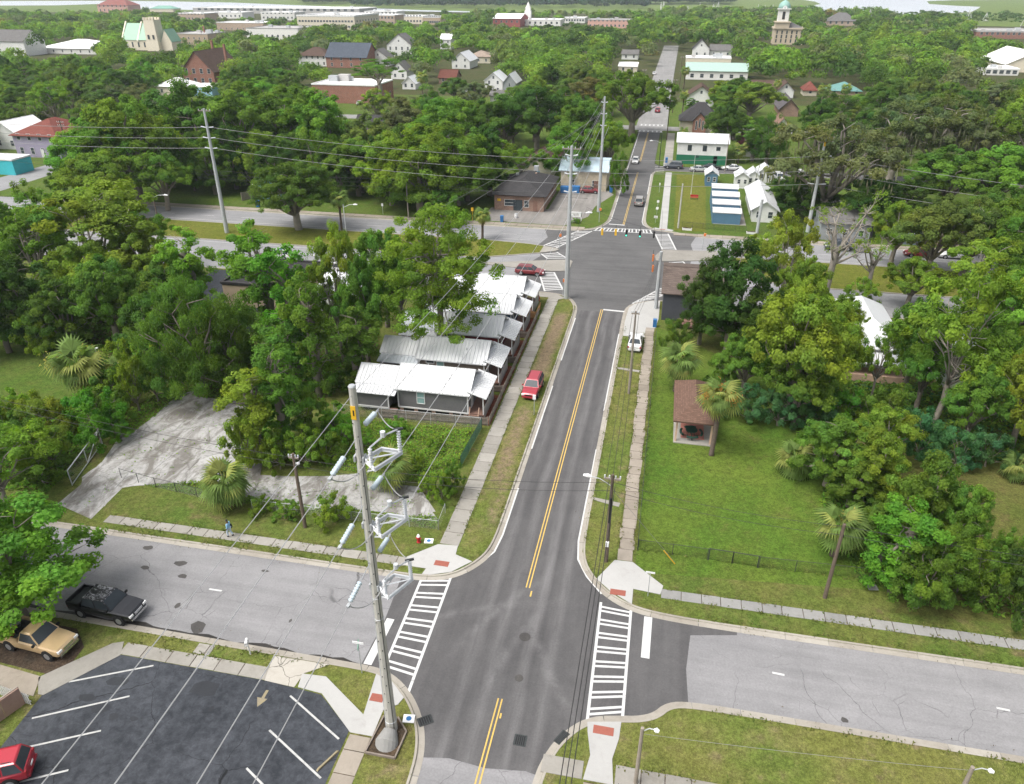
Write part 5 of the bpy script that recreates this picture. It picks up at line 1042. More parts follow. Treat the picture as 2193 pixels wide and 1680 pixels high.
# ---- white steeple downtown
X, Y = G(1131, 52, ZB); z1 = zat(X, Y, 4); sp_ = thing('steeple', 'slim white church steeple downtown', 'steeple', (X, Y, ZB)); m = MB(); m.box(0, 0, z1 * .3, 7, 7, z1 * .6); m.box(0, 0, z1 * .68, 5.4, 5.4, z1 * .16); m.build('tower', WHT2, sp_); m = MB(); m.cyl((0, 0, z1 * .76), (0, 0, z1), 2.6, .1, 8); m.build('spire', WHT2, sp_); CLEAR.append((1125, 4, 1138, 30, Y))
# ---- moored boats: masts above the trees
for k, (u, vt, vb, n, lab) in enumerate(((1938, 20, 50, 1, 'white yacht with tall furled mast, first right of the domed hall'), (2022, 30, 52, 1, 'white yacht moored left of the pair'), (2054, 30, 52, 1, 'white yacht with stayed mast beside the marsh'), (2152, 20, 46, 1, 'white yacht in the marina, tallest mast of three'), (2190, 28, 46, 1, 'white yacht with leaning stays near the quay'), (2276, 18, 58, 1, 'big white yacht at the far right of the marina'), (1622, 10, 32, 1, 'slim mast yacht left of the domed hall'), (1636, 12, 32, 1, 'small yacht next to the slim mast'), (1652, 11, 33, 1, 'moored yacht just left of the tower'), (1526, 10, 27, 1, 'distant yacht with thin white mast'), (1536, 5, 27, 1, 'distant yacht with tallest thin mast'), (1498, 6, 20, 1, 'distant yacht by the far woods'), (1414, 6, 34, 1, 'yacht in the distant cluster by the street, leftmost'), (1420, 4, 34, 1, 'yacht in the distant cluster by the street, rightmost'), (1472, 14, 30, 1, 'tiny distant yacht left of the marsh'))):
    u = u if u < 1560 else u - 80 if u > 1900 else u
    X, Y = G(u, vb, .3); z1 = max(9, min(24, zat(X, Y, vt))); b = thing('sailing_boat', lab, 'boat', (X, Y, .3), R(20 + 37 * k), 'sailing boats in the marina'); m = MB()
    L = z1 * .75; st_ = [(-.5, .30, .9), (-.3, .42, .85), (0, .48, .8), (.25, .38, .9), (.42, .18, 1.05), (.5, .02, 1.2)]
    P = []; 
    for fx, fw, fz in st_: P += [(fx * L, -fw * L * .36, fz), (fx * L, 0, -.2), (fx * L, fw * L * .36, fz)]
    fs = []
    for i in range(len(st_) - 1): fs += [(i * 3, i * 3 + 1, i * 3 + 4, i * 3 + 3), (i * 3 + 1, i * 3 + 2, i * 3 + 5, i * 3 + 4), (i * 3, i * 3 + 3, i * 3 + 5, i * 3 + 2)]
    m.add(P, fs + [(0, 2, 1)]); m.build('hull', M_TRIM, b)
    m = MB(); m.box(-.05 * L, 0, 1.1, L * .3, L * .18, .8, taper=.8); m.build('cabin', M_TRIM, b)
    m = MB(); m.cyl((.05 * L, 0, .8), (.05 * L, 0, z1), .45, .3, 6); m.build('mast', M_TRIM, b); m = MB(); m.cyl((.05 * L, 0, 2.4), (-.4 * L, 0, 2.4), .3, .2, 6); m.build('boom', M_TRIM, b)
    for ex in (.48, -.48): m = MB(); m.cyl((.05 * L, 0, z1 * .97), (ex * L, 0, 1.2), .22, n=4); m.build('stay', M_TRIM, b)

# ================================================================== TREES AND PLANTS
def unit(n): v = rng.normal(size=(n, 3)); return v / np.linalg.norm(v, axis=1, keepdims=True)
def leaf_mesh(name, pos, nrm, size, tint, mat, aspect=.6, tri=False, droop=0.0):
    """diamond (or triangle) leaf sprays at pos facing nrm"""
    n = len(pos); up = unit(n); a = np.cross(nrm, up); a /= np.linalg.norm(a, axis=1, keepdims=True) + 1e-9
    if droop: a = a * (1 - droop) + np.array([0, 0, -1.0]) * droop; a /= np.linalg.norm(a, axis=1, keepdims=True)
    b = np.cross(nrm, a); b /= np.linalg.norm(b, axis=1, keepdims=True) + 1e-9
    s = size[:, None] * .5
    if tri: V = np.stack([pos + a * s, pos - a * s * .6 + b * s * aspect * 1.3, pos - a * s * .6 - b * s * aspect * 1.3], 1); k = 3
    else: V = np.stack([pos + a * s, pos + b * s * aspect, pos - a * s, pos - b * s * aspect], 1); k = 4
    me = bpy.data.meshes.new(name); me.vertices.add(n * k); me.loops.add(n * k); me.polygons.add(n)
    me.vertices.foreach_set('co', V.reshape(-1).astype(np.float32)); me.loops.foreach_set('vertex_index', np.arange(n * k, dtype=np.int32))
    me.polygons.foreach_set('loop_start', np.arange(0, n * k, k, dtype=np.int32)); me.polygons.foreach_set('loop_total', np.full(n, k, dtype=np.int32))
    at = me.attributes.new('tint', 'FLOAT_COLOR', 'POINT'); c = np.ones((n, k, 4), np.float32); c[:, :, :3] = tint[:, None, :]; at.data.foreach_set('color', c.reshape(-1))
    me.materials.append(mat); me.update(); me.validate(); return me
def foliage(lobes, ncl, nlf, leaf, cr, under=.35, flat_=.75, seed=0):
    """lobes (x, y, z, rx, rz): each carries ncl clumps on its surface, each clump nlf leaves"""
    P, N, S_, T = [], [], [], []
    for (x, y, z, r, rz) in lobes:
        k = max(4, int(ncl * (r / 2.0) ** 2)); d = unit(k * 2); d = d[(d[:, 2] > -under)][:k]
        lob = rng.uniform(.88, 1.12); yel = rng.uniform(-.10, .08)
        c = np.array([x, y, z]) + d * np.array([r, r, rz]) * rng.uniform(.72, 1.05, (len(d), 1))
        for j in range(len(d)):
            m = int(nlf * rng.uniform(.6, 1.4)); q = unit(m) * (rng.uniform(0, 1, (m, 1)) ** .45); q[:, 2] *= flat_
            R_ = cr * rng.uniform(.7, 1.3); p = c[j] + q * R_
            nn = q * .9 + d[j] * .7 + np.array([0, 0, .55]) + rng.normal(size=(m, 3)) * .45; nn /= np.linalg.norm(nn, axis=1, keepdims=True)
            cl = lob * rng.uniform(.82, 1.18); cy = yel + rng.uniform(-.08, .10); lf = rng.uniform(.78, 1.22, m) * cl
            tint = np.stack([lf * (1 + cy * 1.3), lf * (1 + cy * .35), lf * (1 - cy * .9)], 1)
            P.append(p); N.append(nn); S_.append(leaf * rng.uniform(.65, 1.35, m)); T.append(tint)
    return np.concatenate(P), np.concatenate(N), np.concatenate(S_), np.clip(np.concatenate(T), 0, 3)
def branch(m, p0, p1, r0, r1, bend=.12, n=6, seg=4):
    p0, p1 = Vector(p0), Vector(p1); L = (p1 - p0).length; pts = []
    o = Vector((random.uniform(-1, 1), random.uniform(-1, 1), random.uniform(-.2, .8))) * bend * L
    for i in range(seg + 1):
        f = i / seg; pts.append(p0.lerp(p1, f) + o * math.sin(f * math.pi) + Vector((random.uniform(-1, 1), random.uniform(-1, 1), 0)) * .02 * L * (0 < i < seg))
    m.tube(pts, [r0 + (r1 - r0) * i / seg for i in range(seg + 1)], n); return pts
PROTO = {}
def proto(kind, R0, H0, lobes, ncl, nlf, leaf, cr, trunk_r, fork, barks=None, under=.35, flat_=.75, twigs=2, aspect=.6, droop=0.0, extra=None):
    leaf *= .52; nlf = int(nlf * 3.3)
    P, N, S_, T = foliage(lobes, ncl, nlf, leaf, cr, under, flat_)
    crown = leaf_mesh('crown', P, N, S_, T, M_LEAF, aspect, tri=True, droop=droop)
    m = MB(); top = (random.uniform(-.2, .2), random.uniform(-.2, .2), fork); branch(m, (0, 0, -.3), top, trunk_r * 1.25, trunk_r, .03, 8)
    for (x, y, z, r, rz) in lobes:
        e = (x * .8, y * .8, z - rz * .2); pts = branch(m, (top[0], top[1], fork * random.uniform(.75, 1)), e, trunk_r * random.uniform(.4, .6), trunk_r * .14, .10, 5)
        for _ in range(twigs):
            d = Vector((random.uniform(-1, 1), random.uniform(-1, 1), random.uniform(-.1, 1))).normalized(); st = pts[random.choice((2, 3, 4))]
            branch(m, st, st + Vector((d.x * r * 1.05, d.y * r * 1.05, d.z * rz * 1.05)), trunk_r * .16, trunk_r * .04, .08, 4, 3)
    tr = m.mesh('trunk', barks or M_BARK, True)
    PROTO.setdefault(kind, []).append((crown, tr, float(np.percentile(np.hypot(P[:, 0], P[:, 1]), 96)), float(np.percentile(P[:, 2], 99))))
def dome_lobes(n, R0, zc, rzc, r0, r1, fz=.8, zmin=-.35):
    L = []; tries = 0
    while len(L) < n and tries < 4000:
        tries += 1
        a = random.uniform(0, 6.283); f = math.sqrt(random.uniform(.02, 1)) ; z = random.uniform(zmin, 1)
        k = math.sqrt(max(0.0, 1 - max(z, 0) ** 2)); r = random.uniform(r0, r1)
        x, y = math.cos(a) * f * k * (R0 - r * .8), math.sin(a) * f * k * (R0 - r * .8); zz = zc + z * (rzc - r * fz * .6)
        if all((x - b[0]) ** 2 + (y - b[1]) ** 2 + (zz - b[2]) ** 2 > (.62 * (r + b[3])) ** 2 * .75 for b in L): L.append((x, y, zz, r, r * fz))
    return L
for k in range(3): proto('oak', 5.2, 9.6, dome_lobes(15, 5.0, 5.6, 3.6, 1.5, 2.3), 15, 58, .46, .62, .36, 2.6)
for k in range(2): proto('full', 4.8, 10, dome_lobes(18, 4.6, 5.0, 4.6, 1.4, 2.0, .9, -.75), 16, 56, .44, .60, .32, 2.0, under=.6)
for k in range(3): proto('airy', 5.0, 10, dome_lobes(14, 4.9, 6.2, 3.6, 1.1, 1.7, .75, -.6), 15, 50, .42, .54, .20, 3.2, M_BARKL, twigs=5)
for k in range(2): proto('tall', 3.6, 12, dome_lobes(15, 3.5, 7.2, 4.8, 1.1, 1.7, .9, -.8), 14, 52, .44, .55, .30, 3.0, under=.5)
for k in range(2): proto('bush', 3.0, 4.0, dome_lobes(12, 2.9, 1.9, 2.0, .8, 1.3, .85, -.8), 20, 46, .36, .42, .10, .6, under=.5)
proto('round', 4.2, 7.0, dome_lobes(34, 4.1, 4.5, 2.7, 1.1, 1.5, .9, -.6), 30, 46, .30, .42, .30, 2.0, M_BARKL)
for k in range(2): proto('vine', 2.2, 10, [(random.uniform(-.7, .7), random.uniform(-.7, .7), 1.2 + i * .78, random.uniform(.9, 1.5), random.uniform(.9, 1.3)) for i in range(11)] + [(random.uniform(-1.6, 1.6), random.uniform(-1.6, 1.6), random.uniform(4, 9.4), .8, .7) for _ in range(6)], 18, 46, .38, .46, .26, 7.5, under=.8, droop=.3)
proto('willow', 4.8, 9, dome_lobes(20, 4.6, 4.6, 4.2, 1.2, 1.8, 1.0, -.85), 16, 60, .50, .62, .34, 1.8, under=.9, aspect=.28, droop=.55, flat_=1.0)
proto('feather', 4.6, 14, dome_lobes(44, 5.3, 8.8, 5.2, 1.2, 1.9, .8, -1.0), 14, 44, .44, .62, .22, 10.0, M_BARKL, under=.9, aspect=.45, flat_=.6, twigs=1)
proto('pine', 3.8, 14, dome_lobes(10, 3.6, 11.6, 2.2, 1.0, 1.5, .55, -.7), 20, 54, .44, .50, .26, 9.0, under=.6, aspect=.22, flat_=.5, twigs=3)
for k in range(2): proto('mossy', 5.4, 9.0, dome_lobes(15, 5.3, 5.6, 3.0, 1.2, 1.9, .75, -.6), 14, 50, .40, .55, .40, 2.2, M_BARKL, twigs=4)
proto('spread', 6.2, 7.6, dome_lobes(26, 6.1, 5.0, 2.6, 1.3, 2.0, .7, -.6), 15, 50, .44, .55, .40, 1.8, twigs=3)
proto('bare', 4.0, 11, [(random.uniform(-3, 3), random.uniform(-3, 3), random.uniform(5, 9.6), .9, .8) for _ in range(11)], 7, 14, .30, .40, .28, 4.6, M_BARKL, twigs=10)
# hanging moss for the grey oaks
mp = np.concatenate([np.array([[x, y, z]]) + np.stack([rng.normal(0, r * .7, 34), rng.normal(0, r * .7, 34), rng.uniform(-1.6, .2, 34)], 1) for x, y, z, r, rz in dome_lobes(12, 5.0, 5.4, 2.4, 1.2, 1.8)])
MOSS = leaf_mesh('moss', mp, unit(len(mp)), rng.uniform(.5, 1.1, len(mp)), np.ones((len(mp), 3)) * rng.uniform(.7, 1.2, (len(mp), 1)), M_LEAF, .14, droop=.93)
TINT = {'dk': (.072, .138, .028), 'md': (.104, .190, .033), 'gn': (.128, .228, .035), 'br': (.158, .292, .038), 'yl': (.205, .285, .038), 'yg': (.178, .278, .037), 'ol': (.140, .205, .046), 'gr': (.150, .190, .080), 'bl': (.072, .175, .066), 'rs': (.190, .175, .055), 'vg': (.120, .280, .033)}
CNAME = {'dk': 'dark green', 'md': 'mid green', 'gn': 'green', 'br': 'bright green', 'yl': 'yellow-green', 'yg': 'light green', 'ol': 'olive green', 'gr': 'grey-green', 'bl': 'bluish green', 'rs': 'rusty', 'vg': 'vivid green'}
KNAME = {'oak': ('oak_tree', 'broad tree'), 'full': ('dense_tree', 'dense tree'), 'airy': ('open_tree', 'open-branched tree'), 'tall': ('tall_tree', 'slender tree'), 'bush': ('shrub', 'shrub'), 'round': ('round_tree', 'round-headed tree'), 'vine': ('vine_covered_tree', 'vine-covered tree'), 'willow': ('drooping_tree', 'drooping tree'), 'feather': ('cypress_tree', 'feathery tree'), 'pine': ('pine_tree', 'pine'), 'mossy': ('mossy_oak', 'moss-hung oak'), 'spread': ('live_oak', 'spreading oak'), 'bare': ('bare_tree', 'nearly bare tree')}
PLANTS = []; TREES = []
def put_tree(x, y, h, wm, kind, tint, label=None, z=ZB, jit=.12, var=None):
    ps = PROTO[kind]; crown, trunk, R0, H0 = ps[random.randrange(len(ps)) if var is None else var % len(ps)]; nm, desc = KNAME[kind]
    r = thing(nm, None, 'shrub' if kind == 'bush' else 'tree', (x, y, z), random.uniform(0, 6.28)); r['group'] = 'shrubs and bushes' if kind == 'bush' else 'trees of the town'
    s = wm / (2 * R0); r.scale = (s, s * random.uniform(.92, 1.08), h / H0)
    c = link('crown', crown, r); col = TINT[tint]; j = [random.uniform(1 - jit, 1 + jit) for _ in range(2)]; c.color = (col[0] * j[0] * j[1], col[1] * j[1], col[2] * j[1], 1)
    link('trunk', trunk, r)
    if kind == 'mossy': mo = link('moss', MOSS, r); mo['kind'] = 'stuff'; mo.color = (.19, .19, .13, 1)
    if label: r['label'] = label
    else: PLANTS.append((r, CNAME[tint] + ' ' + desc, x, y))
    TREES.append((x, y, wm / 2)); return r
def T(u, vb, vt, w, kind, tint, label=None, var=None):
    x, y = G(u, vb, ZB); h = zat(x, y, vt) - ZB; d = PJ(x, y, h * .6)[2]; return put_tree(x, y, max(h, .8), w * d / F, kind, tint, label, var=var)
# -- left foreground
T(45, 1322, 1088, 370, 'full', 'br', 'bright broad tree overhanging the black pickup', 0)
T(25, 1100, 905, 250, 'airy', 'br', 'bright open tree at the left edge above the side street', 1)
T(-30, 1240, 1080, 180, 'oak', 'gn')
for a in ((40, 918, 838, 110, 'bush', 'yg'), (105, 942, 855, 130, 'bush', 'yl'), (110, 1000, 915, 140, 'bush', 'gn'), (60, 985, 900, 120, 'bush', 'md'), (215, 950, 850, 130, 'bush', 'vg'), (245, 915, 835, 100, 'bush', 'gn'), (300, 880, 735, 110, 'bush', 'yl'), (340, 860, 750, 90, 'bush', 'yg'), (235, 870, 790, 110, 'bush', 'md'), (95, 1040, 965, 110, 'bush', 'md'), (262, 945, 905, 60, 'bush', 'vg'), (10, 960, 870, 110, 'bush', 'gn')): T(*a)
T(430, 845, 615, 235, 'willow', 'md', 'big drooping tree above the broken concrete'); T(350, 810, 640, 150, 'oak', 'md'); T(500, 800, 640, 150, 'willow', 'md')
T(90, 745, 560, 150, 'full', 'dk'); T(20, 755, 545, 150, 'full', 'dk'); T(160, 750, 600, 150, 'full', 'md'); T(130, 720, 640, 110, 'bush', 'yg'); T(255, 745, 560, 170, 'oak', 'md'); T(95, 765, 680, 100, 'bush', 'yl'); T(300, 740, 590, 140, 'oak', 'gn')
T(230, 640, 395, 290, 'airy', 'yg', 'largest open-crowned tree left of the avenue, with pale limbs', 2); T(110, 660, 430, 210, 'airy', 'gn'); T(30, 640, 475, 190, 'oak', 'gn'); T(320, 660, 500, 170, 'oak', 'yg'); T(215, 690, 520, 180, 'oak', 'yg'); T(380, 690, 555, 140, 'oak', 'gn'); T(130, 620, 390, 150, 'airy', 'gn'); T(310, 580, 440, 150, 'airy', 'yg')
T(430, 700, 490, 110, 'vine', 'br'); T(585, 740, 480, 150, 'vine', 'br', 'tall vine-covered tree in front of the hidden car park'); T(505, 770, 700, 90, 'bush', 'gn')
T(640, 800, 540, 130, 'vine', 'vg'); T(685, 850, 590, 110, 'vine', 'gn'); T(620, 850, 690, 110, 'vine', 'gn'); T(700, 760, 555, 100, 'airy', 'gn')
T(735, 775, 488, 130, 'airy', 'yg', 'light open tree left of the feathery tree'); T(790, 790, 560, 120, 'oak', 'gn'); T(770, 830, 660, 110, 'vine', 'md'); T(830, 700, 500, 130, 'oak', 'gn'); T(860, 690, 560, 110, 'oak', 'md')
T(560, 985, 800, 120, 'vine', 'yg', 'vine-smothered tree at the edge of the vacant lot'); T(615, 960, 740, 120, 'vine', 'gn'); T(540, 1000, 890, 110, 'bush', 'yl'); T(600, 1005, 930, 80, 'bush', 'yg'); T(660, 1000, 925, 100, 'bush', 'yg'); T(650, 930, 830, 110, 'bush', 'gn'); T(715, 920, 870, 90, 'bush', 'vg'); T(700, 990, 930, 90, 'bush', 'gn')
T(780, 962, 925, 60, 'bush', 'vg'); T(850, 932, 903, 70, 'bush', 'br'); T(930, 962, 936, 50, 'bush', 'yg'); T(742, 950, 905, 80, 'bush', 'vg'); T(890, 1000, 972, 45, 'bush', 'yg'); T(712, 1118, 1070, 88, 'bush', 'yg', 'rounded flowering shrub behind the low chain-link fence'); T(945, 1068, 1010, 70, 'bush', 'yg', 'weedy shrub at the green screened fence'); T(970, 1058, 995, 60, 'bush', 'gn'); T(915, 1060, 1020, 50, 'bush', 'yg'); T(620, 1108, 1078, 70, 'bush', 'gn'); T(560, 1100, 1070, 60, 'bush', 'gn')
x, y = -25.4, 79.9; put_tree(x, y, zat(x, y, 462) - ZB, 14.0, 'feather', 'yg', 'tall feathery tree with pale trunk rising between the cottages')
# -- avenue and behind it, left
T(641, 492, 350, 176, 'round', 'md', 'round clipped tree on the grassy median')
for k in range(16): T(372 + k * 45, 402 + (k % 3) * 6 + k * 1.2, 318 - (k % 4) * 14, 105, ('full', 'bush', 'full')[k % 3], ('dk', 'md', 'gn', 'dk', 'yg')[k % 5])
for a in ((232, 440, 250, 180, 'oak', 'br'), (300, 430, 215, 210, 'oak', 'yg'), (250, 470, 330, 180, 'oak', 'yg'), (360, 450, 330, 130, 'oak', 'gn'), (420, 385, 180, 190, 'full', 'md'), (520, 385, 185, 190, 'full', 'gn'), (610, 375, 190, 190, 'full', 'gn'), (700, 375, 200, 180, 'full', 'br'), (770, 420, 300, 130, 'oak', 'gn'), (840, 440, 290, 150, 'full', 'yg'), (900, 455, 270, 190, 'full', 'yg'), (980, 440, 270, 180, 'full', 'gn'), (1050, 420, 300, 130, 'oak', 'yg'), (950, 478, 415, 100, 'bush', 'gn'), (800, 380, 250, 130, 'oak', 'ol'), (960, 360, 215, 170, 'oak', 'gn'), (1080, 350, 205, 160, 'oak', 'md'), (1150, 330, 190, 140, 'oak', 'dk'), (1115, 395, 315, 80, 'airy', 'yg'), (1215, 395, 268, 130, 'full', 'br'), (1300, 375, 262, 110, 'oak', 'yg'), (1250, 350, 220, 130, 'oak', 'gn'), (1320, 420, 330, 50, 'bush', 'gn')): T(*a)
T(1352, 292, 158, 175, 'spread', 'gn', 'ancient spreading oak leaning over the street'); T(815, 252, 128, 112, 'pine', 'gn', 'solitary tall pine before the flat brick building')
# -- right of the street
T(1556, 752, 525, 200, 'full', 'dk', 'dense dark magnolia beside the grey corner building', 0); T(1497, 737, 565, 115, 'full', 'dk'); T(1440, 752, 690, 75, 'bush', 'gn'); T(1620, 790, 640, 140, 'full', 'dk')
T(1680, 890, 640, 230, 'oak', 'yg', 'large light green tree behind the picnic pavilion', 1); T(1590, 850, 720, 130, 'oak', 'gn'); T(1760, 880, 690, 140, 'oak', 'yg'); T(1700, 910, 760, 170, 'oak', 'gn')
for a in ((1600, 905, 835, 100, 'bush', 'bl'), (1665, 912, 835, 110, 'bush', 'bl'), (1730, 912, 840, 110, 'bush', 'bl'), (1545, 840, 760, 90, 'bush', 'gn'), (1800, 915, 835, 110, 'bush', 'vg'), (1850, 930, 850, 110, 'bush', 'gn'), (1900, 920, 830, 100, 'bush', 'gn'), (1960, 985, 890, 120, 'bush', 'bl'), (2040, 1005, 920, 120, 'bush', 'bl'), (2110, 1000, 930, 110, 'bush', 'bl')): T(*a)
T(1768, 1040, 900, 175, 'full', 'gn'); T(1850, 1075, 930, 150, 'full', 'yg'); T(1880, 1010, 885, 140, 'oak', 'yg'); T(1815, 1085, 980, 130, 'full', 'gn'); T(1945, 1200, 985, 170, 'full', 'gn', 'dense pile of vines in the lower park corner'); T(1910, 1270, 1090, 150, 'vine', 'vg'); T(1960, 1300, 1130, 160, 'full', 'gn'); T(2020, 1220, 1050, 130, 'oak', 'gn'); T(1885, 1200, 1060, 120, 'full', 'md')
for a in ((2090, 1300, 1180, 130, 'bush', 'gn'), (2170, 1330, 1200, 130, 'bush', 'dk'), (2050, 1270, 1170, 100, 'bush', 'yg'), (2210, 1290, 1130, 140, 'full', 'dk'), (2140, 1230, 1140, 90, 'bush', 'gn')): T(*a)
T(2000, 905, 560, 250, 'airy', 'yg', 'tall forked tree in front of the second white-roofed house', 1); T(2090, 900, 700, 160, 'oak', 'yg'); T(2165, 960, 730, 160, 'oak', 'yl'); T(1960, 880, 700, 130, 'oak', 'gn'); T(2060, 960, 790, 130, 'oak', 'gn'); T(2200, 1020, 830, 140, 'oak', 'yl'); T(2130, 800, 590, 170, 'oak', 'br'); T(2230, 850, 640, 160, 'oak', 'yg')
T(1765, 655, 405, 165, 'bare', 'yg', 'nearly leafless pale tree standing before the avenue', 0); T(1850, 650, 470, 110, 'bare', 'yg', 'smaller leafless tree beside the avenue median'); T(1665, 690, 462, 130, 'airy', 'yl'); T(1700, 740, 560, 130, 'oak', 'yl'); T(1790, 760, 640, 100, 'oak', 'yg'); T(1620, 640, 500, 100, 'airy', 'yg')
T(2080, 690, 515, 210, 'airy', 'yl', 'bright yellow-green tree on the eastern avenue', 1); T(1980, 600, 425, 170, 'oak', 'ol'); T(2060, 590, 430, 170, 'mossy', 'ol'); T(2170, 610, 420, 180, 'oak', 'yg'); T(1940, 660, 560, 120, 'oak', 'yg'); T(2180, 700, 540, 140, 'oak', 'gn'); T(2110, 560, 400, 150, 'oak', 'gn')
T(1760, 480, 255, 270, 'mossy', 'gr', 'wide grey-green oak above the parked cars'); T(1850, 500, 380, 130, 'oak', 'dk'); T(1730, 470, 380, 150, 'full', 'dk'); T(1680, 445, 380, 90, 'full', 'dk')
T(1900, 400, 225, 170, 'mossy', 'gr'); T(1990, 400, 215, 190, 'mossy', 'gr'); T(2080, 400, 235, 170, 'mossy', 'gr'); T(2010, 460, 320, 180, 'oak', 'gn'); T(2110, 460, 315, 190, 'oak', 'br'); T(1930, 470, 380, 120, 'full', 'dk'); T(2180, 420, 190, 180, 'airy', 'yl'); T(2200, 330, 170, 160, 'oak', 'ol')
T(1610, 345, 270, 80, 'tall', 'gn'); T(1640, 352, 250, 90, 'willow', 'md'); T(1570, 300, 240, 80, 'oak', 'br'); T(1600, 262, 180, 130, 'oak', 'yg'); T(1560, 255, 185, 100, 'oak', 'gn')
T(1862, 860, 700, 110, 'airy', 'yg'); T(1935, 840, 640, 120, 'oak', 'gn'); T(2150, 650, 470, 160, 'oak', 'gn'); T(1905, 570, 440, 120, 'oak', 'yg'); T(1830, 700, 600, 80, 'airy', 'yg'); T(1755, 800, 640, 130, 'oak', 'yg'); T(2050, 800, 640, 130, 'airy', 'gn'); T(2110, 720, 590, 130, 'airy', 'yg')
# -- palms
pn = 15
def frond_mesh(name, length, w, droop, col, nseg=15):
    V, Fc, C = [], [], []
    pet = length * .42
    def quad(ps, c): b = len(V); V.extend(ps); Fc.append(tuple(range(b, b + len(ps)))); C.extend([c] * len(ps))
    def curve(r): return Vector((r, 0, .30 * r * (1 - r / length * droop * 1.5) - droop * .55 * r * r / length))
    for i in range(3):
        a, b = curve(pet * i / 3), curve(pet * (i + 1) / 3); quad([a + Vector((0, .03, 0)), a - Vector((0, .03, 0)), b - Vector((0, .025, 0)), b + Vector((0, .025, 0))], tuple(c * .9 for c in col))
    hub = curve(pet)
    for k in range(nseg):
        t = (k / (nseg - 1) - .5) * 2; a = t * 1.9; L = (length - pet) * (1.0 - .28 * abs(t)) * random.uniform(.9, 1.08)
        d = Vector((math.cos(a), math.sin(a) * w, -.10 - abs(t) * .22 + math.sin(a * 3) * .05)); mid = hub + d * L * .55; mid.z += .02; end = hub + d * L + Vector((0, 0, -droop * L * .55 - .1 * L))
        s = Vector((-math.sin(a), math.cos(a) * w, .15)) * L * .075; sh = random.uniform(.75, 1.25); c = tuple(q * sh for q in col)
        quad([hub, mid - s, end, mid + s], c)
    me = bpy.data.meshes.new(name); me.from_pydata([tuple(v) for v in V], [], Fc); at = me.attributes.new('tint', 'FLOAT_COLOR', 'POINT'); at.data.foreach_set('color', [q for c in C for q in (*c, 1)]); me.materials.append(M_LEAF); me.update(); return me
FR_G = [frond_mesh('frond', 1.75, 1.0, .62, (1, 1, 1), 19) for _ in range(3)]; FR_D = [frond_mesh('frond', 1.5, .8, 1.1, (1, 1, 1), 11) for _ in range(2)]
def palm(u, vb, vc, w, label, trunk_w=.42, boots=False, flowers=0, dead=8, nfr=30, leanv=0.0, tcol=None):
    """vc: row of the crown's heart"""
    x, y = G(u, vb, ZB); h = max(.6, zat(x, y, vc) - ZB); d = PJ(x, y, h)[2]; s = (w * d / F) / 3.0
    t = thing('palm_tree', label, 'palm', (x, y, ZB), 0, 'cabbage palms'); TREES.append((x, y, 1))
    m = MB(); n = max(4, int(h / .5)); m.tube([(math.sin(i / n * 2) * .08, 0, -.2 + (h + .2) * i / n) for i in range(n + 1)], [trunk_w * .5 * (1.25 if i == 0 else 1.0 + .06 * (i % 2)) for i in range(n + 1)], 9); m.build('trunk', tcol or M_PALMBARK, t, True)
    if boots:
        b = MB()
        for i in range(int(h / .16)):
            for k in range(5):
                a = k * 1.257 + i * .63; z = .2 + i * .16; b.add([(math.cos(a) * trunk_w * .48, math.sin(a) * trunk_w * .48, z), (math.cos(a + .35) * trunk_w * .5, math.sin(a + .35) * trunk_w * .5, z + .05), (math.cos(a + .18) * trunk_w * .72, math.sin(a + .18) * trunk_w * .72, z + .26)], [(0, 1, 2)])
        o = b.build('leaf_bases', M_WOODGREY, t); o['kind'] = 'stuff'
    for k in range(nfr + dead):
        dd = k >= nfr; o = link('frond', random.choice(FR_D if dd else FR_G), t)
        el = random.uniform(-1.25, -.75) if dd else R(78) - (k / nfr) ** .8 * R(108) + random.uniform(-.12, .12)
        o.location = (math.sin(2) * .08, 0, h + (-.15 if dd else .1)); o.rotation_euler = (random.uniform(-.25, .25), -el + .25, k * 2.4 + random.uniform(-.2, .2)); q = s * random.uniform(.88, 1.1); o.scale = (q, q, q)
        g_ = random.uniform(.8, 1.2); o.color = (.32 * g_, .25 * g_, .14 * g_, 1) if dd else ((.30 * g_, .33 * g_, .10 * g_, 1) if random.random() < .4 else (.175 * g_, .26 * g_, .075 * g_, 1))
    for k in range(flowers):
        P = rng.normal(0, .30 * s, (90, 3)) * np.array([1, 1, .8]); f = leaf_mesh('flower_stalk', P, unit(90), np.full(90, .22 * s), np.ones((90, 3)), M_LEAF, .3); o = link('flower_stalk', f, t); a = 1.1 + k * 2.3; o.location = (math.cos(a) * .95 * s, math.sin(a) * .95 * s - .3, h + .35 * s); o.color = (.46, .24, .07, 1) if flowers > 2 else (.42, .36, .10, 1)
    LM.append((label.split(',')[0], x, y)); return t
palm(189, 863, 782, 118, 'cabbage palm with yellow flower heads beside the mown field', flowers=2); palm(490, 1085, 1035, 105, 'squat cabbage palm with dead skirt at the vacant lot fence', .5, dead=14, flowers=1, nfr=40); palm(835, 1042, 1000, 100, 'squat palm behind the great pole', .5, dead=8, nfr=36)
palm(1446, 838, 772, 88, 'palm with criss-crossed trunk boots behind the pavilion', .55, True, 1); palm(1523, 975, 852, 92, 'tall palm with orange flower heads in front of the pavilion', .48, False, 4, 4); palm(1783, 1190, 1130, 112, 'palm with yellow flower stalks at the park fence', .5, True, 1)
palm(732, 495, 425, 44, 'thin palm on the grassy median', .4); palm(1033, 512, 462, 40, 'palm on the median near the intersection', .45)
palm(845, 880, 820, 80, 'palm hidden in the vines', .4) if False else None
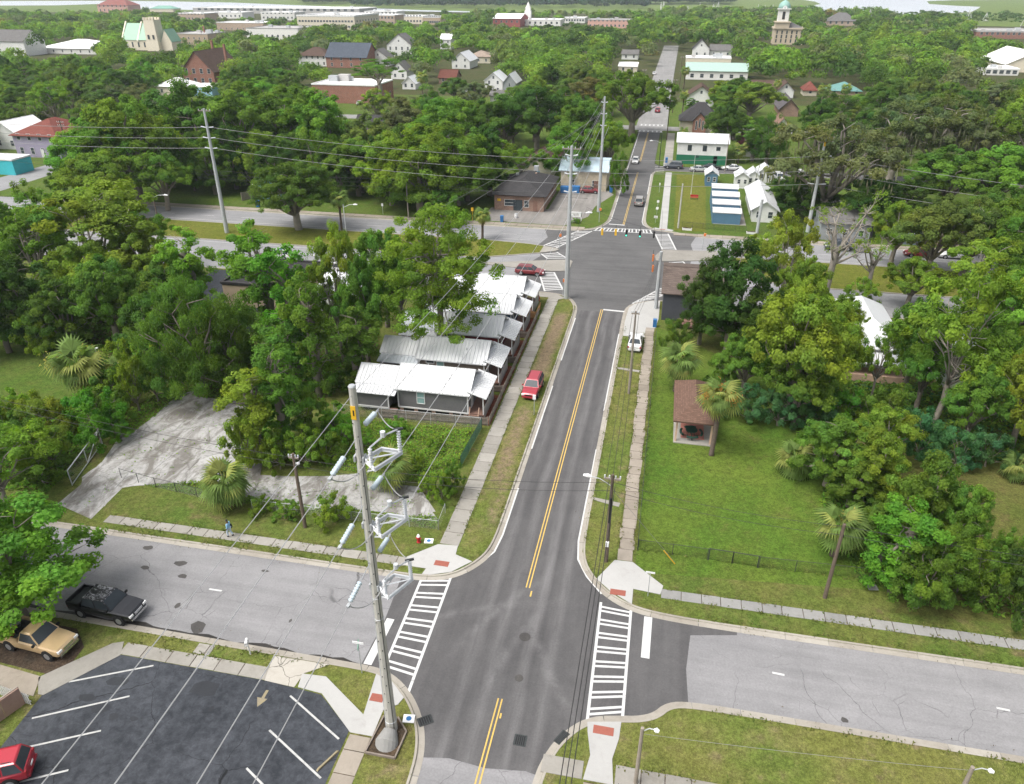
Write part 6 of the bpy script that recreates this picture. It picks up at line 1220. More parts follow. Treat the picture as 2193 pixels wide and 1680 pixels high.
for k, (u, vb, vc, w, lab) in enumerate(((1462, 302, 285, 26, 'palm left of the small church gable'), (1530, 306, 288, 26, 'palm right of the small church gable'), (1580, 350, 322, 36, 'palm beside the maroon-roofed house'), (1697, 1010, 985, 95, 'fan palm thicket at the edge of the park bushes'), (2170, 1025, 1000, 70, 'low palm in the far park corner'), (260, 830, 800, 90, 'low palm hidden in bushes by the broken driveway'), (1464, 190, 152, 22, 'palm at the corner of the pale green-roofed building'), (1460, 250, 205, 22, 'palm on the far street pavement'), (1762, 215, 192, 30, 'palm left of the teal-roofed house'), (1808, 212, 190, 26, 'palm in front of the teal-roofed house'), (1660, 212, 180, 20, 'palm behind the white porch house'), (905, 200, 165, 30, 'palm right of the little white-roofed house'))): palm(u, vb, vc, w, lab, .4, dead=4, nfr=24)
for k, u in enumerate((285, 300, 312, 330, 352, 360, 385, 398)): palm(u, 106, 84 + (k % 3) * 2, 13, ['first', 'second', 'third', 'fourth', 'fifth', 'sixth', 'seventh', 'last'][k] + ' palm from the left in the row before the cream church', .5, dead=2, nfr=16)

# ---- the woods behind: trees of the town fill the blocks, sight lines to what the photo shows stay open
ROADS = [(-13.5, -.5, 140, 560), (-330, 330, 104, 141.5), (-5, 92, 194, 203.5), (-160, 150, 249, 268), (-180, -146, 138, 245), (20, 42, 136, 197), (-92, -33, 141, 152), (0, 24, 140, 200), (-27, -11, 140, 182)]
CLEAR += [(34, 262, 140, 345, 170), (1412, 125, 1450, 330, 560), (1335, 250, 1420, 480, 250), (345, 430, 900, 520, 120), (730, 435, 1000, 480, 141), (1440, 355, 1700, 385, 196), (0, 370, 95, 470, 120), (1860, 380, 1905, 460, 150), (1455, 285, 1445, 350, 300)]
def blocked(x, y, h, w):
    for a, b, c, d in ROADS:
        if a - w * .25 < x < b + w * .25 and c - w * .25 < y < d + w * .25: return True
    for a, b, c, d in FOOT:
        if a - w * .3 < x < b + w * .3 and c - w * (.5 if y < 260 else .3) < y < d + w * .3: return True
    for a, b, r in TREES_NEAR:
        if (a - x) ** 2 + (b - y) ** 2 < (r * .8 + w * .34) ** 2: return True
    u, vt, d = PJ(x, y, h); vb = PJ(x, y, h * .25)[1]; hw = w / 2 * F / d * .5
    for u0, v0, u1, v1, Y in CLEAR:
        if y < Y and u + hw > u0 and u - hw < u1 and vt < v1 and vb > v0: return True
    return False
TREES_NEAR = list(TREES)
cand = []
yy = 143.0
while yy < 1250:
    st = 8.6 if yy < 320 else 10.4 + (yy - 320) * .004
    xx = -yy * .95 - 40
    while xx < yy * .62 + 40:
        cand.append((xx + random.uniform(-.4, .4) * st, yy + random.uniform(-.4, .4) * st)); xx += st
    yy += st
keep = []; beyond = []             # beyond: woods just outside the photograph
for x, y in cand:
    u, v, d = PJ(x, y, 0)
    if d < 60 or u < -650 or u > 2850 or v > 520: continue
    edge = 58 if u < 250 else 52 if u < 420 else 62 if u < 800 else 58 if u < 1000 else 52 if u < 1250 else 56 if u < 1420 else 44 if u < 1750 else 50 if u < 1900 else 66 if u < 2050 else 88
    if v < edge - 8: continue
    if 420 < u < 960 and v < 95 and random.random() < .45: continue
    if 960 < u < 1300 and v < 62 and random.random() < .5: continue
    w = random.uniform(10, 17) * (1.12 if y > 330 else 1); h = random.uniform(9, 14.5) * (1.22 if y > 330 else 1)
    if random.random() < .12: w *= .6; h *= .55
    if blocked(x, y, h, w): continue
    (keep if -90 <= u <= 2290 else beyond).append((y, x, h, w)); TREES_NEAR.append((x, y, w * .30))
keep.sort(); print('SCATTER', len(keep), [sum(1 for q in keep if q[0] < z) for z in (200, 250, 300, 360, 450, 560, 800, 1300)])
pal = ['gn', 'md', 'md', 'gn', 'yg', 'ol', 'br', 'dk', 'gr', 'dk']
def pick(x, y):
    n = math.sin(x * .021 + 1.3) * math.cos(y * .017) ; k = random.random()
    if n > .35 and k < .5: return random.choice(('yg', 'br', 'gn'))
    if n < -.35 and k < .5: return random.choice(('dk', 'md', 'gr'))
    if k > .992: return 'rs'
    return random.choice(pal)
NIND = 190
for y, x, h, w in keep[:NIND]:
    k = random.random(); put_tree(x, y, h, w, 'oak' if k < .35 else 'full' if k < .72 else 'airy' if k < .85 else 'mossy' if k < .92 else 'tall', pick(x, y))
# farther woods read as one mass
FP, FN, FS, FT = [], [], [], []
def far_tree(x, y, h, w, col, n, z=0.0):
    k = max(5, n // 22); d = unit(k); d[:, 2] = np.abs(d[:, 2]) * 1.05 - .28
    c = np.array([x, y, z + h * .60]) + d * np.array([w * .38, w * .38, h * .30]) * rng.uniform(.75, 1.05, (k, 1)); idx = rng.integers(0, k, n); q = unit(n) * rng.uniform(0, 1, (n, 1)) ** .4
    p = c[idx] + q * np.array([w * .17, w * .17, h * .12]); nn = q * .8 + d[idx] * .8 + np.array([0, 0, .5]) + rng.normal(size=(n, 3)) * .4; nn /= np.linalg.norm(nn, axis=1, keepdims=True)
    sh = rng.uniform(.8, 1.2, k)[idx] * rng.uniform(.75, 1.28, n); yl = rng.uniform(-.1, .14, k)[idx]
    FP.append(p); FN.append(nn); FS.append(rng.uniform(.7, 1.3, n) * (w / 13.0) * (.85 if n > 500 else 1.15 if n > 300 else 1.6)); FT.append(np.stack([col[0] * sh * (1 + yl), col[1] * sh, col[2] * sh * (1 - yl)], 1))
for x in range(-175, 130, 9):
    for y in range(50, 104, 9):
        X, Y = x + random.uniform(-3, 3), y + random.uniform(-3, 3); u = PJ(X, Y, 0)[0]
        if (u < -130 or u > 2330) and random.random() < .8: far_tree(X, Y, random.uniform(8, 13), random.uniform(9, 14), TINT[random.choice(('gn', 'md', 'yg'))], 700, ZB)
for y, x, h, w in keep[NIND:] + beyond:
    j = random.uniform(.85, 1.15); far_tree(x, y, h, w, [c * j for c in TINT[pick(x, y)]], 760 if y < 360 else 420 if y < 560 else 200)
M = leaf_mesh('distant_woods', np.concatenate(FP), np.concatenate(FN), np.concatenate(FS), np.concatenate(FT), M_LEAFFAR, .75, tri=True); o = link('distant_woods', M); tag(o, 'leafy canopy of the distant town woods', None, None, 'stuff')
FP, FN, FS, FT = [], [], [], []
for k in range(900):                     # the wooded far shore
    u = random.uniform(640, 1560); v = random.uniform(4, 19) if u > 760 else random.uniform(2, 10)
    if u > 1380: v = random.uniform(6, 11)
    x, y = G(u, v, 0); far_tree(x, y, random.uniform(11, 17), random.uniform(22, 40) * y / 1500, [c * random.uniform(.8, 1.1) for c in (.036, .068, .030)], 60)
for k in range(260):                     # hammocks of trees along the marsh edge
    u = random.uniform(1440, 2250); v = 44 + (u - 1700) * .012 + random.uniform(-9, 4)
    if random.random() < .5: u = random.gauss(random.choice((1600, 1780, 1890, 1990, 2085, 2160)), 18); v -= 3
    x, y = G(u, v, 0); far_tree(x, y, random.uniform(5, 9), random.uniform(9, 16), [c * random.uniform(.85, 1.1) for c in TINT['dk']], 70)
M = leaf_mesh('distant_woods', np.concatenate(FP), np.concatenate(FN), np.concatenate(FS), np.concatenate(FT), M_LEAFFAR, .75, tri=True); o = link('distant_woods', M); tag(o, 'dark line of woods on the far side of the marsh', None, None, 'stuff')

# ---- ground cover: weeds and tall grass as loose stuff
def weeds(name, label, poly, n, size, hgt, cols, z=ZB):
    xs = [p[0] for p in poly]; ys = [p[1] for p in poly]; P = []
    while len(P) < n:
        q = (random.uniform(min(xs), max(xs)), random.uniform(min(ys), max(ys)))
        if inside(q, poly): P.append((q[0], q[1], z + abs(random.gauss(.3, .35)) * hgt * (.12 + .88 * (math.sin(q[0] * .9 + 2 * math.sin(q[1] * .7)) * math.sin(q[1] * 1.1 + 1.7 * math.sin(q[0] * .5))) ** 2)))
    P = np.array(P); nn = unit(n) * .6 + np.array([0, 0, .8]); nn /= np.linalg.norm(nn, axis=1, keepdims=True); c = np.array([TINT[random.choice(cols)] for _ in range(n)]) * rng.uniform(.8, 1.25, (n, 1))
    o = link(name, leaf_mesh(name, P, nn, size * rng.uniform(.6, 1.4, n), c, M_LEAFFAR, .55)); tag(o, label, None, None, 'stuff')
weeds('weeds', 'knee-high green weeds filling the fenced lot below the cottages', [(-33, 65), (-17.3, 65.4), (-17.5, 58), (-20, 55.2), (-26, 55.4), (-31, 56), (-34, 60)], 13000, .22, 1.0, ('vg', 'br', 'yg', 'ol', 'yl'))
weeds('weeds', 'scrubby weeds along the vacant lot fence', [(-46, 49.6), (-34.5, 48.9), (-20, 49.3), (-17, 48.9), (-17, 50.6), (-20, 50.3), (-34.4, 49.9), (-40.6, 51.3)], 2600, .26, .5, ('gn', 'yg', 'ol', 'md'))
weeds('weeds', 'weeds spreading over the edges of the broken concrete', [(-57, 57), (-53, 57), (-52.3, 66), (-45, 66.2), (-40.5, 56.8), (-37.5, 54), (-36, 56), (-41, 66), (-44, 70), (-55, 69)], 3800, .30, .5, ('vg', 'gn', 'yg'))
weeds('weeds', 'tufts of weeds growing in the cracks of the old slab', [(-51, 46.5), (-48.2, 45.2), (-48, 50), (-41, 52), (-41.5, 56), (-46, 65), (-51.8, 65), (-52, 58), (-51, 50)], 420, .22, .25, ('vg', 'yg', 'ol'))
weeds('weeds', 'scattered weeds on the lower strip of broken concrete', [(-40, 52), (-34, 50.2), (-20, 51), (-19, 52.5), (-26, 54), (-36, 53)], 500, .22, .25, ('vg', 'yg', 'ol'))
weeds('undergrowth', 'leafy undergrowth between the western trees', [(-95, 76), (-60, 70), (-46, 68), (-36, 66), (-34, 80), (-38, 92), (-60, 92), (-95, 98)], 16000, .5, 1.6, ('gn', 'dk', 'md', 'vg'))
weeds('undergrowth', 'leafy undergrowth beneath the eastern trees', [(9, 92), (14, 84), (19, 80), (22, 72), (30, 71), (50, 68), (56, 84), (44, 84), (32, 86), (21, 88), (20, 104), (9, 98)], 16000, .5, 1.6, ('gn', 'dk', 'md', 'bl', 'yg'))
weeds('undergrowth', 'vines and brush in the lower park corner', [(18, 49.5), (30, 47), (44, 48), (44, 52), (32, 56), (24, 62), (18.5, 66), (16.5, 60)], 7000, .40, 1.2, ('gn', 'dk', 'vg', 'yg'))
weeds('undergrowth', 'brush beside the broken driveway', [(-75, 45.5), (-54, 46.5), (-55, 56), (-58, 64), (-66, 58), (-76, 56)], 9000, .42, 1.4, ('gn', 'md', 'vg', 'yg'))

# ---- ragged grass and weeds creeping over kerbs and slab edges
def tufts(name, label, lines, per, cols, spread=.16, size=.17):
    P = []
    for a, b in lines:
        L = math.dist(a, b); dx, dy = (b[0] - a[0]) / L, (b[1] - a[1]) / L
        for _ in range(int(L * per)):
            f = random.uniform(0, L)
            if math.sin(f * .8 + a[0]) + math.sin(f * 2.3 + a[1]) < -.6: continue
            o = random.gauss(0, spread); P.append((a[0] + dx * f - dy * o, a[1] + dy * f + dx * o, ZB + .05 + random.uniform(0, .07)))
    n = len(P); P = np.array(P); nn = unit(n) * .6 + np.array([0, 0, .7]); nn /= np.linalg.norm(nn, axis=1, keepdims=True); c = np.array([random.choice(cols) for _ in range(n)]) * rng.uniform(.75, 1.25, (n, 1))
    o = link(name, leaf_mesh(name, P, nn, size * rng.uniform(.6, 1.5, n), c, M_LEAFFAR, .4)); tag(o, label, None, None, 'stuff')
GC = [(.10, .13, .03), (.14, .15, .04), (.08, .12, .025), (.17, .16, .07)]
tufts('grass_tufts', 'ragged grass along the edges of pavements and kerbs', [((-16.05, 48), (-16.05, 104)), ((-14.3, 47), (-14.3, 104)), ((-11.75, 50), (-11.75, 101)), ((-1.08, 49), (-1.08, 96)), ((.2, 49), (.2, 96)), ((-3.85, 50), (-3.85, 96)), ((3, 45.55), (46, 45.55)), ((3, 44.45), (46, 44.45)), ((5, 43.0), (60, 43.2)), ((5, 34.65), (60, 34.9)), ((-46, 44.97), (-19, 44.97)), ((-44, 43.9), (-19, 43.9)), ((-44, 43.25), (-19, 43.25)), ((-50, 33.05), (-20, 33.15)), ((-35, 32.25), (-24, 32.25)), ((.4, 29.7), (30, 29.7)), ((.6, 49.7), (18, 49.7)), ((.5, 50), (.5, 93))], 16, GC)
tufts('leaf_litter', 'fallen leaves and clippings scattered along the gutters', [((-11.0, 50), (-11.0, 100)), ((-4.6, 50), (-4.6, 100)), ((-50, 34.0), (-20, 34.0)), ((6, 42.2), (40, 42.4)), ((6, 35.5), (40, 35.6)), ((-44, 42.4), (-18, 42.5))], 3, [(.10, .07, .04), (.07, .05, .03), (.13, .10, .05)], .3, .10)

# ---- plant labels: each told apart by its look and the landmark it stands by
ORD = ['', 'second ', 'third ', 'fourth ', 'fifth ', 'sixth ', 'seventh ', 'eighth ', 'ninth ', 'tenth ', 'eleventh ', 'twelfth ', 'thirteenth ', 'fourteenth ', 'fifteenth ']
def label_plants():
    buck = {}
    for r, desc, x, y in PLANTS:
        nm, lx, ly = min(LM, key=lambda l: (l[1] - x) ** 2 + (l[2] - y) ** 2)
        dx, dy = x - lx, y - ly
        rel = ('left of' if dx < 0 else 'right of') if abs(dx) > abs(dy) else ('in front of' if dy < 0 else 'behind')
        buck.setdefault((desc, rel, nm), []).append((math.hypot(dx, dy), r))
    for (desc, rel, nm), rows in buck.items():
        rows.sort(key=lambda q: q[0])
        nm = ' '.join(nm.split()[:6])
        for k, (_, r) in enumerate(rows):
            if len(rows) == 1: r['label'] = f'{desc} {rel} the {nm}'
            else: r['label'] = f'{ORD[k % 15]}nearest {desc} {rel} the {nm}'
label_plants()

# ================================================================== POLES, WIRES, SIGNALS
def wire(label, a, b, sag=.6, r=.018, mat=None, n=18, name='power_line', group='overhead lines'):
    a, b = Vector(a), Vector(b); m = MB(); P = []
    for i in range(n + 1):
        f = i / n; p = a.lerp(b, f); p.z -= sag * 4 * f * (1 - f); P.append(tuple(p - a))
    m.tube(P, r, 4); o = m.build(name, mat or M_WIRE); o.location = a; tag(o, label, 'cable', group); return o
def insulator(parent, a, b, discs=7, r=.15, mat=None, name='insulator'):
    a, b = Vector(a), Vector(b); m = MB(); n = discs * 2 + 1; P = [a.lerp(b, i / (n - 1)) for i in range(n)]
    m.tube([tuple(p) for p in P], [r if i % 2 else r * .38 for i in range(n)], 8); o = m.build(name, mat or M_PORC, parent); return o
PX, PY = -13.85, 29.25
P1 = thing('transmission_pole', 'great steel transmission pole with three switch frames in the foreground', 'utility pole', (PX, PY, ZB)); LM.append(('great transmission pole', PX, PY))
m = MB(); m.tube([(0, 0, 0), (0, 0, 8), (0, 0, 16), (0, 0, 24.3), (0, 0, 24.9)], [.36, .265, .22, .18, .175], 10); m.build('shaft', M_POLE, P1)
m = MB(); m.cyl((0, 0, 24.9), (0, 0, 24.98), .20, .16, 10); m.build('cap', M_STEEL, P1)
m = MB(); m.box(.0, -.195, 23.55, .26, .03, .75); m.build('warning_plate', M_YELLOW, P1); m = MB(); m.box(.02, -.214, 23.55, .07, .012, .3); m.build('warning_mark', M_BLACK, P1)
m = MB(); m.tube([(-.30, -.18, .1), (-.20, -.14, 9), (-.15, -.10, 20.5)], .045, 5); m.build('conduit', M_STEEL, P1); m = MB(); m.tube([(.26, -.24, .1), (.19, -.19, 9), (.12, -.14, 22)], .02, 4); m.build('ground_wire', M_DARKSTEEL, P1)
for k in range(30):
    z = 2.2 + k * .74; s = 1 if k % 2 else -1; m = MB(); m.box(s * .1, -.31 + z * .0068, z, .045, .09, .045); m.build('climbing_peg', M_DARKSTEEL, P1)
for zz in (1.0, 9.8, 11.4): m = MB(); m.tube([(math.cos(a) * (.37 - zz * .011), math.sin(a) * (.37 - zz * .011), zz) for a in [i * .5236 for i in range(13)]], .025, 4); m.build('band', M_STEEL, P1)
for k, zb in enumerate((20.75, 16.5, 12.2)):
    s = MB(); A = (.20, 0, zb); Bp = (1.05, -.75, zb); Cp = (1.9, .95, zb + .05); D = (.75, 1.0, zb + .05)
    for a, b in ((A, Bp), (Bp, Cp), (Cp, D), (D, A)):
        for dz in (-.09, .09): s.tube([(a[0], a[1], a[2] + dz), (b[0], b[1], b[2] + dz)], .055, 4)
        s.tube([a, b], .035, 4)
    s.tube([A, Cp], .05, 4); s.tube([(.3, 0, zb - .75), Bp], .045, 4); s.tube([(.3, 0, zb - .75), D], .045, 4)
    fr = s.build('switch_frame', M_PORC, P1)
    m = MB(); m.box(.22, 0, zb, .1, .45, .42); m.box(-.25, 0, zb + .05, .1, .36, .34); m.build('bracket', M_STEEL, P1)
    mid = Vector(Bp).lerp(Vector(A), .28); insulator(fr, mid, mid + Vector((0, 0, 1.1)), 8, .12); top = Vector(Cp) + Vector((-.1, -.05, 0)); insulator(fr, top, top + Vector((0, 0, 1.35)), 9, .12)
    m = MB(); m.tube([tuple(mid + Vector((0, 0, 1.12))), tuple((mid + top) / 2 + Vector((0, 0, 1.42))), tuple(top + Vector((0, 0, 1.4)))], .05, 5); m.build('switch_blade', M_STEEL, fr)
    m = MB(); m.box(*(top + Vector((0, 0, 1.4))), .5, .12, .1, .5); m.build('contact', M_DARKSTEEL, fr); m = MB(); q = mid.lerp(top, .5) + Vector((-.05, 0, 1.5)); m.cyl(tuple(q - Vector((0, 0, .15))), tuple(q + Vector((0, 0, .15))), .14, n=8); m.build('interrupter', M_PORC, fr)
    zs = (22.0, 17.95, 14.1)[k]; zn = (22.7, 18.75, 14.55)[k]
    insulator(P1, (0, -1.75, zs), (0, -3.15, zs - .06), 7, .155, M_PORCB); m = MB(); m.tube([(0, -.3, zs + .1), (0, -1.75, zs)], .025, 4); m.build('strain_link', M_STEEL, P1); m = MB(); m.tube([(0, -3.15, zs - .06), (0, -3.45, zs - .1)], .06, 4); m.box(0, -3.4, zs - .1, .16, .24, .12); m.build('clamp', M_STEEL, P1)
    insulator(P1, (.35, .25, zn), (.38, 1.5, zn - .1), 7, .155, M_PORCB); m = MB(); m.tube([(.38, 1.5, zn - .1), (.38, 1.9, zn - .13)], .06, 4); m.build('clamp', M_STEEL, P1)
    def jump(a, b, drop):
        m = MB(); a, b = Vector(a), Vector(b); m.tube([tuple(a.lerp(b, i / 8) - Vector((0, 0, drop * 4 * i / 8 * (1 - i / 8)))) for i in range(9)], .028, 5); m.build('jumper', M_WIREL, P1)
    jump((0, -3.4, zs - .12), (.9, -.6, zb + .95), .75); jump((.38, 1.85, zn - .15), tuple(top + Vector((0, 0, 1.42))), .35)
    wire(['upper', 'middle', 'lower'][k] + ' transmission line running south from the great pole', (PX, PY - 3.45, zs), (PX, -60, zs + 2.0), .9, .026, M_WIREL, 24)
    wire(['upper', 'middle', 'lower'][k] + ' transmission line running up the street from the great pole', (PX + .38, PY + 1.9, zn), (-13.3 + .45 * k, 154.2, (21.3, 19.2, 17.0)[k]), 2.2, .026, M_WIREL, 36)
wire('shield wire on top of the great pole, running south', (PX, PY, 24.6), (PX, -60, 26), .7, .02, M_WIREL, 24); wire('shield wire from the top of the great pole up the street', (PX, PY, 24.6), (-13.5, 154.2, 22.6), 1.6, .02, M_WIREL, 30)
# planted base with planks and a bright metal cover
pb = thing('pole_base', 'timber-framed mulch bed with white concrete cap at the foot of the great pole', 'planter', (-13.95, 28.6, ZB + .01)); m = MB(); m.prism([(-.9, -1.3), (.95, -1.3), (1.05, .6), (.2, 1.5), (-.7, 1.4)], 0, .05); m.build('mulch', M_LITTER, pb)
for a, b in (((-.95, -1.3), (.98, -1.3)), ((.98, -1.3), (1.08, .6)), ((-.95, -1.3), (-.72, 1.4)), ((1.08, .6), (.2, 1.5))):
    L = math.dist(a, b); m = MB(); m.box((a[0] + b[0]) / 2, (a[1] + b[1]) / 2, .09, L, .09, .18, math.atan2(b[1] - a[1], b[0] - a[0])); m.build('plank', M_FENCEW, pb)
m = MB(); m.tube([(.12, -.30, .03), (.12, -.30, .09), (.12, .35, .36)], [.76, .74, .42], 18); m.build('concrete_cap', M_CONCG, pb)
def steel_pole(label, x, y, z, r0, r1, mat=None, arms=(), name='utility_pole', lamp=None, xarm=None, lean=0.0):
    t = thing(name, label, 'utility pole', (x, y, ZB)); m = MB(); m.tube([(0, 0, -.1), (lean * .5, 0, z * .5), (lean, 0, z)], [r0, (r0 + r1) / 2, r1], 9); m.build('shaft', mat or M_STEEL, t)
    for h, L in arms:                    # post insulators both sides
        for s in (-1, 1): m = MB(); m.tube([(s * r1 + lean * h / z, 0, h), (s * L + lean * h / z, 0, h + .12)], [.07, .12], 6); m.build('post_insulator', M_PORC, t)
    if xarm:
        for h, L in xarm:
            m = MB(); m.box(lean * h / z, 0, h, L, .12, .14); m.build('crossarm', M_WOODGREY, t)
            for s in (-1, -.4, .4, 1): q = MB(); q.cyl((s * L * .46, 0, h + .07), (s * L * .46, 0, h + .3), .06, n=6); q.build('pin_insulator', M_PORC, t)
    if lamp:
        h, dx, dy = lamp; m = MB(); m.tube([(0, 0, h), (dx * .5, dy * .5, h + .45), (dx * .9, dy * .9, h + .5)], .035, 5); m.build('lamp_arm', M_STEEL, t); m = MB(); m.tube([(dx * .85, dy * .85, h + .47), (dx * 1.0, dy * 1.0, h + .5), (dx * 1.2, dy * 1.2, h + .46)], [.07, .16, .10], 7); m.build('lamp_head', M_SIGNW, t)
    return t
steel_pole('tall grey pole on the cottage corner of the intersection', -13.3, 105.0, 22.2, .40, .20, arms=((20.9, .9), (18.4, .9), (15.9, .9)), xarm=((21.8, 2.6),), lamp=(12.4, 2.6, 1.0))
steel_pole('tall grey pole with fanned lines beyond the intersection', -13.5, 154.2, 22.4, .38, .18, arms=((21.3, .6), (19.2, .6), (17.0, .6)))
steel_pole('leaning-looking tall steel pole on the grassy median', -81.1, 125.2, 22.3, .42, .20, arms=((19.1, 1.2), (17.3, 1.2), (15.5, 1.2)), xarm=((21.9, 2.4),))
P5_ = steel_pole('tall grey pole with yellow plate behind the bare tree', 27.0, 148.0, 18.2, .38, .19, arms=((14.0, 1.6), (11.4, 1.6), (9.0, 1.6)), xarm=((17.2, 3.0),)); m = MB(); m.box(0, -.24, 16.2, .3, .05, .8); m.build('warning_plate', M_YELLOW, P5_)
steel_pole('thick dark-topped pole beside the grey corner building', .05, 103.6, 8.6, .30, .22)
steel_pole('short blue-grey steel stub pole beside the tiny houses', 17.5, 145.4, 6.4, .30, .28)
steel_pole('grey concrete pole in front of the tiny house lawn', 2.8, 145.6, 8.5, .18, .13, M_POLE)
steel_pole('thin grey pole with cable bracket on the avenue pavement', -50.6, 141.9, 8.0, .14, .10, M_WOODGREY, xarm=((7.6, 1.2),))
NWp = steel_pole('dark wooden pole with small lamp on the vacant lot verge', -28.15, 46.9, 7.7, .17, .12, M_WOODPOLE, xarm=((7.3, .9),), lamp=(6.5, .5, -.3))
NEp = steel_pole('dark wooden pole with white street lamp beside the uneven pavement', -1.95, 47.8, 8.7, .17, .12, M_WOODPOLE, xarm=((8.3, 1.3),), lamp=(7.6, -1.9, .35)); m = MB(); m.box(.0, -.2, 2.0, .25, .2, .45); m.build('meter', M_SIGNW, NEp); m = MB(); m.tube([(.02, -.2, 4.2), (.03, -.22, 6.6)], .10, 6); m.build('splice_case', M_BLACK, NEp)
steel_pole('slim wooden pole on the eastern verge near the white sedan', -2.05, 77.0, 10.3, .15, .10, M_WOODGREY, xarm=((10.0, .9),))
steel_pole('wooden pole rising through the fence palm', 15.05, 47.1, 7.2, .16, .12, M_WOODPOLE)
steel_pole('greenish lamp pole at the bottom right ramp', 1.6, 28.7, 5.0, .13, .10, M_WOODGREY, lamp=(4.7, .75, -.15)); steel_pole('greenish lamp pole in the bottom right corner', 20.3, 31.8, 2.6, .15, .11, M_WOODGREY, lamp=(2.3, .8, -.2))
steel_pole('thin lamp pole among the bushes beside the palm', -64.2, 68.0, 4.0, .07, .05, M_STEEL, lamp=(3.7, .5, -.2)); steel_pole('street lamp on the avenue in front of the open tree', -91.5, 120.2, 8.0, .12, .09, M_WOODPOLE, lamp=(7.4, 2.4, .3))
steel_pole('white street lamp on the median behind the feathery tree', -55.5, 122.2, 7.5, .09, .07, M_STEEL, lamp=(7.0, 2.0, .5)); steel_pole('slim wooden pole beside the white and green building', 13.7, 197.5, 9.2, .14, .10, M_WOODGREY); steel_pole('wooden pole by the lilac building', -158, 178, 10, .17, .12, M_WOODPOLE, xarm=((9.4, 2.0), (8.6, 2.0)))
steel_pole('slim dark pole with lamp on the street by the dark car', -2.6, 198.5, 8.5, .10, .08, M_DARKSTEEL, lamp=(6.2, -2.4, 0)); steel_pole('wooden pole beside the far street crossing', -1.6, 238, 11.5, .15, .1, M_WOODPOLE, xarm=((11, 1.6),)); steel_pole('wooden pole farther up the far street', -.8, 292, 11.5, .15, .1, M_WOODPOLE, xarm=((11, 1.6),)); steel_pole('wooden pole on the left of the far street', -13.6, 330, 11, .15, .1, M_WOODPOLE, xarm=((10.4, 1.6),)); steel_pole('farthest wooden pole on the right of the far street', 1.0, 380, 12, .15, .1, M_WOODPOLE, xarm=((11.4, 1.6),))
for k, (z4, z5) in enumerate(((19.2, 14.0), (17.4, 11.4), (15.6, 9.0))):
    w_ = ['upper', 'middle', 'lower'][k]
    wire(w_ + ' avenue line between the median pole and the yellow-plated pole', (-79.9, 125.2, z4), (25.4, 148, z5), 2.6, .035, M_WIRE, 30); wire(w_ + ' avenue line leading off to the left', (-82.3, 125.2, z4), (-230, 150, z4 + 1), 3, .035, M_WIRE, 24); wire(w_ + ' avenue line leading off to the right', (28.6, 148, z5), (130, 126, z5 - 1.0), 2.2, .035, M_WIRE, 24)
for k, z in enumerate((7.7, 6.9, 6.1)): wire(['upper', 'middle', 'lower'][k] + ' cable strung along the far avenue pavement', (-150, 143, z + 1.5), (-50.6, 141.9, z), .9, .025, M_CABLE, 20); wire(['upper', 'middle', 'lower'][k] + ' cable from the thin avenue pole to the intersection', (-50.6, 141.9, z), (-13.4, 130 + 6 * k, z + 1.2), .5, .025, M_CABLE, 14)
for k, z in enumerate((7.4, 6.6)):
    wire(['upper', 'lower'][k] + ' cable crossing the vacant lot to the left edge', (-28.15, 46.9, z), (-75, 52, z + 1.0), .7, .02, M_CABLE); wire(['upper', 'lower'][k] + ' cable across the street between the two wooden poles', (-28.15, 46.9, z), (-1.95, 47.8, z + .7), .8, .02, M_CABLE); wire(['upper', 'lower'][k] + ' cable from the lamp pole to the palm pole', (-1.95, 47.8, z + .7), (15.05, 47.1, z - .3), .5, .02, M_CABLE); wire(['upper', 'lower'][k] + ' cable from the palm pole to the right edge', (15.05, 47.1, z - .3), (50, 46.2, z), .6, .02, M_CABLE)
for k, dx in enumerate((-.5, 0, .5)):
    wire(['left', 'middle', 'right'][k] + ' cable of three running along the eastern verge', (-1.95 + dx, 47.8, 8.4), (-2.05 + dx * .7, 77, 10.0), .5, .018, M_CABLE); wire(['left', 'middle', 'right'][k] + ' cable of three running south over the intersection', (-1.95 + dx * .5, 47.8, 8.3 - .25 * k), (-2.2 + dx * .6, -20, 8.6), .7, .024, M_CABLE, 26); wire(['left', 'middle', 'right'][k] + ' cable from the slim verge pole to the corner pole', (-2.05 + dx * .7, 77, 10.0), (.05, 103.6, 8.4 - k * .3), .4, .018, M_CABLE)
wire('long lamp cable over the bottom right verge', (1.6, 28.7, 4.6), (20.3, 31.8, 2.4), .15, .014, M_WIRE); wire('guy wire in the lower park corner', (-1.95, 47.8, 7.5), (3.6, 48.6, .3), 0, .014, M_WIRE, 4, 'guy_wire'); m = MB(); m.cyl((2.6, 48.45, 1.5), (3.6, 48.6, .15), .045, n=5); o = m.build('guy_guard', M_YELLOW); tag(o, 'yellow plastic guy guard on the grass below the fence', 'guy guard')
for k in range(5): wire(['first', 'second', 'third', 'fourth', 'fifth'][k] + ' strand of the fan of lines from the pole beyond the intersection', (-13.5, 154.2, 21.6 - k * .5), (-20 - 5 * k, 139 - 3 * k, 7.5 - .3 * k) if k > 2 else (-13.3, 105, 20.6 - k * 2.4), .6, .02, M_WIRE)
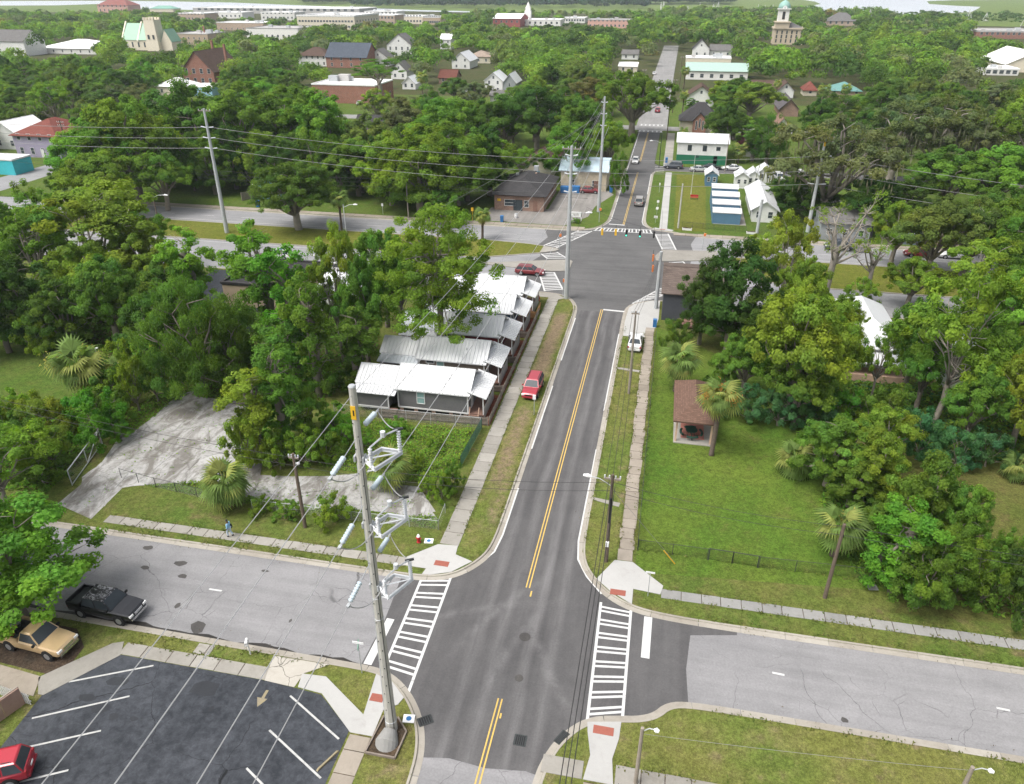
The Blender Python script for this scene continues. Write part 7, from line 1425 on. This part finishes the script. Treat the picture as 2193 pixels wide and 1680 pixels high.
# ---- traffic signals on span wires
wire('signal span wire over the north side of the intersection', (-13.4, 130, 7.3), (2.8, 145.6, 7.0) if False else (.2, 119, 7.2), .5, .02, M_CABLE); wire('signal span wire from the corner pole', (.05, 103.6, 7.6), (-.4, 131, 7.4), .4, .02, M_CABLE); wire('signal span wire from the cottage corner pole', (-13.3, 105, 8.2), (-13.4, 130, 7.4), .4, .02, M_CABLE)
steel_pole('signal pole on the western median nose', -13.5, 130.2, 7.6, .12, .1) if False else None
def signal(x, y, z, rz, label, col, lit=True):
    t = thing('traffic_signal', label, 'traffic light', (x, y, z), rz, 'traffic signals over the intersection'); m = MB(); m.box(0, 0, -.5, .34, .24, 1.05); m.build('housing', col, t); m = MB(); m.cyl((0, 0, 0), (0, 0, .75), .03, n=5); m.build('hanger', M_DARKSTEEL, t)
    for k in range(3):
        q = MB(); q.cyl((0, -.12, -.17 - k * .33), (0, -.15, -.17 - k * .33), .12, n=10); o = q.build('lens', M_GO if (k == 2 and lit) else M_BLACK, t); v = MB(); v.tube([(.13 * math.cos(a), -.2, -.17 - k * .33 + .13 * math.sin(a)) for a in [i * .45 for i in range(8)]], .02, 4); v.build('visor', col, o)
for u, v, c, lit, rz, lab in ((1290, 493, M_YELLOW, False, math.pi, 'yellow-backed traffic light hanging at the far left of the span'), (1319, 494, M_YELLOW, False, math.pi, 'yellow-backed traffic light, second along the span'), (1342, 496, M_BLACK, True, 0, 'black traffic light showing green, left of the pair'), (1371, 498, M_BLACK, True, 0, 'black traffic light showing green, right of the pair')):
    x, z = onY(u, v, 121); signal(x, 121, z + .2, rz, lab, c, lit)
for v, lab in ((496, 'dark traffic light seen edge-on beside the crossing'), (532, 'orange-backed traffic light above the concrete island'), (548, 'lowest orange-backed traffic light above the island')):
    yy_, z = onX(1401, v, -1.2); 
    d_ = ray(1401, v); tt = 116.0 / d_[1]; signal(d_[0] * tt, 116.0 - (v - 496) * .09, max(3.6, H + d_[2] * tt), R(90), lab, M_BLACK if v < 500 else M_ORANGE, False)
for x, y, lab in ((-17.8, 128.0, 'pedestrian signal post on the median nose'), (-13.9, 105.6, 'orange pedestrian signal at the cottage corner pole'), (-.15, 104.4, 'orange pedestrian signal on the corner building pole'), (-12.6, 146.5, 'orange pedestrian signal by the gravel lot corner'), (7.2, 133.5, 'signal on a post by the eastern island')):
    t = thing('pedestrian_signal', lab, 'traffic light', (x, y, ZB)); m = MB(); m.cyl((0, 0, 0), (0, 0, 2.9), .06, n=6); m.build('post', M_STEEL, t); m = MB(); m.box(.15, -.1, 2.6, .4, .3, .45); m.build('housing', M_ORANGE, t)
# ---- signs, bins, hydrants, mailbox
def sign(x, y, label, w, h, z, mat, post=None, rz=0, face2=None):
    t = thing('sign', label, 'sign', (x, y, ZB), rz); m = MB(); m.cyl((0, 0, 0), (0, 0, z + h / 2), .035, n=5); m.build('post', post or M_STEEL, t); m = MB(); m.box(0, -.05, z, w, .03, h); m.build('face', mat, t)
    if face2: m = MB(); m.box(0, -.07, z, w * .8, .012, h * .25); m.build('lettering_panel', face2, t)
    return t
sign(-11.95, 70.0, 'small white sign on a post behind the red car', .35, .5, 2.2, M_SIGNW); sign(-1.65, 148.3, 'small white sign closest to the crossing on the northern verge', .7, .45, 1.2, M_SIGNW, face2=M_WOODGREY); sign(-1.6, 154.5, 'small white sign, second along the northern verge', .5, .5, 1.3, M_SIGNW); sign(-1.6, 160, 'small white sign, third along the northern verge', .5, .5, 1.3, M_SIGNW); sign(-1.7, 173, 'small white sign farthest along the northern verge', .3, .5, 1.9, M_SIGNW); sign(-37.5, 142.8, 'small yellow sign by the avenue pavement', .5, .7, 2.2, M_YELLOW, M_YELLOW); sign(-56.5, 143.2, 'small white sign in the weedy field', .4, .55, 2.0, M_SIGNW)
t = thing('street_name_sign', 'green street name sign behind the great pole', 'sign', (-17.4, 33.05, ZB)); m = MB(); m.cyl((0, 0, 0), (0, 0, 2.6), .035, n=5); m.build('post', M_STEEL, t); m = MB(); m.box(0, 0, 2.72, .03, .85, .2, .35); m.build('blade', M_SIGNG, t); m = MB(); m.box(0, 0, 2.92, .8, .03, .18); m.build('blade', M_SIGNW, t)
t = thing('street_name_sign', 'thin street sign post on the park ramp', 'sign', (1.6, 44.5, ZB)); m = MB(); m.cyl((0, 0, 0), (0, 0, 2.4), .03, n=5); m.build('post', M_STEEL, t); m = MB(); m.box(0, 0, 2.4, .7, .03, .16); m.build('blade', M_SIGNW, t)
t = thing('notice_board', 'white notice board on posts by the gravel lot', 'sign', (-17.2, 146.4, ZB))
for s in (-1, 1): m = MB(); m.box(s * 1.05, 0, .9, .12, .12, 1.8); m.build('post', M_TRIM, t)
m = MB(); m.box(0, 0, 1.35, 2.2, .12, 1.0); m.build('board', M_SIGNW, t)
for k in range(3): m = MB(); m.box(-.1 + .1 * k, -.07, 1.6 - k * .25, 1.5 - .25 * k, .012, .08); m.build('lettering', M_WOODGREY, t)
put_tree(-16.9, 145.2, .9, 2.4, 'bush', 'vg', 'low clipped hedge in front of the notice board')
def bin_(x, y, label, s=1.0, dump=False):
    t = thing('dumpster' if dump else 'wheeled_bin', label, 'bin', (x, y, ZB)); m = MB(); w, d, h = (1.9, 1.5, 1.3) if dump else (.55 * s, .6 * s, 1.0 * s); m.box(0, 0, h / 2 + .05, w * .9, d * .9, h, taper=1.1); m.build('body', M_BIN, t); m = MB(); m.box(0, 0, h + .1, w, d, .08); m.build('lid', M_BIN, t); m = MB(); m.cyl((-w * .4, d * .42, .1), (w * .4, d * .42, .1), .1, n=8); m.build('wheel', M_RUBBER, t)
bin_(-22.6, 168.6, 'blue dumpster by the stone building, left one', dump=True); bin_(-20.2, 169.2, 'blue dumpster by the stone building, right one', dump=True); bin_(-12.4, 171, 'blue wheeled bin on the northern verge', 1.3); bin_(-84.5, 143.5, 'blue wheeled bin by the pale blue house', 1.2); bin_(-31.5, 142.9, 'blue wheeled bin by the avenue palm', 1.1); bin_(.15, 96.9, 'blue recycling bin at the dark grey building', 1.0); bin_(-.9, 205.5, 'blue bin beside the white and green building', 1.2)
def hydrant(x, y, label, cap=None):
    t = thing('fire_hydrant', label, 'hydrant', (x, y, ZB)); m = MB(); m.tube([(0, 0, 0), (0, 0, .08), (0, 0, .1), (0, 0, .55), (0, 0, .6)], [.19, .19, .13, .12, .16], 10); m.build('barrel', M_RED, t); m = MB(); m.tube([(0, 0, .6), (0, 0, .72), (0, 0, .82), (0, 0, .86)], [.15, .13, .06, .05], 10); m.build('bonnet', cap or M_RED, t); m = MB(); m.cyl((-.24, 0, .42), (.24, 0, .42), .07, n=8); m.cyl((0, -.2, .42), (0, 0, .42), .08, n=8); m.build('nozzle', M_RED, t)
hydrant(-17.8, 47.0, 'red fire hydrant with white cap on the vacant lot corner', M_SIGNW); hydrant(-17.2, 103.2, 'dark red fire hydrant by the last cottage')
t = thing('mailbox', 'white mailbox on a tilted post at the parking lot kerb', 'mailbox', (-25.75, 33.0, ZB), .35); m = MB(); m.tube([(0, 0, 0), (-.1, .05, 1.0)], .055, 4); m.build('post', M_TRIM, t); m = MB(); m.box(-.12, .05, 1.12, .22, .5, .22); m.cyl((-.12, -.2, 1.23), (-.12, .3, 1.23), .11, n=8); m.build('box', M_TRIM, t)
t = thing('barrel', 'white barrel planter on the gravel forecourt', 'barrel', (-29.3, 146.2, ZB)); m = MB(); m.tube([(0, 0, 0), (0, 0, .4), (0, 0, .9)], [.28, .36, .3], 10); m.build('body', M_SIGNW, t); m = MB(); m.cyl((0, 0, .86), (0, 0, .93), .31, n=10); m.build('rim', M_STEEL, t)
t = thing('flag_pole', 'white flag pole on the tiny house lawn', 'flag pole', (5.3, 172, ZB)); m = MB(); m.cyl((0, 0, 0), (0, 0, 9), .06, .03, 6); m.build('pole', M_TRIM, t); m = MB(); m.box(.4, 0, 8.4, .75, .03, .5); m.build('flag', M_GREENSTEEL, t)
t = thing('park_bench', 'pink-red bench on the brick circle of the garden lawn', 'bench', (6.0, 168.5, ZB)); m = MB(); m.box(0, 0, .45, 1.7, .45, .07); m.build('seat', M_RED, t); m = MB(); m.box(0, .22, .75, 1.7, .06, .4); m.build('backrest', M_RED, t)
for s in (-1, 1): m = MB(); m.box(s * .7, 0, .22, .08, .4, .42); m.build('leg', M_DARKSTEEL, t)
for x, lab in ((4.5, 'left of the stub pole'), (16.4, 'right of the stub pole')):
    t = thing('planter_box', 'white-edged planter by the garden fence, ' + lab, 'planter', (x, 144.6, ZB)); m = MB(); m.box(0, 0, .2, 1.8, .6, .4); m.build('box', M_TRIM, t); m = MB(); m.box(0, 0, .41, 1.6, .45, .06); m.build('soil', M_LITTER, t)
t = thing('iron_railing', 'short black iron railing at the bottom edge', 'railing', (.6, 27.7, ZB))
for k in range(24): m = MB(); m.cyl((k * .16, -k * .004, 0), (k * .16, -k * .004, 1.15), .018, n=4); m.build('bar', M_BLACK, t)
for z in (.2, 1.0): m = MB(); m.cyl((0, 0, z), (3.7, -.1, z), .025, n=4); m.build('rail', M_BLACK, t)
# picket fence and brown hoarding left of the parking lot
t = thing('picket_fence', 'white picket fence at the left edge of the parking lot', 'fence', (-44.5, 26.9, ZB), R(-6))
for k in range(36): m = MB(); m.box(k * .19, 0, .5, .1, .03, 1.0); m.add([(k * .19 - .05, -.015, 1.0), (k * .19 + .05, -.015, 1.0), (k * .19, -.015, 1.1)], [(0, 1, 2)]); m.build('picket', M_TRIM, t)
for z in (.3, .8): m = MB(); m.box(3.3, .04, z, 6.9, .04, .09); m.build('rail', M_TRIM, t)
t = thing('hoarding', 'brown timber hoarding leaning along the parking lot edge', 'fence', (-38.6, 25.4, ZB), R(70))
for k in range(6): m = MB(); m.box(-6 + k * 1.25, 0, .75, 1.22, .08, 1.5); m.build('panel', flat((.36, .24, .19), .85, 0, .15, 1.2, key='brown board'), t)
m = MB(); m.box(-2.9, .1, 1.5, 7.6, .1, .1); m.build('top_rail', M_WOODGREY, t)
conc('walkway', [(-46, 27.2), (-38.2, 26.8), (-38.9, 28.3), (-46, 28.9)], M_CONCT, 'tan concrete path behind the picket fence')

# ================================================================== VEHICLES
def loft(m, st, prof, mi=0):
    n = len(prof); P = []
    for x, zb, zt, w in st: P += [(x, a * w, zb + (zt - zb) * b) for a, b in prof]
    fs = [(i * n + j, i * n + (j + 1) % n, (i + 1) * n + (j + 1) % n, (i + 1) * n + j) for i in range(len(st) - 1) for j in range(n)]
    m.add(P, fs + [tuple(range(n - 1, -1, -1)), tuple(range((len(st) - 1) * n, len(st) * n))], mi)
BODY = [(-.80, 0), (.80, 0), (.97, .18), (1.0, .5), (.985, .82), (.90, .97), (.5, 1.0), (0, 1.012), (-.5, 1.0), (-.90, .97), (-.985, .82), (-1.0, .5), (-.97, .18)]
SPEC = {
 'sedan': dict(L=4.8, W=1.84, st=[(-2.42, .38, .82, .70), (-2.36, .26, .93, .82), (-1.75, .2, .99, .90), (-1.2, .2, .97, .92), (.9, .2, .93, .92), (1.6, .2, .86, .90), (2.2, .22, .74, .83), (2.38, .34, .64, .70)], cab=(.98, .22, -.98, -1.78, .93, 1.43, .64, .86), wx=(1.42, -1.42), wr=.33),
 'hatch': dict(L=4.1, W=1.74, st=[(-2.05, .36, .86, .70), (-1.98, .25, .98, .80), (-1.2, .2, .98, .87), (.9, .2, .95, .87), (1.5, .2, .88, .84), (1.95, .24, .76, .78), (2.06, .34, .66, .66)], cab=(1.0, .25, -1.5, -1.92, .95, 1.48, .64, .82), wx=(1.25, -1.25), wr=.31),
 'wagon': dict(L=4.7, W=1.76, st=[(-2.36, .38, .84, .72), (-2.3, .26, .96, .82), (-1.2, .22, .97, .88), (.9, .22, .95, .88), (1.6, .22, .88, .86), (2.2, .25, .76, .80), (2.34, .36, .66, .68)], cab=(1.0, .3, -1.95, -2.25, .95, 1.5, .66, .83), wx=(1.32, -1.32), wr=.33),
 'suv': dict(L=4.75, W=1.86, st=[(-2.38, .45, .98, .76), (-2.32, .32, 1.1, .86), (-1.3, .28, 1.1, .93), (.95, .28, 1.08, .93), (1.7, .28, 1.02, .91), (2.22, .32, .9, .85), (2.38, .42, .78, .74)], cab=(1.05, .4, -1.95, -2.28, 1.08, 1.78, .70, .88), wx=(1.4, -1.38), wr=.38),
 'pickup': dict(L=5.5, W=1.94, st=[(-2.72, .5, .92, .88), (-2.66, .38, .98, .93), (-.65, .34, .98, .96), (-.6, .34, 1.12, .96), (1.15, .34, 1.10, .96), (1.9, .34, 1.06, .95), (2.6, .38, .98, .90), (2.74, .48, .86, .80)], cab=(1.2, .55, -.35, -.55, 1.1, 1.76, .72, .90), wx=(1.72, -1.62), wr=.39),
}
def car(kind, col, label, x, y, rz, name='car', z=.0, rack=False, cat=None, crew=False, police=False, bedload=False, spare=False):
    S_ = SPEC[kind]; t = thing(name, label, cat or ('pickup truck' if kind == 'pickup' else 'car'), (x, y, z), rz); W = S_['W'] / 2; pm = car_paint(col)
    m = MB(); loft(m, [(a, b, c, d) for a, b, c, d in S_['st']], BODY); m.build('body', pm, t)
    fb_, rf, rr, rb, zb, zr, hr, hb = S_['cab']
    if crew: rr, rb = rr - .85, rb - .85
    m = MB(); base = [(fb_, -hb, zb), (fb_, hb, zb), (rb, hb, zb), (rb, -hb, zb)]; rm_ = [(rf, -hr, zr - .05), (rf, hr, zr - .05), (rr, hr, zr - .05), (rr, -hr, zr - .05)]; tp = [(rf - .08, -hr * .86, zr), (rf - .08, hr * .86, zr), (rr + .08, hr * .86, zr), (rr + .08, -hr * .86, zr)]
    m.add(base + rm_ + tp, [(0, 4, 5, 1), (1, 5, 6, 2), (2, 6, 7, 3), (3, 7, 4, 0), (4, 8, 9, 5), (5, 9, 10, 6), (6, 10, 11, 7), (7, 11, 8, 4), (8, 11, 10, 9)]); m.build('cabin', pm, t)
    def pane(nm, q, ins=.09, off=.012, parent=None):
        q = [Vector(p) for p in q]; c = sum(q, Vector()) / 4; n = (q[1] - q[0]).cross(q[3] - q[0]).normalized()
        if n.dot(c - Vector((0, 0, zb))) < 0 and nm != 'x': n = -n
        q = [p.lerp(c, ins) + n * off for p in q]; k = MB(); k.add([tuple(p) for p in q] + [tuple(p - n * off) for p in q], [(0, 1, 2, 3), (0, 4, 5, 1), (1, 5, 6, 2), (2, 6, 7, 3), (3, 7, 4, 0)]); return k.build(nm, M_CARGLASS, t)
    pane('windshield', [base[0], base[1], rm_[1], rm_[0]]); pane('rear_window', [base[2], base[3], rm_[3], rm_[2]], .13)
    for s, (b0, b1, r0, r1) in ((1, (base[1], base[2], rm_[1], rm_[2])), (-1, (base[0], base[3], rm_[0], rm_[3]))):
        b0, b1, r0, r1 = map(Vector, (b0, b1, r0, r1)); nwin = 1 if (kind == 'pickup' and not crew) else 2 if kind in ('sedan', 'hatch', 'pickup') else 3
        for k in range(nwin): f0, f1 = k / nwin, (k + 1) / nwin; pane('side_window', [b0.lerp(b1, f0), b0.lerp(b1, f1), r0.lerp(r1, f1), r0.lerp(r1, f0)], .10)
        m = MB(); m.box(fb_ - .25, s * (W + .09), zb + .08, .12, .2, .14); m.build('mirror', pm if kind != 'pickup' else M_BLACK, t)
    for wx in S_['wx']:
        for s in (-1, 1):
            r = S_['wr']; a = MB(); a.cyl((wx, s * (W - .16), r), (wx, s * (W + .006), r), r * 1.2, n=18); a.build('wheel_arch', M_BLACK, t)
            w = MB(); w.tube([(wx, s * (W - .2), r), (wx, s * (W - .19), r), (wx, s * (W + .015), r), (wx, s * (W + .025), r)], [r * .9, r, r, r * .92], 18); o = w.build('wheel', M_RUBBER, t)
            q = MB(); q.cyl((wx, s * (W + .026), r), (wx, s * (W + .034), r), r * .62, n=12); q.build('rim', M_RIM, o)
    xf = S_['st'][-1][0]; xr = S_['st'][0][0]; zf = (S_['st'][-2][1] + S_['st'][-2][2]) / 2 + .1; zk = S_['st'][1][2] - .16
    for s in (-1, 1):
        m = MB(); m.box(xf - .10, s * W * .72, zf + .04, .26, W * .34, .15); m.build('headlight', M_SIGNW, t); m = MB(); m.box(xr + .10, s * W * .82, zk, .22, W * .2, .2); m.build('tail_light', M_RED, t)
    m = MB(); m.box(xf - .03, 0, zf, .12, W * .8, .17); m.build('grille', M_BLACK if kind != 'pickup' else M_CHROME, t); m = MB(); m.box(xf + .0, 0, S_['st'][-1][1] + .06, .16, W * 1.6, .16); m.build('front_bumper', M_CHROME if kind == 'pickup' else pm, t); m = MB(); m.box(xr - .02, 0, S_['st'][0][1] + .06, .14, W * 1.6, .16); m.build('rear_bumper', M_CHROME if kind == 'pickup' else pm, t); m = MB(); m.box(xr - .06, 0, zk - .16, .03, .4, .14); m.build('number_plate', M_SIGNW, t)
    if kind == 'pickup':
        x1 = -.62 - (.85 if crew else 0); m = MB(); zt = 1.28
        for s in (-1, 1): m.box((xr + x1) / 2 + .03, s * W * .94, 1.1, x1 - xr - .06, .09, .34)
        m.box(xr + .08, 0, 1.1, .1, W * 1.8, .34); m.box(x1 - .06, 0, 1.1, .08, W * 1.8, .3); m.build('bed_walls', pm, t); m = MB(); m.b2(xr + .15, x1 - .12, -W * .88, W * .88, .97, 1.005); m.build('bed_floor', M_DARKSTEEL, t)
        if bedload:
            for k in range(7): m = MB(); m.box(random.uniform(xr + .5, x1 - .4), random.uniform(-.6, .6), 1.14, random.uniform(.2, .6), random.uniform(.1, .4), random.uniform(.15, .35), random.uniform(0, 3)); o = m.build('tool', random.choice((M_RED, M_STEEL, M_BLACK, M_NEWWOOD, M_WOODGREY)), t)
    if kind == 'pickup': t.scale = (1.0, 1.04, 1.12)
    if rack:
        for s in (-1, 1): m = MB(); m.tube([(rf - .2, s * hr * .85, zr + .07), (rr + .2, s * hr * .85, zr + .07)], .025, 5); m.build('roof_rail', M_DARKSTEEL, t)
    if police: m = MB(); m.box((rf + rr) / 2, 0, zr + .05, .25, 1.1, .1); m.build('light_bar', M_BIN, t)
    return t
SILV, WHTC, REDC, BLKC, MARN, TANC, GRYC = (.42, .43, .44), (.72, .72, .72), (.36, .035, .05), (.012, .012, .015), (.20, .025, .03), (.56, .40, .22), (.07, .08, .10)
car('suv', REDC, 'red boxy off-road car parked on the dirt verge', -13.05, 75.3, R(-92), z=ZB, rack=True); car('sedan', WHTC, 'white sedan parked on the concrete corner', -2.15, 90.4, R(90), z=ZB); car('wagon', MARN, 'maroon estate car waiting at the avenue crossing', -20.6, 114.6, R(-3), rack=True); car('suv', (.28, .26, .24), 'silver-brown car driving away up the street', -5.6, 162.2, R(90)); car('hatch', WHTC, 'white hatchback coming down the street', -8.9, 204.2, R(-90)); car('suv', GRYC, 'dark blue-grey car turning at the side street', 1.0, 199.4, R(176))
car('sedan', (.22, .03, .04), 'dark red car parked in front of the stone building', -17.2, 169.6, R(4), z=ZB); car('suv', WHTC, 'white police car on the avenue behind the vine-covered tree', -64.5, 113.6, R(180), police=True); car('suv', WHTC, 'white car parked at the avenue kerb behind the cottages', -52.3, 109.2, R(180)); car('hatch', WHTC, 'white car in the hidden car park', -61.2, 98.2, R(-80), z=ZB)
car('pickup', TANC, 'tan pickup with tools in its bed parked on bare dirt', -41.0, 30.7, R(-4), 'pickup_truck', ZB, bedload=True); car('pickup', BLKC, 'black pickup with peeling roof at the kerb under the tree', -38.35, 34.65, R(-2), 'pickup_truck', 0, crew=True); car('sedan', WHTC, 'white car at the left edge behind the tan pickup', -47.6, 32.0, R(0), z=ZB); car('suv', (.38, .02, .035), 'bright red sport utility car in the parking lot corner', -36.2, 21.1, R(207), z=ZB + .02, rack=True)
car('sedan', SILV, 'silver car parked nearest the white and green building', 7.6, 197.2, R(0)); car('sedan', BLKC, 'black car parked in front of the white and green building', 10.6, 200.4, R(0)); car('sedan', WHTC, 'white car parked right of the slim side street pole', 15.6, 200.5, R(180)); car('hatch', SILV, 'silver car behind the tiny white houses, first of three', 19.8, 189.5, R(-80), z=ZB); car('suv', SILV, 'grey car behind the tiny white houses, second of three', 23.0, 190.2, R(-80), z=ZB); car('suv', WHTC, 'white car behind the tiny houses, last of three', 26.0, 190.8, R(-80), z=ZB); car('suv', WHTC, 'white car under the wide grey-green oak', 30.3, 200.2, R(0)); car('pickup', WHTC, 'white pickup on the lane beyond the oak', 50.8, 198.8, R(180), 'pickup_truck'); car('suv', GRYC, 'dark car on the avenue behind the bare tree', 31.0, 138.4, R(180)); car('sedan', GRYC, 'dark car at the right edge of the avenue', 50.5, 109.6, R(180)); car('suv', (.30, .03, .05), 'red car far up the street under the oak', -6.2, 293, R(90), z=.112); car('sedan', (.25, .03, .03), 'maroon car half hidden on the eastern avenue', 44.0, 137.2, R(180)); car('sedan', WHTC, 'white car half hidden beyond the maroon one', 49.5, 137.4, R(180)); car('sedan', SILV, 'pale car parked by the long flat brick building', *G(770, 224, ZB), R(-80), z=ZB); car('sedan', WHTC, 'white car parked on the far street', -12.2, 420, R(90), z=.112)
# peeling clear coat on the black pickup
for o in [o for o in bpy.data.objects if o.get('label', '').startswith('black pickup')]:
    tt = NT('peeling paint'); co = tt.obj(); nz = tt.noise(co, 3.0, 6, .8, 1.2); k = tt.math('MULTIPLY', tt.ramp(nz, .53, .56), tt.ramp(tt.n('SeparateXYZ', {0: co}).outputs[2], 1.5, 1.74)); mt = tt.fin(tt.mix(k, (.012, .012, .014), (.30, .30, .32)), .35, spec=.5)
    for c in o.children:
        if c.name.startswith('cabin'): c.data.materials[0] = mt

# ================================================================== PEDESTRIAN
def skin(name, verts, edges, radii, mat, parent, root=0, sub=2):
    me = bpy.data.meshes.new(name); me.from_pydata(verts, edges, []); me.materials.append(mat); o = link(name, me, parent)
    md = o.modifiers.new('skin', 'SKIN'); md.use_smooth_shade = True
    for i, v in enumerate(me.skin_vertices[0].data): v.radius = radii[i] if hasattr(radii[i], '__len__') else (radii[i], radii[i]); v.use_root = i == root
    s = o.modifiers.new('sub', 'SUBSURF'); s.levels = 1; s.render_levels = sub; return o
pe = thing('person', 'person in light blue shirt and pale trousers walking along the pavement', 'person', (-33.9, 44.42, ZB + .035), R(180)); SKN = flat((.10, .06, .045), .6, key='skin'); BLUS = flat((.27, .50, .72), .85, key='light blue cloth'); PALT = flat((.48, .56, .66), .9, key='pale denim'); DARK = flat((.02, .02, .025), .8, key='dark cloth')
V_ = [(0, 0, .95), (0, 0, 1.15), (.01, 0, 1.38), (.02, 0, 1.50), (.05, 0, 1.60), (.06, 0, 1.72), (.08, 0, 1.78), (0, .19, 1.42), (-.05, .24, 1.15), (.06, .24, .92), (.12, .24, .83), (0, -.19, 1.42), (-.02, -.25, 1.15), (.12, -.25, .95), (.19, -.24, .88), (.02, .10, .90), (.16, .10, .50), (.10, .10, .09), (.26, .10, .04), (-.02, -.10, .90), (-.04, -.10, .50), (-.24, -.10, .13), (-.10, -.10, .04)]
E_ = [(0, 1), (1, 2), (2, 3), (3, 4), (4, 5), (5, 6), (2, 7), (7, 8), (8, 9), (9, 10), (2, 11), (11, 12), (12, 13), (13, 14), (0, 15), (15, 16), (16, 17), (17, 18), (0, 19), (19, 20), (20, 21), (21, 22)]
Rr = [(.12, .15), (.11, .14), (.11, .15), .055, .07, .095, .06, .06, .045, .038, .034, .06, .045, .038, .034, .085, .06, .045, .04, .085, .06, .045, .04]
bd = skin('body', V_, E_, Rr, SKN, pe)
skin('shirt', [(0, 0, .88), (0, 0, 1.15), (.01, 0, 1.40), (0, .19, 1.42), (-.05, .24, 1.15), (.04, .24, 1.0), (0, -.19, 1.42), (-.02, -.25, 1.15), (.10, -.25, 1.0)], [(0, 1), (1, 2), (2, 3), (3, 4), (4, 5), (2, 6), (6, 7), (7, 8)], [(.16, .19), (.15, .175), (.14, .17), .085, .07, .065, .085, .07, .065], BLUS, pe)
skin('trousers', [(0, 0, .95), (.02, .10, .88), (.16, .10, .50), (.10, .10, .14), (-.02, -.10, .88), (-.04, -.10, .50), (-.23, -.10, .18)], [(0, 1), (1, 2), (2, 3), (0, 4), (4, 5), (5, 6)], [(.13, .16), .11, .085, .075, .11, .085, .075], PALT, pe)
skin('shoe', [(.05, .10, .06), (.27, .10, .05)], [(0, 1)], [.065, .05], DARK, pe, sub=1); skin('shoe', [(-.28, -.10, .10), (-.08, -.10, .05)], [(0, 1)], [.065, .05], DARK, pe, sub=1)
skin('hair', [(.03, 0, 1.66), (.02, 0, 1.76), (.06, 0, 1.82)], [(0, 1), (1, 2)], [.085, .105, .07], DARK, pe, sub=1)
for k, s in enumerate((-1, 1)):
    m = MB(); m.cyl((.155, s * .035, 1.69), (.165, s * .035, 1.69), .014, n=6); m.build('eye', M_SIGNW, pe)
m = MB(); m.tube([(.15, 0, 1.69), (.19, 0, 1.645), (.155, 0, 1.635)], [.012, .02, .012], 5); m.build('nose', SKN, pe); m = MB(); m.box(.155, 0, 1.60, .012, .05, .012); m.build('mouth', DARK, pe)
for ax, ay, az in ((.12, .24, .83), (.19, -.24, .88)):
    for k in range(5): m = MB(); yo = (k - 1.5) * .018; L = (.075, .085, .08, .065, .05)[k]; th = k == 4; m.tube([(ax + (.02 if not th else .03), ay + (yo if not th else -.03), az), (ax + .02, ay + (yo if not th else -.045), az - L * .6), (ax - .005, ay + (yo if not th else -.045), az - L)], [.010, .009, .006], 5); m.build('finger', SKN, pe)
bgx = thing('shoulder_bag', 'dark bag carried at the side of the pedestrian', 'bag', (-33.9, 44.68, ZB + 1.0), R(180)); m = MB(); m.box(0, 0, 0, .34, .12, .36, 0, taper=.85); m.build('pouch', DARK, bgx); m = MB(); m.tube([(-.1, 0, .17), (0, .02, .45), (.1, 0, .17)], .014, 4); m.build('strap', DARK, bgx)

# ================================================================== HAZE
hz = MB(); hz.b2(-8800, 8800, -150, 8900, -1.2, 46); hzo = hz.build('haze', None); tag(hzo, 'thin humid haze over the town', None, None, 'stuff'); hzo.data.materials.clear()
t = NT('haze'); pv_ = t.n('VolumePrincipled', {'Color': (.80, .88, .96, 1), 'Density': .00013, 'Anisotropy': .2}); t.t.links.new(pv_.outputs[0], t.out.inputs['Volume']); hzo.data.materials.append(t.mat)
